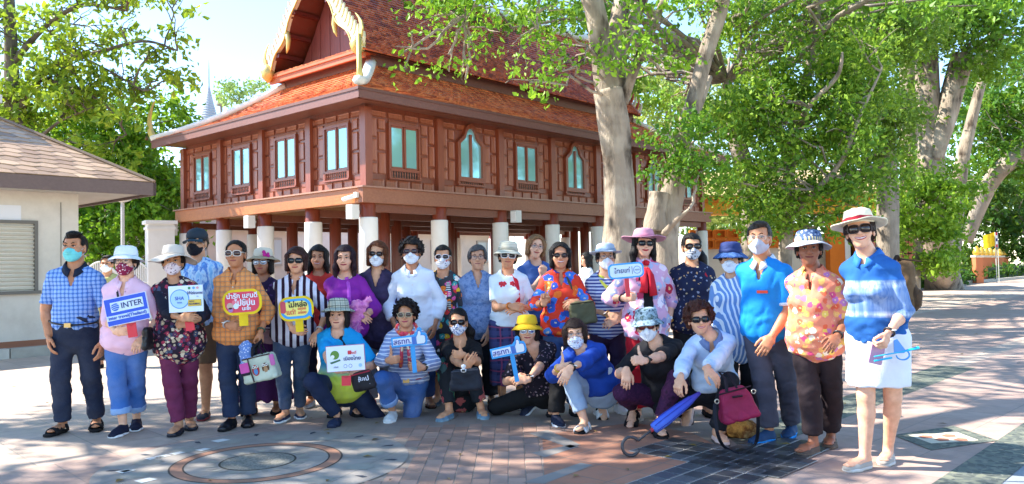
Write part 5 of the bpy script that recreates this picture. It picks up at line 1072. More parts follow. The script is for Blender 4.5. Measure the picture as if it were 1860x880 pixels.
# triangular mosaic panel
c_ = [gr(1645, 789), gr(1725, 779), gr(1795, 803), gr(1700, 815)]; quadp('mosaic_panel', [c_[0] - D44 * 0.12 - N44 * 0.05, c_[1] + D44 * 0.1, c_[2] + D44 * 0.06 + N44 * 0.05, c_[3] - D44 * 0.1], 0.0205, MARB)
quadp('mosaic_panel', [gr(1648, 792), gr(1738, 787), gr(1778, 802), gr(1692, 808)], 0.0235, plaster('d8cfb8', 'b0a488', 0.4))
for px, py in ((1680, 796), (1710, 801), (1722, 794), (1744, 801)): quadp('mosaic_inlay', [gr(px - 13, py), gr(px - 4, py - 3), gr(px + 12, py - 2), gr(px + 15, py + 2), gr(px - 2, py + 3)], 0.0265, plaster('b0725a'))
# brick field, each near brick its own piece
FX0, FX1, FY0, FY1 = -0.95, 0.62, 4.72, 6.75; BWD, BLN = 0.112, 0.205
bf = tag(quadp('brick_field', [(FX0 - 0.3, FY0 - 0.5, 0), (1.6, FY0 - 0.5, 0), (1.6, 8.2, 0), (FX0 - 0.9, 8.2, 0)], 0.0165, paving('a09084', 'a89688', '9c9084', BWD, BLN, 0, 0.5, 0.35)), kind='structure')
bm = MB(); bm.box((0, 0, 0.0017), (BWD - 0.006, BLN - 0.006, 0.0034), None, 0.97); BRM = [mk_mesh('brick', np.concatenate(bm.V), bm.F) for _ in range(5)]
BRC = [plaster(c, '6e5c52', 0.5) for c in ('a68676', 'ae8e7e', 'b69686', 'a0877c', 'aa8a7a')]
n_ = 0
for i in range(int((FX1 - FX0) / BWD)):
    for j in range(int((FY1 - FY0) / BLN) + 1):
        x = FX0 + (i + 0.5) * BWD; y = FY0 + (j + 0.5 * (i % 2)) * BLN; k = rng.randrange(5)
        if math.hypot(x + 1.8, y - 5.6) < 1.08 or n_ >= 300: continue
        o = place('brick', BRM[k], BRC[k], bf, (x, y, 0.0059), rng.uniform(-0.012, 0.012)); n_ += 1
# zig-zag border, orange field, dark checker
ORB = paving('b0785e', 'ba846a', '8e7466', 0.3, 0.3, 44, 0.0, 0.3); SLT = plaster('948e88', '7c7670', 0.5)
quadp('terracotta_paving', [gr(985, 792), gr(1150, 770), gr(1260, 790), gr(1330, 828), gr(1160, 882), gr(990, 882)], 0.0285, ORB)
for a, b, c, d in (((950, 880), (1055, 844), (1078, 848), (990, 882)), ((960, 790), (995, 784), (1055, 811), (1036, 817)), ((965, 826), (1036, 811), (1052, 814), (990, 834))): quadp('slate_border', [gr(*a), gr(*b), gr(*c), gr(*d)], 0.0325, SLT)
TC = [gloss('3c3e42', 0.4), gloss('4c5056', 0.35), gloss('333538', 0.45), gloss('5a5c60', 0.4)]
tm = MB(); tm.box((0, 0, 0.002), (0.127, 0.127, 0.004), None, 0.97); TM = [mk_mesh('tile', np.concatenate(tm.V), tm.F) for _ in range(4)]; ex = D44
for o_, nx, ny in ((gr(1130, 886), 13, 4), (gr(1142, 823), 4, 8)):
    ck = tag(quadp('checker_paving', [o_ - N44 * 0.01, o_ + ex * 0.14 * nx, o_ + ex * 0.14 * nx + N44 * 0.14 * ny, o_ - N44 * 0.01 + N44 * 0.14 * ny], 0.0315 if nx > 4 else 0.0325, plaster('b0aca4', '8a8680', 0.3)), kind='structure')
    for i in range(nx):
        for j in range(ny): k = rng.randrange(4); place('tile', TM[k], TC[k], ck, o_ + ex * 0.14 * (i + 0.5) + N44 * (0.14 * (j + 0.5)) + V3(0, 0, 0.0115), rad(46))
# round medallion
MC = V3(-1.8, 5.6, 0)
def ring(name, r0, r1, z, mat, n=72, kind='structure'):
    a = np.linspace(0, 2 * np.pi, n, endpoint=False); V = [(MC[0] + r * math.cos(t), MC[1] + r * math.sin(t), z * 0.35) for r in (r0, r1) for t in a]
    o = mobj(name, V, [(i, (i + 1) % n, n + (i + 1) % n, n + i) for i in range(n)], mat); o['kind'] = kind; return o
ring('medallion_field', 0.0005, 1.04, 0.0305, paving('9c958e', 'a69e96', '958e86', 0.7, 0.7, 20, 0.0, 0.6))
ring('medallion_ring', 0.49, 0.565, 0.0345, plaster('ac806a', '8a6a5a', 0.5)); ring('medallion_edge', 0.565, 0.578, 0.0355, plaster('544a44')); ring('medallion_edge', 0.478, 0.49, 0.0355, plaster('544a44'))
ring('medallion_ring', 0.245, 0.26, 0.0345, plaster('4a463e')); ring('medallion_core', 0.0005, 0.243, 0.0345, mosaic('7e7c74', ['8a8880', '74726a', '9a978c'], 70))
for k in range(28):
    t = 2 * math.pi * k / 28; r = 0.31; cx, cy = MC[0] + r * math.cos(t), MC[1] + r * math.sin(t); quadp('inlay_petal', [(cx + 0.03 * math.cos(a) * (1 + 0.3 * math.cos(2 * (a - t))), cy + 0.03 * math.sin(a) * (1 + 0.3 * math.cos(2 * (a - t)))) for a in np.linspace(0, 2 * math.pi, 9)[:-1]], 0.0365, plaster(('a8a294', '98928a')[k % 2], '847c6c', 0.3))
for k in range(13):
    t = 2 * math.pi * k / 13 + 0.2; r = 0.78; cx, cy = MC[0] + r * math.cos(t), MC[1] + r * math.sin(t); c, s_ = math.cos(t), math.sin(t)
    P = [(0.1 * math.cos(a) * (1 + 0.14 * math.cos(9 * a)), 0.085 * math.sin(a) * (1 + 0.14 * math.cos(9 * a))) for a in np.linspace(0, 2 * math.pi, 36)[:-1]]; quadp('inlay_flower', [(cx + x * c - y * s_, cy + x * s_ + y * c) for x, y in P], 0.0365, plaster('9e9a90', '8a8880', 0.8))
    t += 0.24; cx, cy = MC[0] + 0.93 * math.cos(t), MC[1] + 0.93 * math.sin(t); quadp('inlay_leaf', [(cx + x * math.cos(t) - y * math.sin(t), cy + x * math.sin(t) + y * math.cos(t)) for x, y in ((-0.05, 0), (0, 0.022), (0.05, 0.01), (0.03, -0.02))], 0.0365, plaster('3e4450'))
for k in range(9):
    t = rng.uniform(2.2, 3.9); r = rng.uniform(0.62, 0.9); cx, cy = MC[0] + r * math.cos(t), MC[1] + r * math.sin(t); z = rng.uniform(0.5, 1.4); quadp('white_chip', [(cx - 0.05 * z, cy), (cx + 0.02, cy - 0.05 * z), (cx + 0.07 * z, cy + 0.03), (cx + 0.01, cy + 0.06 * z)], 0.0385, plaster('d8d8d4', 'b8b4ac', 0.2))
# far kerb of the road
k0, k1 = gr(1690, 521), gr(1900, 503); d = nrm(k1 - k0); tag(MB().box((k0 + k1) / 2 + V3(0, 0, 0.07), (np.linalg.norm(k1 - k0) * 1.4, 0.25, 0.14), np.stack([d, np.cross(V3(0, 0, 1), d), V3(0, 0, 1)], 1)).build('kerb', plaster('b8b4a8', '8a8478', 0.5)), kind='structure')
V = []; r_ = np.random.RandomState(5); gl = MB()      # fallen leaves
for k in range(150):
    x, y = r_.uniform(-6, 9), r_.uniform(4.9, 14); a = r_.uniform(0, 6.3); s_ = r_.uniform(0.02, 0.045); c, q = math.cos(a) * s_, math.sin(a) * s_; gl.add([(x - c, y - q, 0.016), (x - q * 0.5, y + c * 0.5, 0.022), (x + c, y + q, 0.018), (x + q * 0.5, y - c * 0.5, 0.024)], [(0, 1, 2, 3)])
gl.build('fallen_leaves', tiles_mat('6a5228', '8a7434', '4e3e22'), None)['kind'] = 'stuff'
# ---------------------------------------------------------------- person builder
PROF = [(-0.16, 0.138, 0.1), (0.0, 0.162, 0.116), (0.16, 0.155, 0.116), (0.36, 0.136, 0.106), (0.6, 0.137, 0.108), (0.78, 0.138, 0.092), (0.88, 0.112, 0.075), (0.97, 0.064, 0.06)]
def interp_prof(t, fat, male, belly):
    T = [p[0] for p in PROF]; rx = np.interp(t, T, [p[1] for p in PROF]); ry = np.interp(t, T, [p[2] for p in PROF])
    g = math.exp(-((t - 0.28) / 0.22) ** 2)
    if male: rx *= 1 - 0.09 * math.exp(-((t) / 0.2) ** 2); rx += 0.022 * math.exp(-((t - 0.8) / 0.15) ** 2) + 0.006 * g
    return rx * fat + belly * 0.3 * g, ry * fat + belly * g
PEOPLE = {}
def person(key, label, d, head, h=None, feet=None, yaw=0, hd=(0, 0, 0), skin='c58e6c', fat=1.0, belly=0.0, male=False, A=None, B=None, crouch=None, top=None, legs=None, shoe=None,
           hair=None, hat=None, glasses=None, mask=None, smile=0.3, lips='a8473f', under=None, brow='1a1210', extras=(), scarf=None, apole=None, bpole=None, small=False, bodyx=None, group='people posing for the group photograph', shrug=0.0):
    K = Skel(); hx, htop = head; HT = at(hx, htop, d)
    if crouch is None: h = HT[2] if h is None else h
    s = h / 1.62; hs = (1.0 if not male else 1.03) * (0.5 + 0.5 * s) * 1.0
    hy, hp, ht = hd; R = head_R(yaw + hy, hp, ht); H = HT - R @ V3(0, 0, 0.116) * hs
    if crouch is None:
        if feet: fts = [gr(*f) for f in feet]; fts = [V3(f[0], np.clip(f[1], d - 0.32, d + 0.32), 0) for f in fts]
        else: c = V3(H[0], d, 0); fts = [c + Rz(yaw) @ V3(-0.09 * s, 0, 0), c + Rz(yaw) @ V3(0.09 * s, 0, 0)]
        mid = (fts[0] + fts[1]) / 2; Pv = V3(mid[0] * 0.62 + H[0] * 0.38, mid[1] * 0.5 + d * 0.5, 0.515 * h)
        if bodyx is not None: Pv[0] = at(bodyx, 600, d)[0]
        kx = 0.1 if bodyx is None else 0.5
        Nk = V3(H[0] * (1 - kx) + Pv[0] * kx, d + 0.015, H[2] - 0.115 * hs - 0.048 * s) + R @ V3(0, 0.02, 0)
        pitch = [0, 0]; anks = [V3(f[0], f[1], 0.085) for f in fts]; kp = [None, None]; toes = [Rz(yaw + q) @ V3(0, -1, 0) for q in (-14, 14)]; z0s = [0, 0]
    else:
        Pv = at(*crouch['pelvis'][:2], d + crouch['pelvis'][2]); Nk = at(*crouch['neck'][:2], d + crouch['neck'][2])
        fts, anks, kp, toes, pitch = [], [], [], [], []
        for f in crouch['feet']:     # (px, py, lift of the heel in degrees, toe yaw)
            g = gr(f[0], f[1]); a = V3(g[0], g[1], 0.085); tv = Rz(f[3]) @ V3(0, -1, 0)
            if f[2]: a = a + tv * (-0.03) * 0 + V3(0, 0, 0.13 * math.sin(rad(f[2])))
            anks.append(a); fts.append(g); toes.append(tv); pitch.append(f[2])
        kp = crouch.get('knees', [None, None])
    up = nrm(Nk - Pv); sd = Rz(yaw) @ V3(1, 0, 0); sd = nrm(sd - up * (sd @ up)); fw = np.cross(up, sd) * 1.0
    if fw[1] > 0 and abs(yaw) < 90: fw = -fw
    Ls = np.linalg.norm(Nk - Pv)
    hunch = 0.0 if crouch is None else 0.05
    sp = lambda t: Pv + up * Ls * t - fw * (hunch * math.sin(math.pi * min(1, max(0, t)))) + fw * 0.012
    K.sp, K.sd, K.fw, K.up, K.H, K.R, K.hs, K.s, K.Pv, K.Nk, K.d = sp, sd, fw, up, H, R, hs, s, Pv, Nk, d
    rp = lambda t: tuple(x * s for x in interp_prof(t, fat, male, belly))
    K.front = lambda t, x, e=0.02: sp(t) + sd * rp(t)[0] * x * 1.0 + fw * (rp(t)[1] * math.sqrt(max(0.02, 1 - min(1, abs(x)) ** 2)) + e + (0.035 * s * math.exp(-((t - 0.6) / 0.14) ** 2) if not male else 0))
    sh = [sp(0.858 + shrug) + sd * q * (0.136 if not male else 0.16) * s * (0.5 + 0.5 * fat) for q in (-1, 1)]
    hip = [sp(-0.02) + sd * q * 0.088 * s * fat for q in (-1, 1)]
    ua, fa = 0.172 * h, 0.15 * h; el, wr, kinds = [], [], []
    for i, (spec, q) in enumerate(((A, -1), (B, 1))):
        if spec is None: T = sh[i] + sd * q * 0.07 + V3(0, 0, -0.31 * h) - V3(0, 0.05, 0); kinds.append(('relax', None, None))
        else: T = at(spec[0], spec[1], d + spec[2]); kinds.append((spec[3], spec[4] if len(spec) > 4 else None, spec[5] if len(spec) > 5 else None))
        pole = (apole, bpole)[i]; pole = sd * q * 0.55 + V3(0, 0.5, -0.55) if pole is None else V3(*pole)
        e, t2 = ik(sh[i], T, ua, fa, pole); el.append(e); wr.append(t2)
    kn = []
    tl, sl_ = 0.245 * h, 0.245 * h
    for i, q in ((0, -1), (1, 1)):
        tgt = anks[i]; L = np.linalg.norm(tgt - hip[i]); l1 = l2 = tl
        if crouch is None: l1 = l2 = L / 1.993
        pole = V3(0, -1, 0) + sd * q * 0.2 if kp[i] is None else V3(*kp[i])
        k_, a_ = ik(hip[i], tgt, l1, l2, pole); kn.append(k_)
    K.sh, K.el, K.wr, K.kn, K.an = sh, el, wr, kn, anks
    root = V3(Pv[0], Pv[1], 0) if crouch is None else V3((fts[0][0] + fts[1][0]) / 2, (fts[0][1] + fts[1][1]) / 2, 0)
    pts = np.array([H + 0.14, H - 0.14, *sh, *el, *wr, *kn, *anks, Pv]); lo = pts.min(0) - 0.24; hi = pts.max(0) + 0.24; lo[2] = -0.02; hi[2] = H[2] + 0.16
    skm = skin_mat(skin)
    # ---- body: one surface
    F = Fld(lo, hi, 0.021, (H - 0.135, H + 0.135, 0.0075))
    def torso(F, e, t0, t1, k=0.03, flare=0.0, extra=0.0):
        ts = [t0] + [p[0] for p in PROF if t0 + 0.03 < p[0] < t1 - 0.02] + [t1]
        for a, b in zip(ts[:-1], ts[1:]):
            ra, rb = [x + e for x in rp(a)], [x + e for x in rp(b)]
            fa_ = flare * max(0, (0.45 - a) / 0.6); fb_ = flare * max(0, (0.45 - b) / 0.6)
            F.seg(sp(a), sp(b), (ra[0] + fa_, ra[1] + fa_), (rb[0] + fb_, rb[1] + fb_), k, sd, a == t0 and e > 0.006, False)
        if not male and t1 > 0.7:
            for q in (-1, 1): F.ell(sp(0.6) + sd * q * 0.066 * s * fat + fw * 0.082 * s * fat, np.array((0.062, 0.058, 0.06)) * s * fat + e * 0.9, None, 0.035)
        if t1 > 0.85:
            for i, q in ((0, -1), (1, 1)): F.seg(sp(0.95) + sd * q * 0.03, sh[i] + V3(0, 0, -0.004), (0.045 * s + e), (0.044 * s + e), 0.03)
    def arm(F, i, e, upto, ease=0.0, flat=True, k=0.022):
        r = (0.0435 if not male else 0.05) * s * (0.4 + 0.6 * fat)
        u = min(1, upto); p1 = sh[i] + (el[i] - sh[i]) * u
        F.seg(sh[i], p1, r + e, (r * (1 - 0.2 * u)) + e + ease * u, k, None, False, flat and upto <= 1)
        if upto > 1:
            v = upto - 1; p2 = el[i] + (wr[i] - el[i]) * v
            m = el[i] + (wr[i] - el[i]) * min(0.3, v * 0.5)
            F.seg(el[i], m, r * 0.8 + e + ease, r * 0.82 + e + ease, k); F.seg(m, p2, r * 0.82 + e + ease, r * (0.82 - 0.32 * v) + e + ease, k, None, False, flat)
    def leg(F, i, e, upto, ease0=0.0, ease1=0.0, flat=True, k=0.018):
        R0, R1, R2 = 0.088 * s * (0.35 + 0.65 * fat), 0.058 * s * (0.5 + 0.5 * fat), 0.037 * s
        u = min(1, upto); p1 = hip[i] + (kn[i] - hip[i]) * u
        F.seg(hip[i], p1, R0 + e, R0 + (R1 - R0) * u + e + ease0 * u, k, None, False, flat and upto <= 1)
        if upto > 1:
            v = upto - 1; m = kn[i] + (anks[i] - kn[i]) * 0.3; p2 = kn[i] + (anks[i] - kn[i]) * v
            bk = -fw if crouch is None else nrm((kn[i] - hip[i]) * -1 + V3(0, 0.01, 0)) * 0.5
            F.seg(kn[i], m + bk * 0.012, R1 + e + ease0, R1 * 0.98 + e + ease0, k); F.seg(m + bk * 0.012, p2, R1 * 0.98 + e + ease0, R1 * 0.98 + (R2 - R1 * 0.98) * ((v - 0.3) / 0.7) + e + ease1, k, None, False, flat)
    torso(F, -0.004 if top else 0, -0.12, 0.97)
    add_head(F, H, R, hs, Nk, not male, sum(map(ord, key)) * 13 % 991)
    for i in (0, 1):
        arm(F, i, 0, 2, flat=False); leg(F, i, -0.004, 2, flat=False)
        if shoe is None or shoe[0] in ('sandal', 'loafer', 'slip'):
            tp = anks[i] + toes[i] * 0.0
            dz = 0.02; bs = V3(anks[i][0], anks[i][1], 0) - toes[i] * 0.045; pv = bs + toes[i] * 0.165; Rp = np.array(Matrix.Rotation(rad(pitch[i]), 3, Vector(np.cross(V3(0, 0, 1), toes[i])))) if pitch[i] else np.eye(3)
            q0, q1, q2 = (pv + Rp @ (bs + toes[i] * x + V3(0, 0, z) - pv) for x, z in ((0.03, 0.06), (0.14, 0.05), (0.215, 0.043)))
            F.seg(q0, q1, (0.031, 0.034), (0.04, 0.024), 0.02, sd); F.seg(q1, q2, (0.04, 0.022), (0.033, 0.014), 0.015, sd)
    V, Q = F.mesh(); parts = [(V, Q)]
    for i, thumb in ((0, 1), (1, -1)):
        kd, f, pn = kinds[i]; fd = nrm(wr[i] - el[i])
        if kd == 'none': continue
        if kd == 'thumb' and f is None: f, pn = (V3(0.85, -0.35, 0.1), V3(0.2, 1, 0)) if i == 0 else (V3(-0.85, -0.35, 0.1), V3(-0.2, 1, 0))
        if kd == 'hold' and f is None: f, pn = (V3(0.75, -0.65, 0.1), V3(0.6, 0.7, 0)) if i == 0 else (V3(-0.75, -0.65, 0.1), V3(-0.6, 0.7, 0))
        if kd == 'peace' and f is None: f, pn = V3(0.12, -0.1, 1), V3(0, -1, 0)
        if f is None: f = fd
        if pn is None: pn = (sd * (1 if i == 0 else -1) + V3(0, 0.35, 0)) if abs(fd[2]) > 0.75 else V3(0, 0.9, -0.5) if fd[2] < 0.6 else V3(0, 1, 0)
        G = Fld(wr[i] - 0.22, wr[i] + 0.22, 0.0085 if small else 0.0065)
        # keep only a tight box
        c = wr[i] + nrm(f) * 0.08; G = Fld(np.minimum(c, wr[i]) - 0.125, np.maximum(c, wr[i]) + 0.125, 0.0085 if small else 0.0062)
        add_hand(G, wr[i], V3(*f), V3(*pn), thumb, kd, (0.94 if not male else 1.03) * min(1, s + 0.05)); parts.append(G.mesh())
    VV = np.concatenate([p[0] for p in parts]); off = np.cumsum([0] + [len(p[0]) for p in parts[:-1]]); QQ = np.concatenate([p[1] + o for p, o in zip(parts, off)])
    body = mobj('person', VV, QQ, skm, None, True, root); tag(body, label, 'person', group); K.body = body
    sdn = hash(key) % 997 if False else sum(map(ord, key)) * 7 % 997
    g0, g1 = lo, hi
    # ---- clothes
    hh = 0.0125 if not small else 0.021
    if legs:
        kd = legs['kind']; pat = legs['pat']; e = legs.get('e', 0.009)
        zt = sp(0.3)[2]
        G = Fld(V3(lo[0], lo[1], -0.01), V3(hi[0], hi[1], zt + 0.25), hh); leng = legs.get('len', 1.95 if kd == 'trousers' else 0.9)
        torso(G, e, -0.2, 0.24, 0.03) if kd != 'skirt' else None
        if kd == 'skirt':
            zb = leng; c0 = sp(0.26); cb = (anks[0] + anks[1]) / 2; cb = V3(cb[0] * 0.6 + Pv[0] * 0.4, cb[1] * 0.6 + Pv[1] * 0.4, zb); r0 = rp(0.2); r1 = rp(0.0); w_ = legs.get('w', 0.2)
            G.seg(c0, sp(-0.02), (r0[0] + e, r0[1] + e), (r1[0] + e + 0.008, r1[1] + e + 0.012), 0.02, sd, True); G.seg(sp(-0.02), cb, (r1[0] + e + 0.008, r1[1] + e + 0.012), (w_ * s, w_ * s * 0.78), 0.02, sd, False, True)
            for i in (0, 1): leg(G, i, e + 0.012, 1.6, 0.01, 0.02, k=0.05)
            P = G.all(); G.F = np.maximum(G.F, (zb - P[..., 2]).astype(np.float32)); ang = np.arctan2(P[..., 1] - Pv[1], P[..., 0] - Pv[0]); k = np.clip((Pv[2] - P[..., 2]) / (Pv[2] - zb + 0.01), 0, 1); G.F -= (0.013 * legs.get('pleat', 1) * k * np.sin(ang * 9 + 1.2 * np.sin(ang * 2))).astype(np.float32)
        else:
            for i in (0, 1): leg(G, i, e, leng, legs.get('e0', 0.008) * 0.7, legs.get('e1', 0.022) * 0.8)
            G.wrinkle(0.0035, 0.11, sdn, (0.5, 0.5, 1.6), 0.006)
            if crouch is None:      # folds stacked at knee and ankle
                P = G.all(); z = P[..., 2]; G.F += (0.0016 * np.sin(z * 120 + 6 * np.sin(P[..., 0] * 22 + sdn)) * (np.exp(-((z - 0.45) / 0.12) ** 2) + 1.2 * np.exp(-((z - 0.14) / 0.1) ** 2))).astype(np.float32)
        gn = G.build('skirt' if kd == 'skirt' else 'shorts' if leng <= 1.05 else 'trousers', pat, body)
        if legs.get('cuff'):
            for i in (0, 1):
                p = kn[i] + (anks[i] - kn[i]) * (leng - 1); q = p + nrm(kn[i] - anks[i]) * 0.05; C = Fld(p - 0.13, p + 0.15, 0.012); r = (0.058 + (0.037 - 0.058) * (leng - 1)) * s + e + legs.get('e1', 0.022) * 0.8 + 0.007
                C.seg(p - nrm(kn[i] - anks[i]) * 0.004, q, r, r, 0, None, True, True); C.build('trouser_cuff', legs['cuff'], gn)
    for gi, tp in enumerate([t for t in (under, top) if t]):
        e = min(0.9 * tp.get('e', 0.02), 0.55 * tp.get('e', 0.02) + 0.006); hem = tp.get('hem', -0.06); sl = tp.get('sleeve', 0.6)
        G = Fld(V3(lo[0], lo[1], max(-0.01, sp(hem)[2] - 0.12)), V3(hi[0], hi[1], Nk[2] + 0.09), hh)
        torso(G, e, hem, 0.965, 0.03, tp.get('flare', 0.02))
        if sl > 0:
            for i in (0, 1): arm(G, i, max(0.008, e * 0.65), sl, tp.get('ease', 0.014) * 0.5, k=0.01)
        G.wrinkle(tp.get('wr', 0.0042), 0.12, sdn + 11 + gi, (0.7, 0.7, 1.3), min(0.008, e * 0.55))
        P = G.all(); q = P - sp(0.3); vv = q @ up; uu = q @ sd
        G.F += (0.0022 * np.sin(vv * 95 + 4 * np.sin(uu * 17 + sdn)) * np.exp(-((vv + 0.04) / 0.09) ** 2)).astype(np.float32)
        for i in (0, 1):   # bunching at the elbows
            G.F += (0.003 * np.sin((P - el[i]) @ nrm(wr[i] - sh[i]) * 130) * np.exp(-(((P - el[i]) ** 2).sum(-1)) / 0.006)).astype(np.float32) if sl > 1 else 0
        nk = tp.get('neck', 'round'); c = Nk + fw * 0.012 * s
        G.ell(c + up * 0.028, np.array((0.066, 0.066, 0.055)) * s, None, 0.004, True)
        if nk == 'round': G.ell(c + fw * 0.05 * s + up * 0.012, np.array((0.062, 0.055, 0.05)) * s, None, 0.004, True)
        if nk == 'wide': G.ell(c + fw * 0.045 * s + up * 0.0, np.array((0.09, 0.07, 0.062)) * s, None, 0.004, True)
        if nk == 'v':
            for a in (0, 0.33, 0.66, 1): G.ell(c + fw * (0.05 + 0.04 * a) * s - up * 0.105 * a * s, np.array((0.052 - 0.04 * a, 0.05, 0.045 - 0.02 * a)) * s, None, 0.004, True)
        if nk == 'open':   # hangs open down the front
            for a in np.linspace(0, 1, 12): G.ell(sp(0.97 * (1 - a) + (hem - 0.05) * a) + fw * 0.16 * s, np.array((0.038 + 0.012 * a, 0.12, 0.05)) * s, None, 0.004, True)
        if tp.get('vest'):
            pass
        gm = G.build(tp.get('name', 'shirt'), tp['pat'], body)
        if tp.get('collar'):
            m = MB(); a = np.linspace(rad(-78), rad(258), 23); n = len(a); V = []
            for rr_, zz in ((0.062, 0.05), (0.07, 0.056), (0.094, 0.014), (0.088, 0.008)):
                for t in a:
                    fr = max(0, -math.sin(t)); V.append(c + sd * math.cos(t) * rr_ * s * 1.04 - fw * math.sin(t) * (rr_ * (1.0 + 0.28 * fr * (rr_ > 0.08))) * s + up * (zz - (0.062 if rr_ > 0.08 else 0.05) * fr ** 1.5) * s)
            Fc = [(r_ * n + i_, r_ * n + i_ + 1, ((r_ + 1) % 4) * n + i_ + 1, ((r_ + 1) % 4) * n + i_) for r_ in range(4) for i_ in range(n - 1)] + [(0, n, 2 * n, 3 * n), (n - 1, 4 * n - 1, 3 * n - 1, 2 * n - 1)]
            m.add(V, Fc); m.build('collar', tp['collar'], gm, True)
        if tp.get('placket'):
            m = MB(); pp = [K.front(t, 0.0, e + 0.002) - fw * (0.022 * s * math.exp(-((t - 0.6) / 0.14) ** 2) if not male else 0) for t in np.linspace(0.9, hem + 0.06 if tp['placket'] == 'full' else 0.62, 9)]
            m.tube(pp, 0.014, 4, True, 0.35); m.build('placket', tp['pat'] if tp['placket'] != 'dark' else tp['collar'], gm)
            for p in pp[1::2]: b = MB(); b.lathe([(0.001, -0.002), (0.006, -0.001), (0.006, 0.002), (0.001, 0.003)], 8, frame(V3(0, 0, 1), fw), p + fw * 0.006); b.build('button', gloss('d8d2c4'), gm)
        if tp.get('cuffs'):
            for i in (0, 1):
                C = Fld(np.minimum(sh[i], wr[i]) - 0.15, np.maximum(el[i], wr[i]) + 0.15, 0.012); r = (0.0435 if not male else 0.05) * s * (0.4 + 0.6 * fat)
                dr = nrm(el[i] - sh[i]) if sl <= 1 else nrm(wr[i] - el[i]); p = sh[i] + (el[i] - sh[i]) * sl if sl <= 1 else el[i] + (wr[i] - el[i]) * (sl - 1); r = r * 0.86 + e * 0.55 + tp.get('ease', 0.014) * 0.5 + 0.004
                C.seg(p - dr * 0.022, p + dr * 0.004, r, r, 0, None, True, True); C.build('sleeve_trim', tp['cuffs'], gm)
    if shoe:
        kind, mat = shoe[0], shoe[1]
        for i in (0, 1): shoe_mesh(body, anks[i], toes[i], 0.245 * s if not male else 0.27 * s, kind, mat, shoe[2] if len(shoe) > 2 else None, pitch[i])
    # ---- head dressing
    if hair: hair_mesh(body, H, R, hs, hair[0], hair_mat(hair[1]), bool(hat), hair[2] if len(hair) > 2 else 0.0, sdn % 50)
    if glasses and glasses.get('kind') == 'sun':
        gr_ = random.Random(key); glasses = dict(dict(sz=gr_.uniform(0.9, 1.1), lens=gr_.choice(['0c0a0c', '241410', '1a1c26', '2c1c14', '101820']), ex=gr_.uniform(2.0, 3.4), fr=gr_.choice(['101010', '2c1a12', '181c28', '3a2620'])), **glasses)
    if glasses: glasses_mesh(body, H, R, hs, **glasses)
    if not glasses or glasses.get('kind') == 'clear': eyes(body, H, R, hs, brow)
    if mask: mask_mesh(body, H, R, hs, mask[0], mask[1] if len(mask) > 1 else 'surgical')
    else: mouth(body, H, R, hs, smile, lips)
    if hat:
        hk = dict(hat)
        if hk.pop('cap', None): cap_mesh(body, H, R, hs, hk['mat'], hk['brimmat'])
        else: hat_mesh(body, H, R, hs, **hk)
    for ex in extras:
        if ex[0] == 'watch':
            i = ex[1]; f = nrm(wr[i] - el[i]); p = wr[i] - f * 0.025; m = MB(); X = frame(f); t = np.linspace(0, 2 * np.pi, 13); m.tube([p + X[:, 0] * math.cos(a) * 0.031 * s + X[:, 2] * math.sin(a) * 0.031 * s for a in t], 0.007, 5, False)
            wo = m.build('watch' if ex[2] != 'bracelet' else 'bracelet', gloss(ex[3], 0.35), body, True)
            if ex[2] != 'bracelet': b = MB(); n_ = nrm(V3(0.2 * (1 if i else -1), -1, 0.1) - f * (V3(0, -1, 0) @ f)); b.lathe([(0.001, 0), (0.016, 0), (0.016, 0.006), (0.001, 0.007)], 14, frame(X[:, 0], n_) , p + n_ * 0.031 * s); b.build('watch_dial', gloss(ex[4] if len(ex) > 4 else 'e8e8e4', 0.2), wo)
        if ex[0] == 'beads':
            m = MB(); a = np.linspace(rad(-175), rad(-5), 19)
            for t in a: q = Nk + sd * math.cos(t) * 0.078 * s + fw * (0.02 + 0.075 * abs(math.sin(t))) * s + up * (0.022 - 0.06 * abs(math.sin(t))) * s; m.lathe([(0.0005, -0.006), (0.006, 0), (0.0005, 0.006)], 6, None, q)
            m.build('necklace', gloss(ex[1], 0.2), body, True)
        if ex[0] == 'earrings':
            for q in (-1, 1):
                m = MB(); m.lathe([(0.002, 0.02), (0.004, 0.01), (0.013, -0.006), (0.011, -0.02), (0.001, -0.024)], 10, None, H + R @ V3(q * 0.084, 0.0, -0.055) * hs); m.build('earring', gloss(ex[1], 0.3), body, True)
        if ex[0] == 'belt':
            m = MB(); a = np.linspace(0, 2 * np.pi, 25); r = rp(0.2); m.tube([sp(0.17) + sd * math.cos(t) * (r[0] + 0.027) + fw * math.sin(t) * (r[1] + 0.03) for t in a], 0.014, 6, False, 0.5); bo = m.build('belt', gloss(ex[1], 0.4), body, True)
            b = MB(); b.box(sp(0.17) + fw * (r[1] + 0.043) , (0.055, 0.012, 0.036)); b.build('belt_buckle', gloss('b9a070', 0.3, 1.0), bo)
        if ex[0] == 'scarf':     # loop round the neck with hanging ends
            m = MB(); a = np.linspace(rad(-95), rad(265), 21); m.tube([Nk + sd * math.cos(t) * 0.085 * s - fw * math.sin(t) * 0.08 * s + up * (0.015 + 0.02 * math.sin(t)) for t in a], [0.02 + 0.005 * math.sin(3 * t) for t in a], 7, True)
            for x, l in ((-0.22, ex[2]), (0.2, ex[2] * 1.12)): m.tube([K.front(0.9, x * 0.3, 0.03), K.front(0.78, x, 0.045), K.front(0.6, x * 1.2, 0.03), K.front(0.9 - l, x * 1.5, 0.05)], [0.022, 0.03, 0.036, 0.04], 7, True, 0.45)
            m.build('scarf', ex[1], body, True)
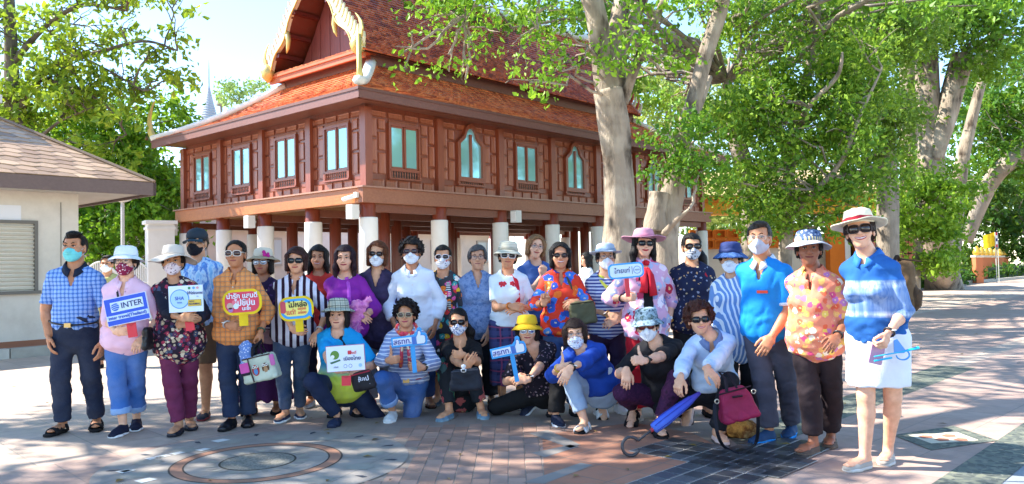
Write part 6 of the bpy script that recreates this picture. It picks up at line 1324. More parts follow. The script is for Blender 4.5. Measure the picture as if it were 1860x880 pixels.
        if ex[0] == 'strap':     # worn strap across the chest: (name, colour, from x, to x, to t, width)
            _, mat, x0, x1, t1, wd = ex; m = MB(); n = 9
            pp = []
            for j in range(n):
                k = j / (n - 1); t = 0.955 + (t1 - 0.955) * k; pp.append(K.front(t, x0 + (x1 - x0) * k, 0.03))
            pp = [sp(0.95) + sd * rp(0.93)[0] * x0 - fw * 0.01 + up * 0.035] + pp
            m.tube(pp, wd, 4, True, 0.28); m.build('bag_strap', mat, body)
    PEOPLE[key] = K; return K
# ---------------------------------------------------------------- the people
SUN = dict(kind='sun'); CLEAR = dict(kind='clear', fr='4a4038'); MIR = dict(kind='mirror', lens='b8c6d8', fr='d8d8dc')
BLK = solid('18181b', 0.8, 0.1); NAVY = solid('20263c', 0.8); BJ = denim('1f2a42', 0.06); WMASK = (solid('e6ecf4', 0.85, 0.04),); WM2 = (solid('e9eef6', 0.85, 0.04), 'duck')
P = person
P('p1', 'man in blue checked polo shirt, dark jeans and teal face mask beside the kiosk', 6.65, (135, 424), feet=[(114, 786), (182, 776)], yaw=10, hd=(-6, 0, 0), skin='b5805e', male=True, belly=0.02,
  A=(88, 612, 0.0, 'relax'), top=dict(pat=plaid('5b8cd8', 'a4c2ee', '3a62b0', 0.034), sleeve=0.85, hem=0.12, e=0.018, collar=solid('1b2438'), neck='v', name='polo_shirt', flare=0),
  legs=dict(kind='trousers', pat=BJ, e1=0.024, e0=0.012), shoe=('sandal', solid('1c1a1c'), solid('191718')), hair=('mens', '120e0d'), mask=(solid('74d2d2', 0.8, 0.05),), extras=(('belt', '201a18'),))
P('p2', 'woman in pink shirt and white bucket hat holding blue travel sign', 6.6, (228, 452), feet=[(224, 790), (250, 778)], yaw=8, skin='dcb092', A=(210, 603, -0.24, 'flat', (1, -0.25, 0.05), (0.2, 1, 0.1)), B=(262, 612, -0.02, 'relax'),
  top=dict(pat=solid('f0c6dc', 0.8, 0.05), sleeve=1.2, hem=-0.1, e=0.03, collar=solid('f2cfe2', 0.8, 0.05), neck='v', flare=0.03), legs=dict(kind='trousers', pat=denim('3a6cb4', 0.2), len=1.72, e1=0.03, e0=0.016, cuff=denim('7fa6d8', 0.3)),
  shoe=('sneaker', solid('1c2036'), solid('eeeef0')), hair=('short', '2a1c18'), hat=dict(crown=0.095, brim=0.05, droop=0.036, mat=solid('dfe9f2', 0.85, 0.04)), mask=(floral('8c2648', ['e8c8d0', 'f0e0e4', 'd89ab0'], 45, 0.3),), glasses=CLEAR, extras=(('strap', gloss('1a1618', 0.4), -0.5, 0.9, 0.1, 0.009),))
P('p3', 'woman in wide cream floppy hat, floral vest and burgundy trousers', 6.7, (314, 452), feet=[(325, 788), (344, 778)], yaw=16, skin='b98a68', A=(328, 577, -0.3, 'wrap', (1, -0.1, 0.0), (0.1, 0.9, -0.3)), B=(346, 588, -0.2, 'wrap', (-1, -0.2, 0), (0, 0.9, -0.4)),
  under=dict(pat=solid('1e2233', 0.75), sleeve=1.5, hem=0.05, e=0.014, ease=0.02), top=dict(pat=floral('2a2030', ['8c2844', 'b8a890', '5a3a5c', '43506c', 'a83a58', 'd8ccb8'], 30, 0.55), sleeve=0, hem=-0.24, e=0.026, flare=0.05, neck='v', name='vest'),
  legs=dict(kind='trousers', pat=solid('6c2a4c', 0.8), e1=0.022, e0=0.01), shoe=('loafer', gloss('181c2c', 0.4), solid('24242c')), hair=('short', '1a1212'), hat=dict(crown=0.1, brim=0.115, droop=0.05, wave=0.022, mat=solid('cfc6bc', 0.9, 0.06), base=0.05), mask=(floral('e4d6dc', ['6a3a58', 'a06880', '4a3050'], 46, 0.3),))
P('p4', 'tall man in dark cap, black mask and blue tie-dye shirt', 7.45, (357, 418), feet=[(346, 756), (374, 758)], yaw=-4, skin='b98a68', male=True, B=(375, 605, 0.0, 'relax'), top=dict(pat=blotch(['4f9ad8', '8cc2ee', 'c4e0f6', '4a7fd0', '7fb6ea'], 7, 2.5), sleeve=0.8, hem=-0.1, e=0.03),
  legs=dict(kind='trousers', pat=solid('6c5a48', 0.85), len=0.98, e0=0.03, e=0.016), shoe=('slip', solid('262a3a'), solid('8a3a40')), hair=('mens', '201c1a'), hat=dict(cap=1, mat=solid('24303c'), brimmat=solid('2c4a5c')), glasses=CLEAR, mask=(solid('14161e'),))
P('p5', 'woman in orange checked shirt with sunglasses holding yellow speech sign', 6.8, (428, 438), feet=[(421, 778), (450, 772)], yaw=4, skin='b07a58', A=(414, 592, -0.22, 'wrap', (1, -0.3, -0.1), (0.2, 1, 0)), B=(473, 604, -0.06, 'hold', (0.2, -0.3, -1)),
  top=dict(pat=plaid('d87c40', 'e8a060', '98826a', 0.042), sleeve=1.6, hem=-0.1, e=0.028, collar=plaid('d87c40', 'e8a060', '98826a', 0.042), neck='v', placket='full', flare=0.03), legs=dict(kind='trousers', pat=denim('22304c', 0.05), e1=0.03, e0=0.008), shoe=('boot', gloss('16161c', 0.35), solid('141418')),
  hair=('updo', '181210'), glasses=dict(kind='sun', lens='3c1c14', fr='d8ccc0', sz=1.1), smile=0.1, lips='9a5048', extras=(('watch', 0, 'w', 'b8b8b8'), ('watch', 1, 'bracelet', '3c5a4c')))
P('p6', 'woman in cream hat with pink flower, mirrored glasses and purple dress', 7.45, (477, 456), feet=[(460, 752), (503, 750)], skin='a87658', top=dict(pat=floral('2c1c3c', ['4a2c5c', '5c3a6c', '38244c'], 20, 0.4), sleeve=1.1, hem=-0.1, e=0.026), legs=dict(kind='skirt', pat=solid('4a2058', 0.75), len=0.14, w=0.27, pleat=1.2),
  shoe=('slip', BLK, BLK), hair=('bob', '1a1210'), hat=dict(crown=0.1, brim=0.075, droop=0.03, mat=solid('d2c8b4', 0.9, 0.06), flower=solid('d02c90'), brimmat=solid('b09c80', 0.9, 0.06)), glasses=MIR, smile=0.2, lips='a03848', extras=(('beads', 'ece6dc'),))
P('p7', 'woman in dark striped shirt and jeans holding blue speech bubble sign', 7.0, (538, 452), feet=[(519, 764), (552, 752)], yaw=4, hd=(3, 0, 0), skin='c99676', fat=1.04, belly=0.01, A=(530, 597, -0.26, 'wrap', (1, -0.35, -0.35), (0.2, 1, 0)), B=(579, 602, -0.04, 'relax'),
  top=dict(pat=vstripe('2c1628', 'd4d2e2', 0.062, 0.55), sleeve=1.4, hem=-0.06, e=0.03, collar=vstripe('2c1628', 'd4d2e2', 0.062, 0.55), neck='v'), legs=dict(kind='trousers', pat=denim('2b4468', 0.2), e1=0.01, e0=0.006), shoe=('slip', gloss('1c3050', 0.35), solid('eceef2')), hair=('midbob', '3c1c16', 0.01), glasses=SUN, smile=0.3, lips='a84848', extras=(('watch', 1, 'bracelet', 'c8c8cc'),))
P('p8', 'smiling woman in red blouse behind the striped shirt', 7.9, (578, 449), yaw=6, skin='b98262', top=dict(pat=solid('d23a2e', 0.8), sleeve=0.9, hem=-0.05, e=0.025), legs=dict(kind='trousers', pat=NAVY), shoe=('slip', solid('b8bcc4'), solid('d8d8dc')), hair=('shoulder', '1c1210'), smile=0.85, lips='a84040')
P('p9', 'woman in bright purple blouse with long dark hair and white necklace', 7.35, (626, 449), yaw=3, skin='d3a184', fat=1.08, belly=0.02, A=(648, 570, -0.26, 'relax', (0.8, -0.4, -0.4)), B=(662, 576, -0.22, 'relax', (-0.8, -0.4, -0.3)),
  top=dict(pat=solid('8a2498', 0.7, 0.1), sleeve=1.35, hem=-0.1, e=0.03, ease=0.04, neck='wide'), legs=dict(kind='trousers', pat=solid('241c30')), shoe=('slip', BLK, BLK), hair=('shoulder', '2c1420'), smile=0.5, lips='a83a48', extras=(('beads', 'efeae4'), ('strap', solid('b04cc0'), 0.3, 0.5, 0.2, 0.016)))
P('p10', 'woman in dark purple top, pale jeans and white mask beside white shirt', 7.5, (686, 441), feet=[(676, 742), (702, 738)], yaw=-2, hd=(4, 0, 3), skin='c99a78', top=dict(pat=blotch(['2e2440', '38304c', '41365a'], 16), sleeve=1.0, hem=-0.26, e=0.03, flare=0.05, neck='v'), legs=dict(kind='trousers', pat=denim('8794a4', 0.2), e1=0.02), shoe=('sneaker', blotch(['b83030', 'd84840', '3a2428'], 20), solid('d8d4d0')), hair=('bob', '6a3a1e', -0.005), glasses=SUN, mask=WMASK)
P('p11', 'person with curly dark hair in loose white shirt and mask', 7.4, (747, 436), feet=[(752, 742), (780, 738)], yaw=2, skin='a8775a', A=(716, 590, 0.0, 'relax'), B=(790, 592, 0.02, 'relax'), top=dict(pat=solid('dfe6f4', 0.8, 0.03), sleeve=1.75, hem=-0.16, e=0.036, ease=0.03, flare=0.03, collar=solid('dfe6f4', 0.8, 0.03), placket='full'), legs=dict(kind='trousers', pat=denim('2c4a86', 0.1), e1=0.016), shoe=('loafer', gloss('5a2c1e', 0.35), solid('2a1a14')), hair=('curly', '1e1412'), glasses=dict(kind='sun', lens='2a1c28', fr='6a4a4a'), mask=WMASK)
P('p12', 'woman in dark dress with bright flowers, white rimmed sunglasses and patterned mask', 7.6, (804, 447), feet=[(795, 736), (815, 732)], yaw=0, skin='c29070', top=dict(pat=floral('3a3c44', ['e8b82c', 'd83a3c', '3aa0a8', 'e05a9c', 'e87c2c', 'f0e8e0'], 16, 0.46), sleeve=0.95, hem=-0.1, e=0.03), legs=dict(kind='skirt', pat=floral('3a3c44', ['e8b82c', 'd83a3c', '3aa0a8', 'e05a9c', 'e87c2c', 'f0e8e0'], 16, 0.46), len=0.3, w=0.22), shoe=('slip', solid('5a6a7c'), solid('8a949c')), hair=('updo', '161010'), glasses=dict(kind='sun', lens='20141a', fr='dcd8dc', sz=1.05), mask=(floral('e4e4ea', ['30344a', 'b8384a', '50607a'], 30, 0.3),), extras=(('strap', vstripe('2c3a4c', 'd8d8d8', 0.02, 0.5, 'z'), 0.45, 0.6, 0.1, 0.02),))
P('p13', 'elderly woman with grey hair and loose blue patterned shirt', 7.6, (867, 448), feet=[(856, 736), (893, 735)], yaw=3, skin='b98f76', A=(842, 600, 0, 'relax'), B=(886, 606, -0.08, 'relax'), top=dict(pat=blotch(['4a6494', '6580ae', '8399c2', '53699a'], 30), sleeve=1.4, hem=-0.14, e=0.034, ease=0.02, flare=0.04, neck='v'), legs=dict(kind='trousers', pat=solid('1c1e26'), e1=0.05, e0=0.03), shoe=('slip', BLK, BLK), hair=('short', '4c4c50', 0.0), glasses=dict(kind='clear', fr='5c4048'), smile=0.1, lips='96605a')
P('p14', 'woman in cream bucket hat, white shirt with red flowers and indigo skirt', 7.4, (924, 444), feet=[(913, 746), (945, 742)], yaw=-2, hd=(4, 0, 5), skin='c08c6a', A=(928, 556, -0.25, 'relax', (0.9, -0.3, -0.2)), B=(948, 560, -0.22, 'relax', (-0.9, -0.3, -0.1)), top=dict(pat=solid('e2ecf4', 0.8, 0.03), sleeve=0.75, hem=-0.02, e=0.026), legs=dict(kind='skirt', pat=plaid('2c2f56', '4a5284', '8a4468', 0.1), len=0.24, w=0.2, pleat=0.4), shoe=('sneaker', solid('1c2030'), solid('b8bcc4')), hair=('short', '241814'), hat=dict(crown=0.1, brim=0.058, droop=0.042, mat=vstripe('d8d2c0', 'c4bca6', 0.02, 0.6, 'z'), band=solid('b8b09c')), glasses=dict(kind='sun', fr='f0f0f0', sz=1.15), smile=0.3, lips='a85a50', extras=(('strap', solid('c81c34'), 0.62, 0.72, 0.0, 0.022), ('watch', 0, 'bracelet', 'e8842c')))
P('p15', 'fair haired woman in blue vest with chin on her hand, back row', 8.2, (976, 430), yaw=6, hd=(4, 0, 10), skin='cfa286', A=(985, 500, -0.22, 'fist', (0.2, -0.2, 0.9), (0, 1, 0)), B=None, top=dict(pat=solid('3a5a98'), sleeve=0.3, hem=-0.1, e=0.024), legs=dict(kind='trousers', pat=BJ), shoe=('slip', BLK, BLK), hair=('midbob', '8a6440', -0.005), glasses=dict(kind='clear', fr='8a5a58'), smile=0.5)
P('p16', 'smiling woman in red and blue floral shirt making a victory sign', 7.15, (1017, 443), yaw=0, skin='c08a6a', A=(988, 552, -0.34, 'peace'), B=(1048, 548, -0.2, 'wrap', (-0.8, -0.4, -0.3)), top=dict(pat=floral('d8402c', ['2f5cc0', '3c78d8', '2f50b0', '4a8ae0', 'e8742c'], 12, 0.5), sleeve=1.35, hem=-0.14, e=0.032, ease=0.03, collar=floral('d8402c', ['2f5cc0', '3c78d8', '2f50b0', '4a8ae0', 'e8742c'], 12, 0.5), neck='v'), legs=dict(kind='trousers', pat=denim('3a5c90', 0.15)), shoe=('slip', BLK, BLK), hair=('bob', '120d0d', -0.002), glasses=SUN, smile=1.0, lips='b04850', extras=(('strap', solid('4a4838'), 0.5, 0.85, 0.25, 0.014), ('watch', 0, 'bracelet', '5c3a24')))
P('p17', 'distant passerby in white shirt walking behind the group', 14.0, (1064, 460), yaw=-70, skin='c29478', top=dict(pat=solid('e4e4e6'), sleeve=0.7, hem=-0.05, e=0.03), legs=dict(kind='trousers', pat=solid('3a3a48')), shoe=('slip', BLK, BLK), hair=('shoulder', '141010'), smile=0.1, small=True, group='passers-by behind the group')
P('p18', 'woman in pale blue hat and finely striped shirt with yellow strap', 7.2, (1100, 446), yaw=2, skin='c69a7c', A=(1108, 572, -0.2, 'relax', (0.85, -0.4, -0.3)), B=(1122, 580, -0.22, 'relax', (-0.85, -0.4, -0.35)), top=dict(pat=vstripe('3a4a8c', 'b8c4dc', 0.03, 0.5, 'z'), sleeve=0.9, hem=-0.1, e=0.032, neck='wide'), legs=dict(kind='trousers', pat=solid('2a1a34'), e1=0.03, e0=0.02), shoe=('sneaker', solid('d8d4d0'), solid('e8e4e0')), hair=('short', '241a18'), hat=dict(crown=0.09, brim=0.065, droop=0.01, curl=0.012, mat=solid('aebfd2', 0.85, 0.05), band=solid('93a8c0')), glasses=CLEAR, mask=WM2, extras=(('strap', solid('d8dc58'), -0.75, 0.85, 0.45, 0.022), ('watch', 0, 'w', 'c8a46c')))
P('p19', 'woman in wide mauve sun hat, red trousers and sheer pink shawl', 6.9, (1170, 420), yaw=2, hd=(0, 0, 3), skin='d6a68a', A=(1133, 542, -0.2, 'hold'), B=(1215, 586, -0.02, 'relax'), under=dict(pat=BLK, sleeve=0.0, hem=-0.05, e=0.016, neck='wide'), top=dict(pat=floral('d8a8c4', ['b82c4c', '8a90c0', 'e8d4e0', 'c84870', 'b0b8d8', 'f0e0ea', 'd0a0c0'], 13, 0.55), sleeve=1.3, hem=-0.25, e=0.036, ease=0.05, neck='open', name='shawl'), legs=dict(kind='trousers', pat=solid('c01c2c', 0.75), e1=0.05, e0=0.03), shoe=('slip', solid('b8a898'), solid('c8bcb0')), hair=('long', '0e0a0c', 0.028), hat=dict(crown=0.095, brim=0.11, droop=0.012, curl=0.02, wave=0.008, mat=solid('b8869a', 0.9, 0.07), band=solid('a87088')), glasses=SUN, smile=0.55, lips='b81c30', extras=(('earrings', 'c02038'), ('scarf', solid('c81e30'), 0.42), ('watch', 0, 'bracelet', '2a2024'), ('watch', 1, 'w', 'c8a040')))
P('p20', 'woman in navy blouse with small flowers and black sunglasses', 7.0, (1256, 426), yaw=-6, hd=(2, 0, 0), skin='c0906f', fat=1.06, belly=0.01, A=(1225, 598, 0.0, 'relax'), top=dict(pat=floral('1e2440', ['b8a888', '8a90a8', 'c89c6c'], 26, 0.26), sleeve=1.35, hem=-0.12, e=0.03), legs=dict(kind='trousers', pat=BLK), shoe=('slip', BLK, BLK), hair=('pony', '100c0c'), glasses=dict(kind='sun', sz=1.1), mask=(floral('b8bcc4', ['6a7080', '4a5060', 'd8dade'], 40, 0.35),), extras=(('strap', solid('b01c2c'), 0.72, 0.85, 0.3, 0.014),))
P('p21', 'woman in navy denim hat, white mask and blue striped shirt', 6.4, (1326, 446), feet=[(1326, 790), (1354, 782)], bodyx=1338, yaw=-26, hd=(2, 4, 0), skin='c79b7c', B=(1338, 600, -0.1, 'relax'), top=dict(pat=vstripe('6f94cc', 'e4eaf4', 0.03, 0.42), sleeve=1.15, hem=-0.24, e=0.036, ease=0.03, flare=0.05), legs=dict(kind='trousers', pat=BLK, e1=0.02), shoe=('loafer', gloss('6a4026', 0.4), solid('4a2c1a')), hair=('short', '241c1a'), hat=dict(crown=0.1, brim=0.06, droop=0.045, mat=solid('2c3a6c', 0.85), brimmat=blotch(['1e3464', '34548c', '5a7cac'], 40), band=solid('2c3a6c')), glasses=None, mask=WMASK, extras=(('watch', 1, 'bracelet', 'c0c0c8'),))
P('p22', 'man in bright blue polo shirt, grey trousers and clear glasses', 5.85, (1378, 405), feet=[(1398, 802), (1438, 790)], bodyx=1400, apole=(0.4, 0.6, -0.5), A=(1395, 600, 0.25, 'relax'), yaw=-44, hd=(18, 0, 0), skin='b98260', male=True, belly=0.02, B=(1402, 612, -0.14, 'relax'), top=dict(pat=solid('1686d8', 0.75, 0.07), sleeve=0.85, hem=-0.06, e=0.026, ease=0.03, collar=solid('d8e6f0'), cuffs=solid('c8dcec'), neck='v', name='polo_shirt'), legs=dict(kind='trousers', pat=solid('50505e', 0.85), e1=0.032, e0=0.018), shoe=('sneaker', solid('2c4a70'), solid('1c90e0')), hair=('mens', '3a3836'), glasses=dict(kind='clear', fr='c8b8a8'), mask=(solid('b8bcc8', 0.85, 0.05), 'duck'))
P('p23', 'woman in bright pink and orange floral shirt and patterned blue brim hat', 5.45, (1468, 424), feet=[(1478, 824), (1508, 808)], bodyx=1492, apole=(0.4, 0.6, -0.5), A=(1490, 600, 0.25, 'relax'), yaw=-42, hd=(24, 0, 0), skin='8e5c44', fat=1.02, belly=0.035, B=(1520, 612, -0.2, 'relax'), top=dict(pat=floral('e88a6c', ['f0c860', 'e0507c', 'f4e0c8', 'f0987c', 'c87cb0', 'f4b868', 'e86848'], 22, 0.5), sleeve=0.95, hem=-0.16, e=0.036, ease=0.04, collar=floral('e88a6c', ['f0c860', 'e0507c', 'f4e0c8', 'f0987c', 'c87cb0', 'f4b868', 'e86848'], 22, 0.5), neck='v'), legs=dict(kind='trousers', pat=solid('2c2226', 0.85), e1=0.028, e0=0.014, len=1.88), shoe=('loafer', solid('5c5048'), solid('6a5c50')), hair=('short', '1c1614'), hat=dict(crown=0.095, brim=0.07, droop=0.035, wave=0.008, mat=floral('4c6084', ['d8dce4', '8ca0c0', '2c3c60'], 40, 0.35), brimmat=solid('b8bac0', 0.9, 0.06), band=vstripe('c8b888', '4a6488', 0.02, 0.5)), smile=0.25, lips='7a3c34', extras=(('watch', 1, 'w', '202024', '38383c'),), brow='0c0808')
P('p24', 'woman in cream panama hat with red band and blue tie-dye top', 5.05, (1557, 388), feet=[(1572, 852), (1614, 838)], yaw=-48, hd=(24, -4, -6), skin='d8a688', belly=0.01, fat=0.98, bodyx=1604, apole=(0.4, 0.6, -0.5), A=(1604, 605, 0.3, 'relax'), B=(1612, 608, -0.22, 'hold', (-0.5, -0.5, -0.7), (-0.6, 0.6, 0)), top=dict(pat=shibori('2c62a8', 'c6d4e4', 0.96, 1.2), sleeve=1.3, hem=-0.02, e=0.022, ease=0.02, collar=solid('2a6cc0')), legs=dict(kind='skirt', pat=solid('e4e6ee', 0.85, 0.03), len=0.52, w=0.19, pleat=0.25), shoe=('slip', solid('b0a89e'), solid('d0ccc6')), hair=('short', '2a1a16'), hat=dict(crown=0.1, brim=0.085, droop=0.014, wave=0.006, curl=0.01, mat=solid('eadfc2', 0.85, 0.05), band=solid('a01c30')), glasses=dict(kind='sun', sz=1.2), smile=0.95, lips='b02c48', extras=(('watch', 1, 'w', '2a2a2e'),))
P('p25', 'person in yellowish shirt and white mask half hidden near the gate', 11.5, (194, 466), yaw=10, skin='b98a6a', top=dict(pat=solid('b8b478'), sleeve=0.8, hem=-0.05, e=0.03), legs=dict(kind='trousers', pat=solid('3a3a44')), shoe=('slip', BLK, BLK), hair=('mens', '141010'), mask=WMASK, small=True, group='passers-by behind the group', male=True)
# ---- front row, squatting and kneeling
P('c1', 'kneeling woman in plaid bucket hat and turquoise shirt holding white board', 6.9, (614, 550), h=1.58, crouch=dict(pelvis=(622, 700, 0.22), neck=(615, 602, 0.0), feet=[(612, 772, 0, -4), (640, 752, 62, 25)], knees=[(-0.35, -1, 0.55), (0.75, -1, -0.35)]), skin='d0a084', fat=1.1, belly=0.03, A=(608, 676, -0.42, 'wrap', (1, -0.2, -0.05), (0, 1, 0.2)), B=(655, 672, -0.2, 'wrap'),
  top=dict(pat=bands([(0, 'd8e03c'), (0.16, 'c8e048'), (0.34, '1fa4e0'), (1, '1c9ad8')], 0.3, 0.95, 2), sleeve=0.9, hem=-0.05, e=0.034, ease=0.04), legs=dict(kind='trousers', pat=denim('1e2a48', 0.04), e1=0.01), shoe=('croc', solid('26304a', 0.6), solid('222a40')), hair=('bob', '181214'), hat=dict(crown=0.095, brim=0.058, droop=0.03, base=0.06, mat=plaid('c4c4b4', 'a0a89c', '4c5650', 0.045), brimmat=plaid('c4c4b4', 'a0a89c', '4c5650', 0.045)), smile=0.05, lips='a05a50', extras=(('strap', BLK, 0.42, 0.8, 0.2, 0.014),))
P('c2', 'kneeling woman in white striped top with coral scarf and thumb up', 7.0, (737, 549), h=1.56, crouch=dict(pelvis=(742, 694, 0.2), neck=(738, 600, 0.02), feet=[(713, 764, 0, -6), (750, 748, 62, 8)], knees=[(-0.25, -1, 0.55), (0.15, -1, -0.4)]), skin='c29070', A=(705, 655, -0.34, 'thumb'), B=(768, 668, -0.24, 'wrap', (-1, -0.3, 0.15), (-0.2, 1, 0)), top=dict(pat=vstripe('8c9cc4', 'e2e8f4', 0.03, 0.28, 'z'), sleeve=1.85, hem=0.02, e=0.024, ease=0.02), legs=dict(kind='trousers', pat=denim('3360a4', 0.22), len=1.72, e1=0.03, cuff=denim('7c9ccc', 0.3)), shoe=('sneaker', solid('d4d8d8'), solid('e8eaea')), hair=('curly', '1a1010'), glasses=dict(kind='sun', lens='4a3c34', fr='b8a888'), smile=0.5, lips='b04858', extras=(('scarf', floral('d8485c', ['e8a0b0', 'f0e0c0', 'c02c4c', 'e87848'], 22, 0.45), 0.46), ('belt', 'a02c34'), ('watch', 1, 'w', '202024')))
P('c3', 'squatting woman in black shirt with long ponytail and dark floral trousers', 7.12, (832, 563), h=1.56, crouch=dict(pelvis=(838, 714, 0.24), neck=(836, 620, 0.02), feet=[(816, 762, 0, -28), (874, 758, 0, 14)], knees=[(-0.12, -1, 0.9), (0.12, -1, 0.9)]), skin='c99672', fat=1.02, A=(850, 672, -0.44, 'relax', (0.6, -0.3, 0.6), (-0.3, 1, 0)), B=(842, 645, -0.38, 'thumb'), top=dict(pat=BLK, sleeve=0.85, hem=0.02, e=0.028, ease=0.03), legs=dict(kind='trousers', pat=floral('20242a', ['9a4448', '2f6450', '3c5a5c', 'b05a58'], 9, 0.42), e0=0.014, e1=0.016, len=1.85), shoe=('slip', solid('6d8ea6'), solid('88a4b4')), hair=('pony', '0d0b0c'), glasses=SUN, mask=(floral('dfe3ec', ['6a7fb2', '8a92b8'], 40, 0.35),))
P('c4', 'squatting woman in yellow bucket hat and black embroidered blouse', 6.85, (957, 577), h=1.56, crouch=dict(pelvis=(990, 708, 0.22), neck=(968, 628, 0.0), feet=[(976, 752, 35, -60), (1010, 772, 0, 12)], knees=[(-1, -0.8, 0.0), (0.1, -1, 0.7)]), skin='cf9f80', A=(935, 690, -0.28, 'hold'), B=(958, 692, -0.4, 'wrap', (-1, -0.2, 0), (0, 0.8, -0.6)), top=dict(pat=floral('1e1a26', ['6a5468', '8a7a88', '54404c', 'a08c8c'], 34, 0.32), sleeve=0.95, hem=0.0, e=0.026, ease=0.03, neck='v'), legs=dict(kind='trousers', pat=BLK, e1=0.03, e0=0.014), shoe=('sneaker', solid('232a40'), solid('d0d4da')), hair=('midbob', '18100e'), hat=dict(crown=0.095, brim=0.05, droop=0.045, mat=solid('e0b82c', 0.85, 0.06), brimmat=solid('d8ac24', 0.85, 0.06)), glasses=MIR, smile=0.35, lips='b05050', extras=(('watch', 1, 'w', '1c1c20'),))
P('c5', 'squatting woman in royal blue cardigan and pale jeans giving thumb up', 6.5, (1042, 583), h=1.56, crouch=dict(pelvis=(1092, 708, 0.24), neck=(1056, 632, 0.0), feet=[(1062, 784, 0, -22), (1090, 758, 30, 5)], knees=[(-0.75, -1, 0.5), (-0.3, -1, 0.5)]), yaw=-12, hd=(8, 0, -4), skin='d6aa8c', fat=0.93, A=(1016, 668, -0.3, 'thumb'), B=(1030, 672, -0.46, 'relax', (-0.5, -0.3, -0.8)), under=dict(pat=solid('dce4ee'), sleeve=0.2, hem=0.0, e=0.016), top=dict(pat=solid('1e48a8', 0.8), sleeve=1.45, hem=0.04, e=0.036, ease=0.03, neck='v', name='cardigan'), legs=dict(kind='trousers', pat=denim('9ab4d2', 0.3), e1=0.02, len=1.8), shoe=('sandal', solid('d8dce0'), solid('18181c')), hair=('midbob', '2c1a14', 0.012), glasses=dict(kind='clear', fr='5a2c30'), mask=(floral('dfe6f0', ['b0687c', '7090b8'], 40, 0.28),), extras=(('watch', 0, 'bracelet', 'e0b83c'), ('watch', 1, 'w', '1c1c20')))
P('c6', 'squatting woman in black shirt, camouflage bucket hat and purple leggings', 6.25, (1172, 566), h=1.58, crouch=dict(pelvis=(1215, 714, 0.26), neck=(1192, 622, 0.02), feet=[(1152, 772, 28, -20), (1196, 792, 0, 2)], knees=[(-0.6, -1, 0.5), (-0.25, -1, 0.6)]), yaw=-14, hd=(0, 4, -6), skin='d8ac90', fat=1.12, belly=0.02, A=(1138, 672, -0.24, 'relax', (-0.1, -0.2, -1)), B=(1152, 664, -0.5, 'thumb', (-0.9, -0.3, 0.15)), top=dict(pat=solid('1c1c22', 0.8), sleeve=0.95, hem=0.0, e=0.03, ease=0.03), legs=dict(kind='trousers', pat=blotch(['2a1830', '4a2448', '361c3c', '5c2c54'], 18), e1=0.006, e0=0.004, len=1.85), shoe=('sandal', solid('1c1a1e'), solid('1a181c')), hair=('short', '1c1416'), hat=dict(crown=0.1, brim=0.05, droop=0.045, mat=blotch(['7c98ac', '2c3c48', 'a8c0cc', '445c58', 'd0dce4'], 16)), glasses=dict(kind='sun', lens='6a2420', fr='4a2420'), mask=WM2, extras=(('watch', 1, 'w', '18181c', '202024'),))
P('c7', 'squatting woman in pale blue blouse with auburn bob and sunglasses', 6.0, (1268, 553), h=1.58, crouch=dict(pelvis=(1300, 706, 0.24), neck=(1290, 612, 0.02), feet=[(1256, 768, 40, -30), (1303, 804, 0, 6)], knees=[(-0.7, -1, 0.15), (-0.1, -1, 0.65)]), yaw=-8, hd=(2, 0, -3), skin='cf9f80', fat=0.94, A=(1236, 686, -0.34, 'wrap', (-0.35, -0.4, -0.85), (0.5, 0.6, -0.3)), B=(1268, 688, -0.5, 'relax', (0.6, -0.5, -0.6), (-0.3, 0.7, -0.5)), top=dict(pat=blotch(['aecbf0', 'c4daf6', 'd4e4f8', 'a4c2ea'], 6), sleeve=1.8, hem=0.04, e=0.028, ease=0.03, neck='v', collar=solid('6a7ca4')), legs=dict(kind='trousers', pat=solid('181a22'), e1=0.02), shoe=('slip', solid('d2b4ac'), solid('5a4c48')), hair=('curly', '4a2418'), glasses=SUN, smile=0.7, lips='b8505a')
print('TRIS', sum(sum(len(p.vertices) - 2 for p in o.data.polygons) for o in bpy.data.objects if o.type == 'MESH'), len(bpy.data.objects))
# ---------------------------------------------------------------- things people hold or carry
YEL_ = solid('e8c81c', 0.5); SKYB = gloss('2a9ce0', 0.4); BLUE = gloss('1450d0', 0.4); PW = gloss('e6ecf6', 0.4); RED = gloss('d83040', 0.45); INK = gloss('1c2c70', 0.5); TXB = gloss('1e4fc0', 0.5)
def board(name, lab, cat, px, py, y, poly, roll, mat, depth=0.012, yaw=0.0, group=None):
    c = at(px, py, y); R = Rz(yaw) @ rot('Y', -roll); t = thing(name, lab, cat, c, group); MB().prism(poly, depth, R, c).build('sign_board', mat, t)
    def lay(poly, mat, nm, z=1, cx=0, cz=0, th=0.002): return MB().prism([(x + cx, w_ + cz) for x, w_ in poly], th, R, c - R @ V3(0, depth / 2 + 0.0015 * z, 0)).build(nm, mat, t)
    def txt(s, size, x, z, mat, lv=3, sh=0.0, bold=0.0, sx=1.0): return text(t, s, size, c + R @ V3(x, -depth / 2 - 0.0015 * lv - 0.002, z), R, mat, 'lettering', sh, bold, sx)
    return t, lay, txt, (lambda x, z, y=0: c + R @ V3(x, y, z)), R
PXM = lambda y: y / FPX
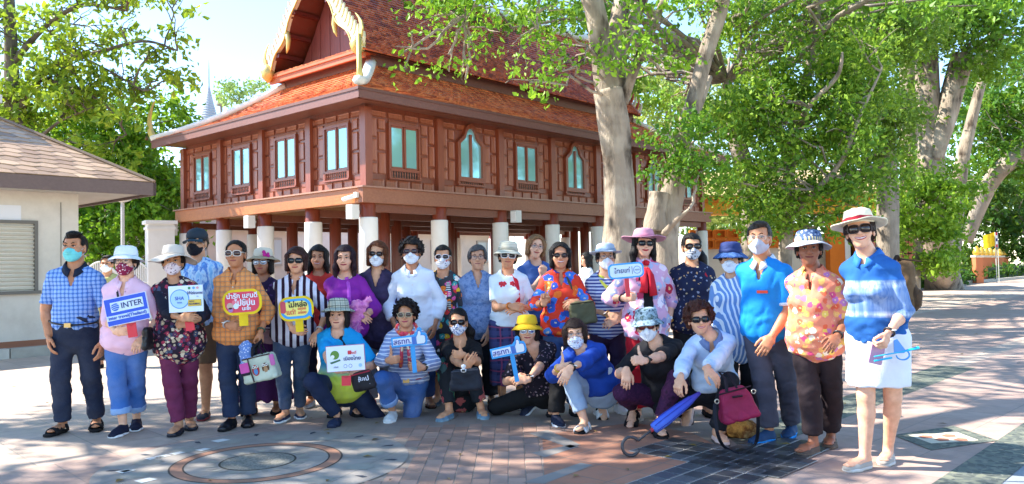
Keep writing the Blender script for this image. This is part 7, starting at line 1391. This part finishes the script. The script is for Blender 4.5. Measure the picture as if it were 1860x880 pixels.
# blue travel sign
y = 6.28; k = PXM(y); t, lay, txt, L, R = board('travel_sign', 'blue and white INTER travel sign held by woman in pink shirt', 'sign', 231, 562, y, rrect(78 * k, 50 * k, 0.006), 11, PW)
lay(rrect(76 * k, 48 * k, 0.004), BLUE, 'blue_panel'); lay(rrect(60 * k, 18 * k, 0.003), gloss('cfe4f8', 0.4), 'white_panel', 2, 2 * k, 8 * k); lay(rrect(76 * k, 9 * k, 0.002), gloss('c4dcf4', 0.4), 'text_strip', 2, 0, -11 * k)
lay(circ(7.2 * k, 20), gloss('2a6cd0', 0.4), 'globe_emblem', 3, -19.5 * k, 8 * k)
for j in range(4): MB().tube([L(-19.5 * k + 7.2 * k * math.cos(a) * 0.98, 8 * k + (j - 1.5) * 3.4 * k + 2.0 * k * math.sin(a + 0.5), -0.0125) for a in np.linspace(0.3, 2.9, 7)], 0.0022, 4).build('globe_band', gloss('cfe4f8', 0.4), t)
txt('INTER', 14.5 * k, 11 * k, 8 * k, INK, 3, 0, 0.0006); txt('inter travel(Thailand)', 8.2 * k, 0, -11 * k, TXB, 3, 0, 0.0008)
def envelope(lab, px, py, y, w, h, roll, mat=RED):
    k = PXM(y); c = at(px, py, y); R = rot('Y', -roll); o = MB().prism(rrect(w * k, h * k, 0.004), 0.006, R, c).build('red_envelope', mat, None, False, c); tag(o, lab, 'envelope', 'red envelopes in hands'); e = MB().prism([(-w * k / 2, h * k / 2), (w * k / 2, h * k / 2), (0, h * k * 0.25)], 0.002, R, c - R @ V3(0, 0.0045, 0)).build('envelope_flap', gloss('c02838', 0.5), o)
envelope('red envelope held under the blue travel sign', 240, 600, 6.3, 17, 26, 8); envelope('red envelope held under the health sign', 345, 592, 6.42, 16, 18, 8); envelope('red envelope under the white board in front row', 629, 692, 6.14, 17, 18, 0)
# health sign
y = 6.34; k = PXM(y); t, lay, txt, L, R = board('health_sign', 'white SHA sign with blue ring held by woman in floppy hat', 'sign', 338, 543, y, rrect(62 * k, 48 * k, 0.004), 2, gloss('d6e8f8', 0.4))
ringp = MB()
lay(circ(17.5 * k, 28), gloss('4a90d8', 0.4), 'ring', 1, -11 * k, 0); lay(circ(16 * k, 28), gloss('a8d4f2', 0.4), 'disc', 2, -11 * k, 0); txt('SHA', 9 * k, -11 * k, 1 * k, TXB, 3, 0, 0.0004); txt('ททท', 5 * k, -11 * k, -6.5 * k, TXB, 3); txt('Welcome', 8.5 * k, 17 * k, 10 * k, INK, 3, 0.3, 0.0004, 0.85); txt('to', 4 * k, 22 * k, 3.5 * k, TXB, 3)
lay(rrect(24 * k, 12 * k, 0.002), gloss('5a5a3c', 0.5), 'badge_border', 1, 16 * k, -8 * k); lay(rrect(23 * k, 11 * k, 0.002), gloss('e0c040', 0.5), 'badge', 2, 16 * k, -8 * k); txt('NEW', 4.2 * k, 11 * k, -5.4 * k, INK, 3); txt('NORMAL', 5 * k, 16 * k, -10 * k, INK, 3, 0, 0.0003)
for x, c in ((7, '3c8a5c'), (15, '6aa8d8'), (22, 'd8a0a8')): lay(circ(2.5 * k, 12), gloss(c, 0.5), 'emblem', 2, x * k, 19 * k)
def paddle(name, lab, px, py, y, w, h, roll, edge, stick, sx0, slen, swd, poly=None, grp=None):
    k = PXM(y); t, lay, txt, L, R = board(name, lab, 'sign', px, py, y, poly or rrect(w * k, h * k, min(w, h) * k * 0.4, 8), roll, edge, 0.012, 0, grp)
    p0 = L(sx0 * k, -h * k * 0.42, 0.008); MB().prism(rrect(swd * k, slen * k, 0.003), 0.008, R, p0 - R @ V3(0, 0, slen * k / 2)).build('stick', stick, t); return t, lay, txt, L, R, k
# yellow speech sign, red field
t, lay, txt, L, R, k = paddle('speech_sign', 'yellow edged red speech sign with Thai writing beside orange shirt', 440, 549, 6.5, 71, 46, 3, YEL_, YEL_, 0, 24, 16)
lay(rrect(62 * k, 37 * k, 14 * k, 8), gloss('d83c58', 0.5), 'red_field'); lay(rrect(40 * k, 8 * k, 3 * k), gloss('e87088', 0.5), 'pale_patch', 2, 2 * k, 0)
WT = gloss('e4f0fa', 0.5); txt('น่ารัก แสนดี', 12 * k, 1 * k, 11 * k, WT, 4, 0, 0.0012); txt('ไม่ขี้บ่น', 14 * k, 6 * k, -2 * k, WT, 4, 0, 0.0014); txt('นะจ๊ะ', 9 * k, 8 * k, -12 * k, WT, 4, 0, 0.0012)
lay(circ(6 * k, 14), gloss('c8a898', 0.5), 'tan_spot', 3, -22 * k, -6 * k); lay(circ(5 * k, 14), gloss('d8e8f4', 0.5), 'white_spot', 3, -11 * k, -7 * k); lay(circ(4.5 * k, 12), gloss('a878b0', 0.5), 'lilac_spot', 3, -21 * k, -13 * k)
# speech bubble sign
t, lay, txt, L, R, k = paddle('speech_sign', 'yellow sign with blue speech bubble beside the striped shirt', 538, 561, 6.66, 63, 44, 4, YEL_, YEL_, 3, 24, 14)
lay(rrect(56 * k, 36 * k, 15 * k, 8), SKYB, 'blue_bubble'); lay([(18 * k, -12 * k), (29 * k, -18 * k), (27 * k, -4 * k)], SKYB, 'bubble_tail', 1.2); lay(rrect(46 * k, 27 * k, 11 * k, 8), gloss('f0e878', 0.5), 'yellow_field', 2)
txt('ไม่หล่อ', 13 * k, 4 * k, 7 * k, gloss('202024', 0.5), 4, 0, 0.0018); txt('แต่!', 12 * k, -9 * k, -6 * k, RED, 4, 0, 0.0008); txt('อร่อย\nอร่อย', 7 * k, 11 * k, -4 * k, RED, 4, 0, 0.0005); lay(rrect(10 * k, 22 * k, 4 * k), gloss('c84858', 0.5), 'red_patch', 3, -23 * k, 4 * k)
# white board
y = 6.16; k = PXM(y); t, lay, txt, L, R = board('white_board_sign', 'white board with green round emblem held by kneeling woman', 'sign', 628, 651, y, rrect(70 * k, 47 * k, 0.004), 3, gloss('b8606c', 0.5))
lay(rrect(68.5 * k, 45.5 * k, 0.003), gloss('dfeaf8', 0.4), 'white_panel'); lay(circ(8 * k, 22), gloss('5c8a34', 0.5), 'green_emblem', 2, -19 * k, 7 * k); lay(circ(3.4 * k, 14), gloss('e8ece8', 0.5), 'emblem_spot', 3, -23 * k, 4 * k); lay([(-29 * k, -6 * k), (-10 * k, -1 * k), (-9 * k, -4 * k), (-26 * k, -9 * k)], gloss('3c6a4c', 0.5), 'emblem_ribbon', 2)
txt('ของดี', 7 * k, 12 * k, 9 * k, RED, 3, 0.2, 0.0004); txt('เมืองไทย', 9 * k, 12 * k, -1 * k, INK, 3, 0, 0.0006)
for x in (-1, 8): lay(circ(3.3 * k, 16), gloss('3c5aa0', 0.5), 'seal', 2, x * k, -14 * k); lay(circ(2.6 * k, 16), gloss('dfeaf8', 0.5), 'seal_center', 3, x * k, -14 * k)
lay(circ(3.3 * k, 16), gloss('9cc8ec', 0.5), 'seal', 2, 26 * k, -14 * k); txt('สวัสดี', 4 * k, -18 * k, -15 * k, INK, 3); lay(rrect(7 * k, 7 * k, 1 * k), gloss('d84050', 0.5), 'red_mark', 2, 8 * k, 10 * k)
# thumb signs
HANDP = [(0, -9), (15, -9.5), (18, -6), (18.5, 0), (18, 6), (14, 8), (9, 8), (10, 14), (8, 18), (5, 17), (4, 12), (0, 5)]
def thumb_sign(lab, px, py, y, roll, sroll):
    k = PXM(y); S_ = lambda P, e=0: [(x * k, z * k) for x, z in P]
    t, lay, txt, L, R = board('thumb_sign', lab, 'sign', px, py, y, S_([(-31, -9), (31, -11), (34, -6), (34.5, 4), (32, 10), (25, 12), (26, 18), (23, 22), (18, 21), (16, 14), (10, 9), (-31, 9)]), roll, SKYB, 0.012, 0, 'blue thumb signs')
    lay(S_([(-28, -6), (6, -6), (6, 6), (-28, 6)]), gloss('dce6f8', 0.4), 'name_panel'); txt('สธทท.', 13 * k, -11 * k, -0.5 * k, gloss('3a3c98', 0.5), 3, 0, 0.0008); lay(S_([(7, -8), (13, -8), (13, 6), (7, 6)]), gloss('3c6cc0', 0.4), 'cuff')
    lay([(x * k * 0.95 + 14 * k, z * k * 0.95) for x, z in HANDP], gloss('3a5aa8', 0.4), 'thumb_outline', 1); lay([(x * k * 0.85 + 15 * k, z * k * 0.85) for x, z in HANDP], gloss('dce4f4', 0.4), 'thumb_hand', 2)
    Rs = rot('Y', sroll); p0 = L(6 * k, -8 * k, 0.009); MB().prism(rrect(8 * k, 52 * k, 0.003), 0.008, Rs, p0 - Rs @ V3(0, 0, 25 * k)).build('stick', SKYB, t)
thumb_sign('blue thumbs up sign held by the woman in coral scarf', 742, 619, 6.42, 6, -4); thumb_sign('blue thumbs up sign held by the woman in yellow hat', 922, 637, 6.4, 12, -10)
# pale oval sign on red stick
t, lay, txt, L, R, k = paddle('oval_sign', 'pale blue rounded sign on red stick before mauve hat woman', 1137, 492, 6.62, 65, 28, 4, SKYB, RED, 0, 36, 8, rrect(65 * PXM(6.62), 28 * PXM(6.62), 9 * PXM(6.62), 8))
lay(rrect(59 * k, 22 * k, 7 * k, 8), gloss('d4e8f8', 0.4), 'white_panel'); txt('ไทยเท่', 12 * k, -8 * k, 0, INK, 3, 0.15, 0.0004); lay(rrect(0.8 * k, 14 * k, 0.2 * k), INK, 'divider', 2, 11 * k, 0); lay(circ(7 * k, 20), gloss('5a80b8', 0.5), 'seal', 2, 20 * k, 0); lay(circ(6 * k, 20), gloss('d4e8f8', 0.5), 'seal_center', 3, 20 * k, 0); txt('ททท', 5 * k, 20 * k, 0, INK, 4)
# ---- bags
def bag(name, lab, c, w, d, h, mat, roll=0, trim=None, puff=0.012, yaw=0.0, taper=0.85, seed=1, rad_=0.03):
    """soft bag: rounded distance-field body"""
    t = thing(name, lab, 'bag', c - V3(0, 0, h / 2)); F = Fld(V3(-w, -d * 1.5, -h), V3(w, d * 1.5, h), 0.0085); Pq = F.all(); x, y_, z = Pq[..., 0], Pq[..., 1], Pq[..., 2]; s_ = 1 - (1 - taper) * (z / h + 0.5)
    r = rad_; q = np.stack([np.abs(x) - (w / 2 * s_ - r), np.abs(y_) - (d / 2 * s_ - r * 0.8), np.abs(z) - (h / 2 - r)], -1); dd = np.linalg.norm(np.maximum(q, 0), axis=-1) + np.minimum(q.max(-1), 0) - r
    F.F = np.minimum(0.25, dd).astype(np.float32); F.wrinkle(0.004, 0.1, seed); V, Q = F.mesh(); R = Rz(yaw) @ rot('Y', -roll); o = mobj('bag_body', V @ R.T + c, Q, mat, t, True)
    L = lambda x, y, z: c + R @ V3(x, y, z)
    if trim: MB().tube([L(x, -d / 2 * 0.9, h / 2 - 0.012) for x in np.linspace(-w / 2 * 0.8, w / 2 * 0.8, 5)], 0.006, 5).build('zip', trim, t)
    return t, o, L, R
y = 6.66; k = PXM(y); c = at(474, 668, y); t, o, L, R = bag('owl_handbag', 'cream handbag printed with two owls, pink pocket, held low', c, 64 * k, 0.16, 48 * k, solid('c4ccb8', 0.7), 12, solid('4a3a38'))
for x, cols in ((-4, ('b8403c', '5c90c4', '3c6cb0')), (14, ('6a4a34', 'b08c68', '8a6444'))):
    f = lambda P, m, n_, z: MB().prism([(a + x * k, b) for a, b in P], 0.003, R, L(0, -0.083 - z, 0)).build(n_, solid(m), t)
    f([(a, b - 2 * k) for a, b in circ(6.5 * k, 16, 0, 0, 10 * k)], cols[0], 'owl_print', 0.0); f(circ(3.6 * k, 12, 0, -4 * k, 6 * k), cols[1], 'owl_belly', 0.003)
    for q in (-1, 1): f(circ(2.6 * k, 12, q * 2.7 * k, 4 * k), 'e8e6dc', 'owl_eye', 0.005); f(circ(1.1 * k, 8, q * 2.7 * k, 4 * k), '18181c', 'owl_pupil', 0.007)
    f([(-1.2 * k, 2 * k), (1.2 * k, 2 * k), (0, -1 * k)], 'd89c3c', 'owl_beak', 0.007)
MB().prism(rrect(16 * k, 18 * k, 0.01), 0.01, R, L(-23 * k, -0.08, 6 * k)).build('pink_pocket', solid('d85ca8'), t); MB().prism(rrect(16 * k, 5 * k, 0.004), 0.012, R, L(-23 * k, -0.082, -5 * k)).build('pocket_trim', solid('2a2430'), t); MB().tube([L(-14 * k, -0.085, 22 * k), L(-13 * k, -0.09, 0), L(-11 * k, -0.085, -22 * k)], 0.006, 5).build('piping', solid('4a3a38'), t); MB().prism(rrect(8 * k, 20 * k, 0.01), 0.01, R, L(28 * k, -0.076, 10 * k)).build('pink_pocket', solid('d070b0'), t)
for q in (-1, 1): MB().tube([L(-8 * k, q * 0.05, 20 * k), L(-4 * k, q * 0.05, 38 * k), at(476, 618, y), L(8 * k, q * 0.05, 38 * k), L(12 * k, q * 0.05, 21 * k)], 0.012, 6, True, 0.5).build('handle', solid('1e1a20'), t)
F = Fld(at(448, 645, 6.62) - 0.16, at(448, 645, 6.62) + 0.16, 0.01); F.ell(at(447, 640, 6.64), (0.055, 0.05, 0.1), None, 0.02); F.ell(at(452, 660, 6.64), (0.05, 0.05, 0.08), None, 0.03); F.wrinkle(0.008, 0.06, 4); V, Q = F.mesh(); tag(mobj('bundled_scarf', V, Q, dots('6c8cc8', 'dfe8f4', 60, 0.3), None, True, at(447, 640, 6.64)), 'pale blue patterned scarf bundled above the owl handbag', 'scarf')
c = at(492, 611, 7.16); bag('shoulder_bag', 'dusty pink flat shoulder bag behind the owl handbag', c, 0.2, 0.07, 0.15, solid('a8848c', 0.6), -5, solid('4a3038'), seed=3)
c = at(268, 615, 6.5); bag('shoulder_bag', 'black shoulder bag at the hip of pink shirt woman', c, 0.06, 0.14, 0.19, gloss('1a181c', 0.35), 0, None, seed=4)
c = at(362, 592, 6.9); bag('shoulder_bag', 'black bag hanging between floral vest and brown shorts', c, 0.1, 0.08, 0.26, gloss('16161a', 0.4), 0, None, seed=5)
c = at(660, 692, 6.2); t, o, L, R = bag('shoulder_bag', 'black bag with white lettering beside the white board', c, 0.19, 0.09, 0.155, solid('1c1a20', 0.6), 14, solid('a03040'), seed=6); text(t, 'ช้อป', 0.05, L(0.015, -0.049, 0.015), R, solid('d8dcec'), 'lettering', 0, 0.001); text(t, 'ชิม', 0.03, L(0.04, -0.049, -0.035), R, solid('b8bcd0'))
c = at(1058, 568, 6.92); bag('shoulder_bag', 'olive green bag under the arm of red floral shirt', c, 0.25, 0.13, 0.2, solid('54533c', 0.6), 6, solid('2a2a20'), seed=7)
c = at(846, 690, 6.22); t, o, L, R = bag('waist_bag', 'dark navy bag on the lap of squatting black shirt', c, 0.26, 0.1, 0.17, solid('20242e', 0.7), 4, solid('3a3e4a'), seed=8)
tt = at(842, 670, 6.12); kt_ = thing('bag_charm', 'small white and black charm hanging on the navy lap bag', 'charm', tt); MB().lathe([(0.001, -0.03), (0.02, -0.024), (0.022, -0.005), (0.008, 0.0), (0.019, 0.012), (0.018, 0.026), (0.001, 0.034)], 12, None, tt).build('charm_body', gloss('d8dce0', 0.4), kt_, True); MB().box(tt + V3(0, -0.02, -0.012), (0.026, 0.012, 0.016)).build('charm_patch', gloss('202428', 0.4), kt_)
# maroon bag with long strap
y = 5.56; k = PXM(y); c = at(1337, 733, y); t, o, L, R = bag('maroon_bag', 'maroon cloth bag with long dark strap trailing on the ground', c, 74 * k, 0.15, 60 * k, solid('8a1c44', 0.6, 0.1), 14, solid('2a1620'), taper=0.62, seed=9)
MB().tube([L(-14 * k, -0.06, 28 * k), at(1318, 690, 5.5), at(1306, 676, 5.5), at(1322, 678, 5.52), L(6 * k, -0.05, 29 * k)], 0.011, 6, True, 0.5).build('handle', solid('1e1a26'), t)
MB().tube(smooth([L(-36 * k, 0, 10 * k), at(1298, 745, 5.5), at(1304, 790, 5.45), gr(1318, 814, 0.02), gr(1345, 824, 0.02), gr(1372, 806, 0.03), at(1377, 770, 5.6), at(1374, 730, 5.6), L(34 * k, 0, 14 * k)], 40), 0.012, 6, True, 0.4).build('strap', solid('1c1c26'), t); MB().tube([L(-8 * k, -0.079, 17 * k), L(10 * k, -0.079, 15 * k)], 0.008, 5).build('pocket_zip', solid('2a1620'), t)
for q in (-1, 1): MB().lathe([(0.014, -0.004), (0.02, 0), (0.014, 0.004), (0.01, 0)], 10, rot('X', 90), L(q * 34 * k, -0.03, 14 * k), None, True).build('ring', gloss('c8c0b0', 0.25, 1.0), t, True)
# umbrella
y = 5.6; a, b = at(1160, 800, 5.52), at(1240, 738, 5.62); d = b - a; t = thing('folded_umbrella', 'folded blue violet umbrella with hooked ring handle pointing up', 'umbrella', gr(1165, 812)); P_ = lambda s: a + d * s
B_ = MB(); B_.tube([P_(s) for s in (0.32, 0.34, 0.55, 0.8, 1.15, 1.4)], [0.012, 0.036, 0.042, 0.038, 0.028, 0.012], 10); B_.build('canopy', bands([(0, '5a7ce0'), (0.35, '4a5cc8'), (0.6, '5a48a8'), (1, '4a3480')], 0.2, 0.55, 3), t, True); MB().tube([P_(s) for s in (-0.02, 0.33)], 0.009, 8).build('shaft', gloss('2a2a30', 0.4), t); MB().tube([P_(s) for s in (0.27, 0.33)], 0.014, 8).build('collar_ring', gloss('b02c3c', 0.4), t)
q = nrm(d); n_ = nrm(np.cross(q, V3(0, 1, 0))); cc = P_(-0.02) - q * 0.062; MB().tube([cc + q * 0.062 * math.cos(s) + n_ * 0.062 * math.sin(s) for s in np.linspace(0, 5.4, 22)], 0.0115, 8).build('handle', gloss('34363c', 0.35), t, True)
for s in np.linspace(0, 2 * np.pi, 7)[:-1]: e1 = nrm(np.cross(q, n_)); MB().tube([P_(x) + (n_ * math.cos(s) + e1 * math.sin(s)) * r for x, r in ((0.36, 0.037), (0.6, 0.043), (0.9, 0.037), (1.2, 0.026))], 0.0035, 4).build('rib', solid('3a44a0'), t)
# plastic bag with bread on the ground behind
c = at(1343, 778, 6.1); F = Fld(c - 0.2, c + 0.2, 0.012); F.ell(c + V3(0.02, 0, -0.02), (0.12, 0.08, 0.1), None, 0); F.ell(c + V3(-0.03, -0.05, 0.0), (0.09, 0.04, 0.05), None, 0.03); F.wrinkle(0.008, 0.07, 6); V, Q = F.mesh(); V[:, 2] = np.maximum(V[:, 2], 0.004); tag(mobj('snack_bag', V, Q, blotch(['a86a2c', 'd89a4c', '7a4420', 'e0b070'], 8), None, True, c * V3(1, 1, 0)), 'brown orange plastic snack bag on the ground behind maroon bag', 'bag')
# backpack, shoulder bag, phone and fan of the two women at the right
c = at(1634, 520, 5.3); t, o, L, R = bag('backpack', 'brown backpack worn behind the blue tie-dye top', c, 0.2, 0.2, 0.37, blotch(['5c4630', '6e563c', '4c3a28'], 9), -8, solid('3c2c1c'), taper=0.7, seed=11, rad_=0.075); bag_p = L(0.07, -0.02, -0.07)
F = Fld(bag_p - 0.14, bag_p + 0.14, 0.009); F.ell(bag_p + V3(0.01, -0.02, 0), (0.055, 0.07, 0.09), None, 0); F.wrinkle(0.004, 0.06, 3); V, Q = F.mesh(); mobj('side_pocket', V, Q, blotch(['4c3a2a', '5e4834'], 12), t, True); MB().tube([L(-0.06, -0.09, 0.16), L(-0.1, -0.13, 0.19), L(-0.13, -0.16, 0.15)], 0.013, 6, True, 0.4).build('shoulder_strap', solid('3c2c1c'), t)
c = at(1541, 580, 5.6); bag('shoulder_bag', 'navy and plum bag between floral shirt and white skirt', c, 0.16, 0.12, 0.32, bands([(0, '6a2848'), (0.4, '6a2c4c'), (0.5, '2c3458'), (1, '2c3458')], -0.0, 0.34, 2), 4, None, seed=12)
y = 4.86; k = PXM(y); c = at(1593, 642, y); Rp_ = rot('Y', 14); t = thing('phone', 'pale pink phone held against the white skirt', 'phone', c); MB().prism(rrect(24 * k, 40 * k, 0.01), 0.009, Rp_, c).build('phone_body', gloss('b88aa8', 0.3), t); MB().prism(circ(1.3 * k, 10, -8 * k, 16 * k), 0.003, Rp_, c - Rp_ @ V3(0, 0.006, 0)).build('phone_lens', gloss('202028', 0.1), t)
y = 4.8; t = thing('hand_fan', 'turquoise stick fan with blue loop held with the phone', 'fan', at(1640, 640, y)); CY_ = gloss('28b4e0', 0.35)
MB().tube([at(1588, 648, y), at(1635, 640, y), at(1668, 632, y)], [0.006, 0.007, 0.017], 8, True, 0.6).build('fan_stick', CY_, t); MB().tube([at(1588, 656, y), at(1620, 650, y)], 0.006, 6).build('fan_stick', CY_, t); MB().prism([(0, 0), (0.0, 0.075), (0.02, 0.085), (0.07, 0.015), (0.06, 0.0)], 0.006, np.eye(3), at(1624, 642, y)).build('fan_blade', gloss('4a90d8', 0.3), t); MB().tube([at(1640 + 12 * math.cos(s), 645 + 9 * math.sin(s), y) for s in np.linspace(-1.2, 3.0, 14)], 0.0085, 6, True, 0.5).build('fan_loop', gloss('4a9ce0', 0.3), t)
# small marks on clothes, each child of its wearer
k22 = PEOPLE['p22']; MB().box(k22.front(0.6, 0.35, 0.03), (0.075, 0.012, 0.02), Rz(-30)).build('pocket_badge', solid('d8503c'), k22.body)
k2 = PEOPLE['p2']
for i in (0, 1):
    a_ = k2.an[i]; tv = Rz(8 + (-14, 14)[i]) @ V3(0, -1, 0); sdv = V3(-tv[1], tv[0], 0) * -1; p = V3(a_[0], a_[1], 0) + tv * 0.06 + sdv * 0.047 + V3(0, 0, 0.04); MB().tube([p + tv * -0.045 + V3(0, 0, 0.012), p + tv * -0.025 - V3(0, 0, 0.01), p + tv * 0.01 - V3(0, 0, 0.004), p + tv * 0.05 + V3(0, 0, 0.014)], [0.002, 0.009, 0.006, 0.001], 6, True, 0.6).build('shoe_mark', gloss('e8ecf4', 0.4), k2.body)
k14 = PEOPLE['p14']
for x, tt_ in ((-0.5, 0.8), (-0.38, 0.76), (0.32, 0.8), (0.45, 0.77), (-0.28, 0.8)):
    m = MB(); p = k14.front(tt_, x, 0.03); 
    for a in range(5): m.lathe([(0.001, -0.003), (0.012, 0), (0.001, 0.004)], 7, frame(V3(1, 0, 0), k14.fw), p + V3(0.014 * math.cos(a * 1.26), 0, 0.014 * math.sin(a * 1.26)))
    m.build('embroidered_flower', solid('c83040'), k14.body)
k1 = PEOPLE['c1']
for j, (cc_, x) in enumerate((('b84858', -0.42), ('2858b0', -0.22), ('28a0c0', -0.02), ('3ca060', 0.16), ('e8a030', 0.36))): MB().box(k1.front(0.72, x, 0.035), (0.03, 0.012, 0.045), rot('Y', (-12, 8)[j % 2])).build('shirt_print', solid(cc_), k1.body)
k9 = PEOPLE['p9']; F = Fld(at(650, 575, 7.05) - 0.22, at(650, 575, 7.05) + 0.22, 0.01); F.ell(at(652, 556, 7.02), (0.075, 0.05, 0.05), None, 0.02); F.seg(at(650, 565, 7.02), at(638, 605, 7.08), (0.06, 0.03), (0.085, 0.03), 0.03); F.seg(at(655, 560, 7.02), at(668, 545, 7.02), 0.035, 0.03, 0.02); F.wrinkle(0.012, 0.06, 9); V, Q = F.mesh(); tag(mobj('pink_shawl', V, Q, blotch(['d868b0', 'e890c8', 'b858a8', 'f0b0d8'], 14), None, True, at(650, 590, 7.05)), 'crumpled pink shawl held by the woman in purple blouse', 'shawl')
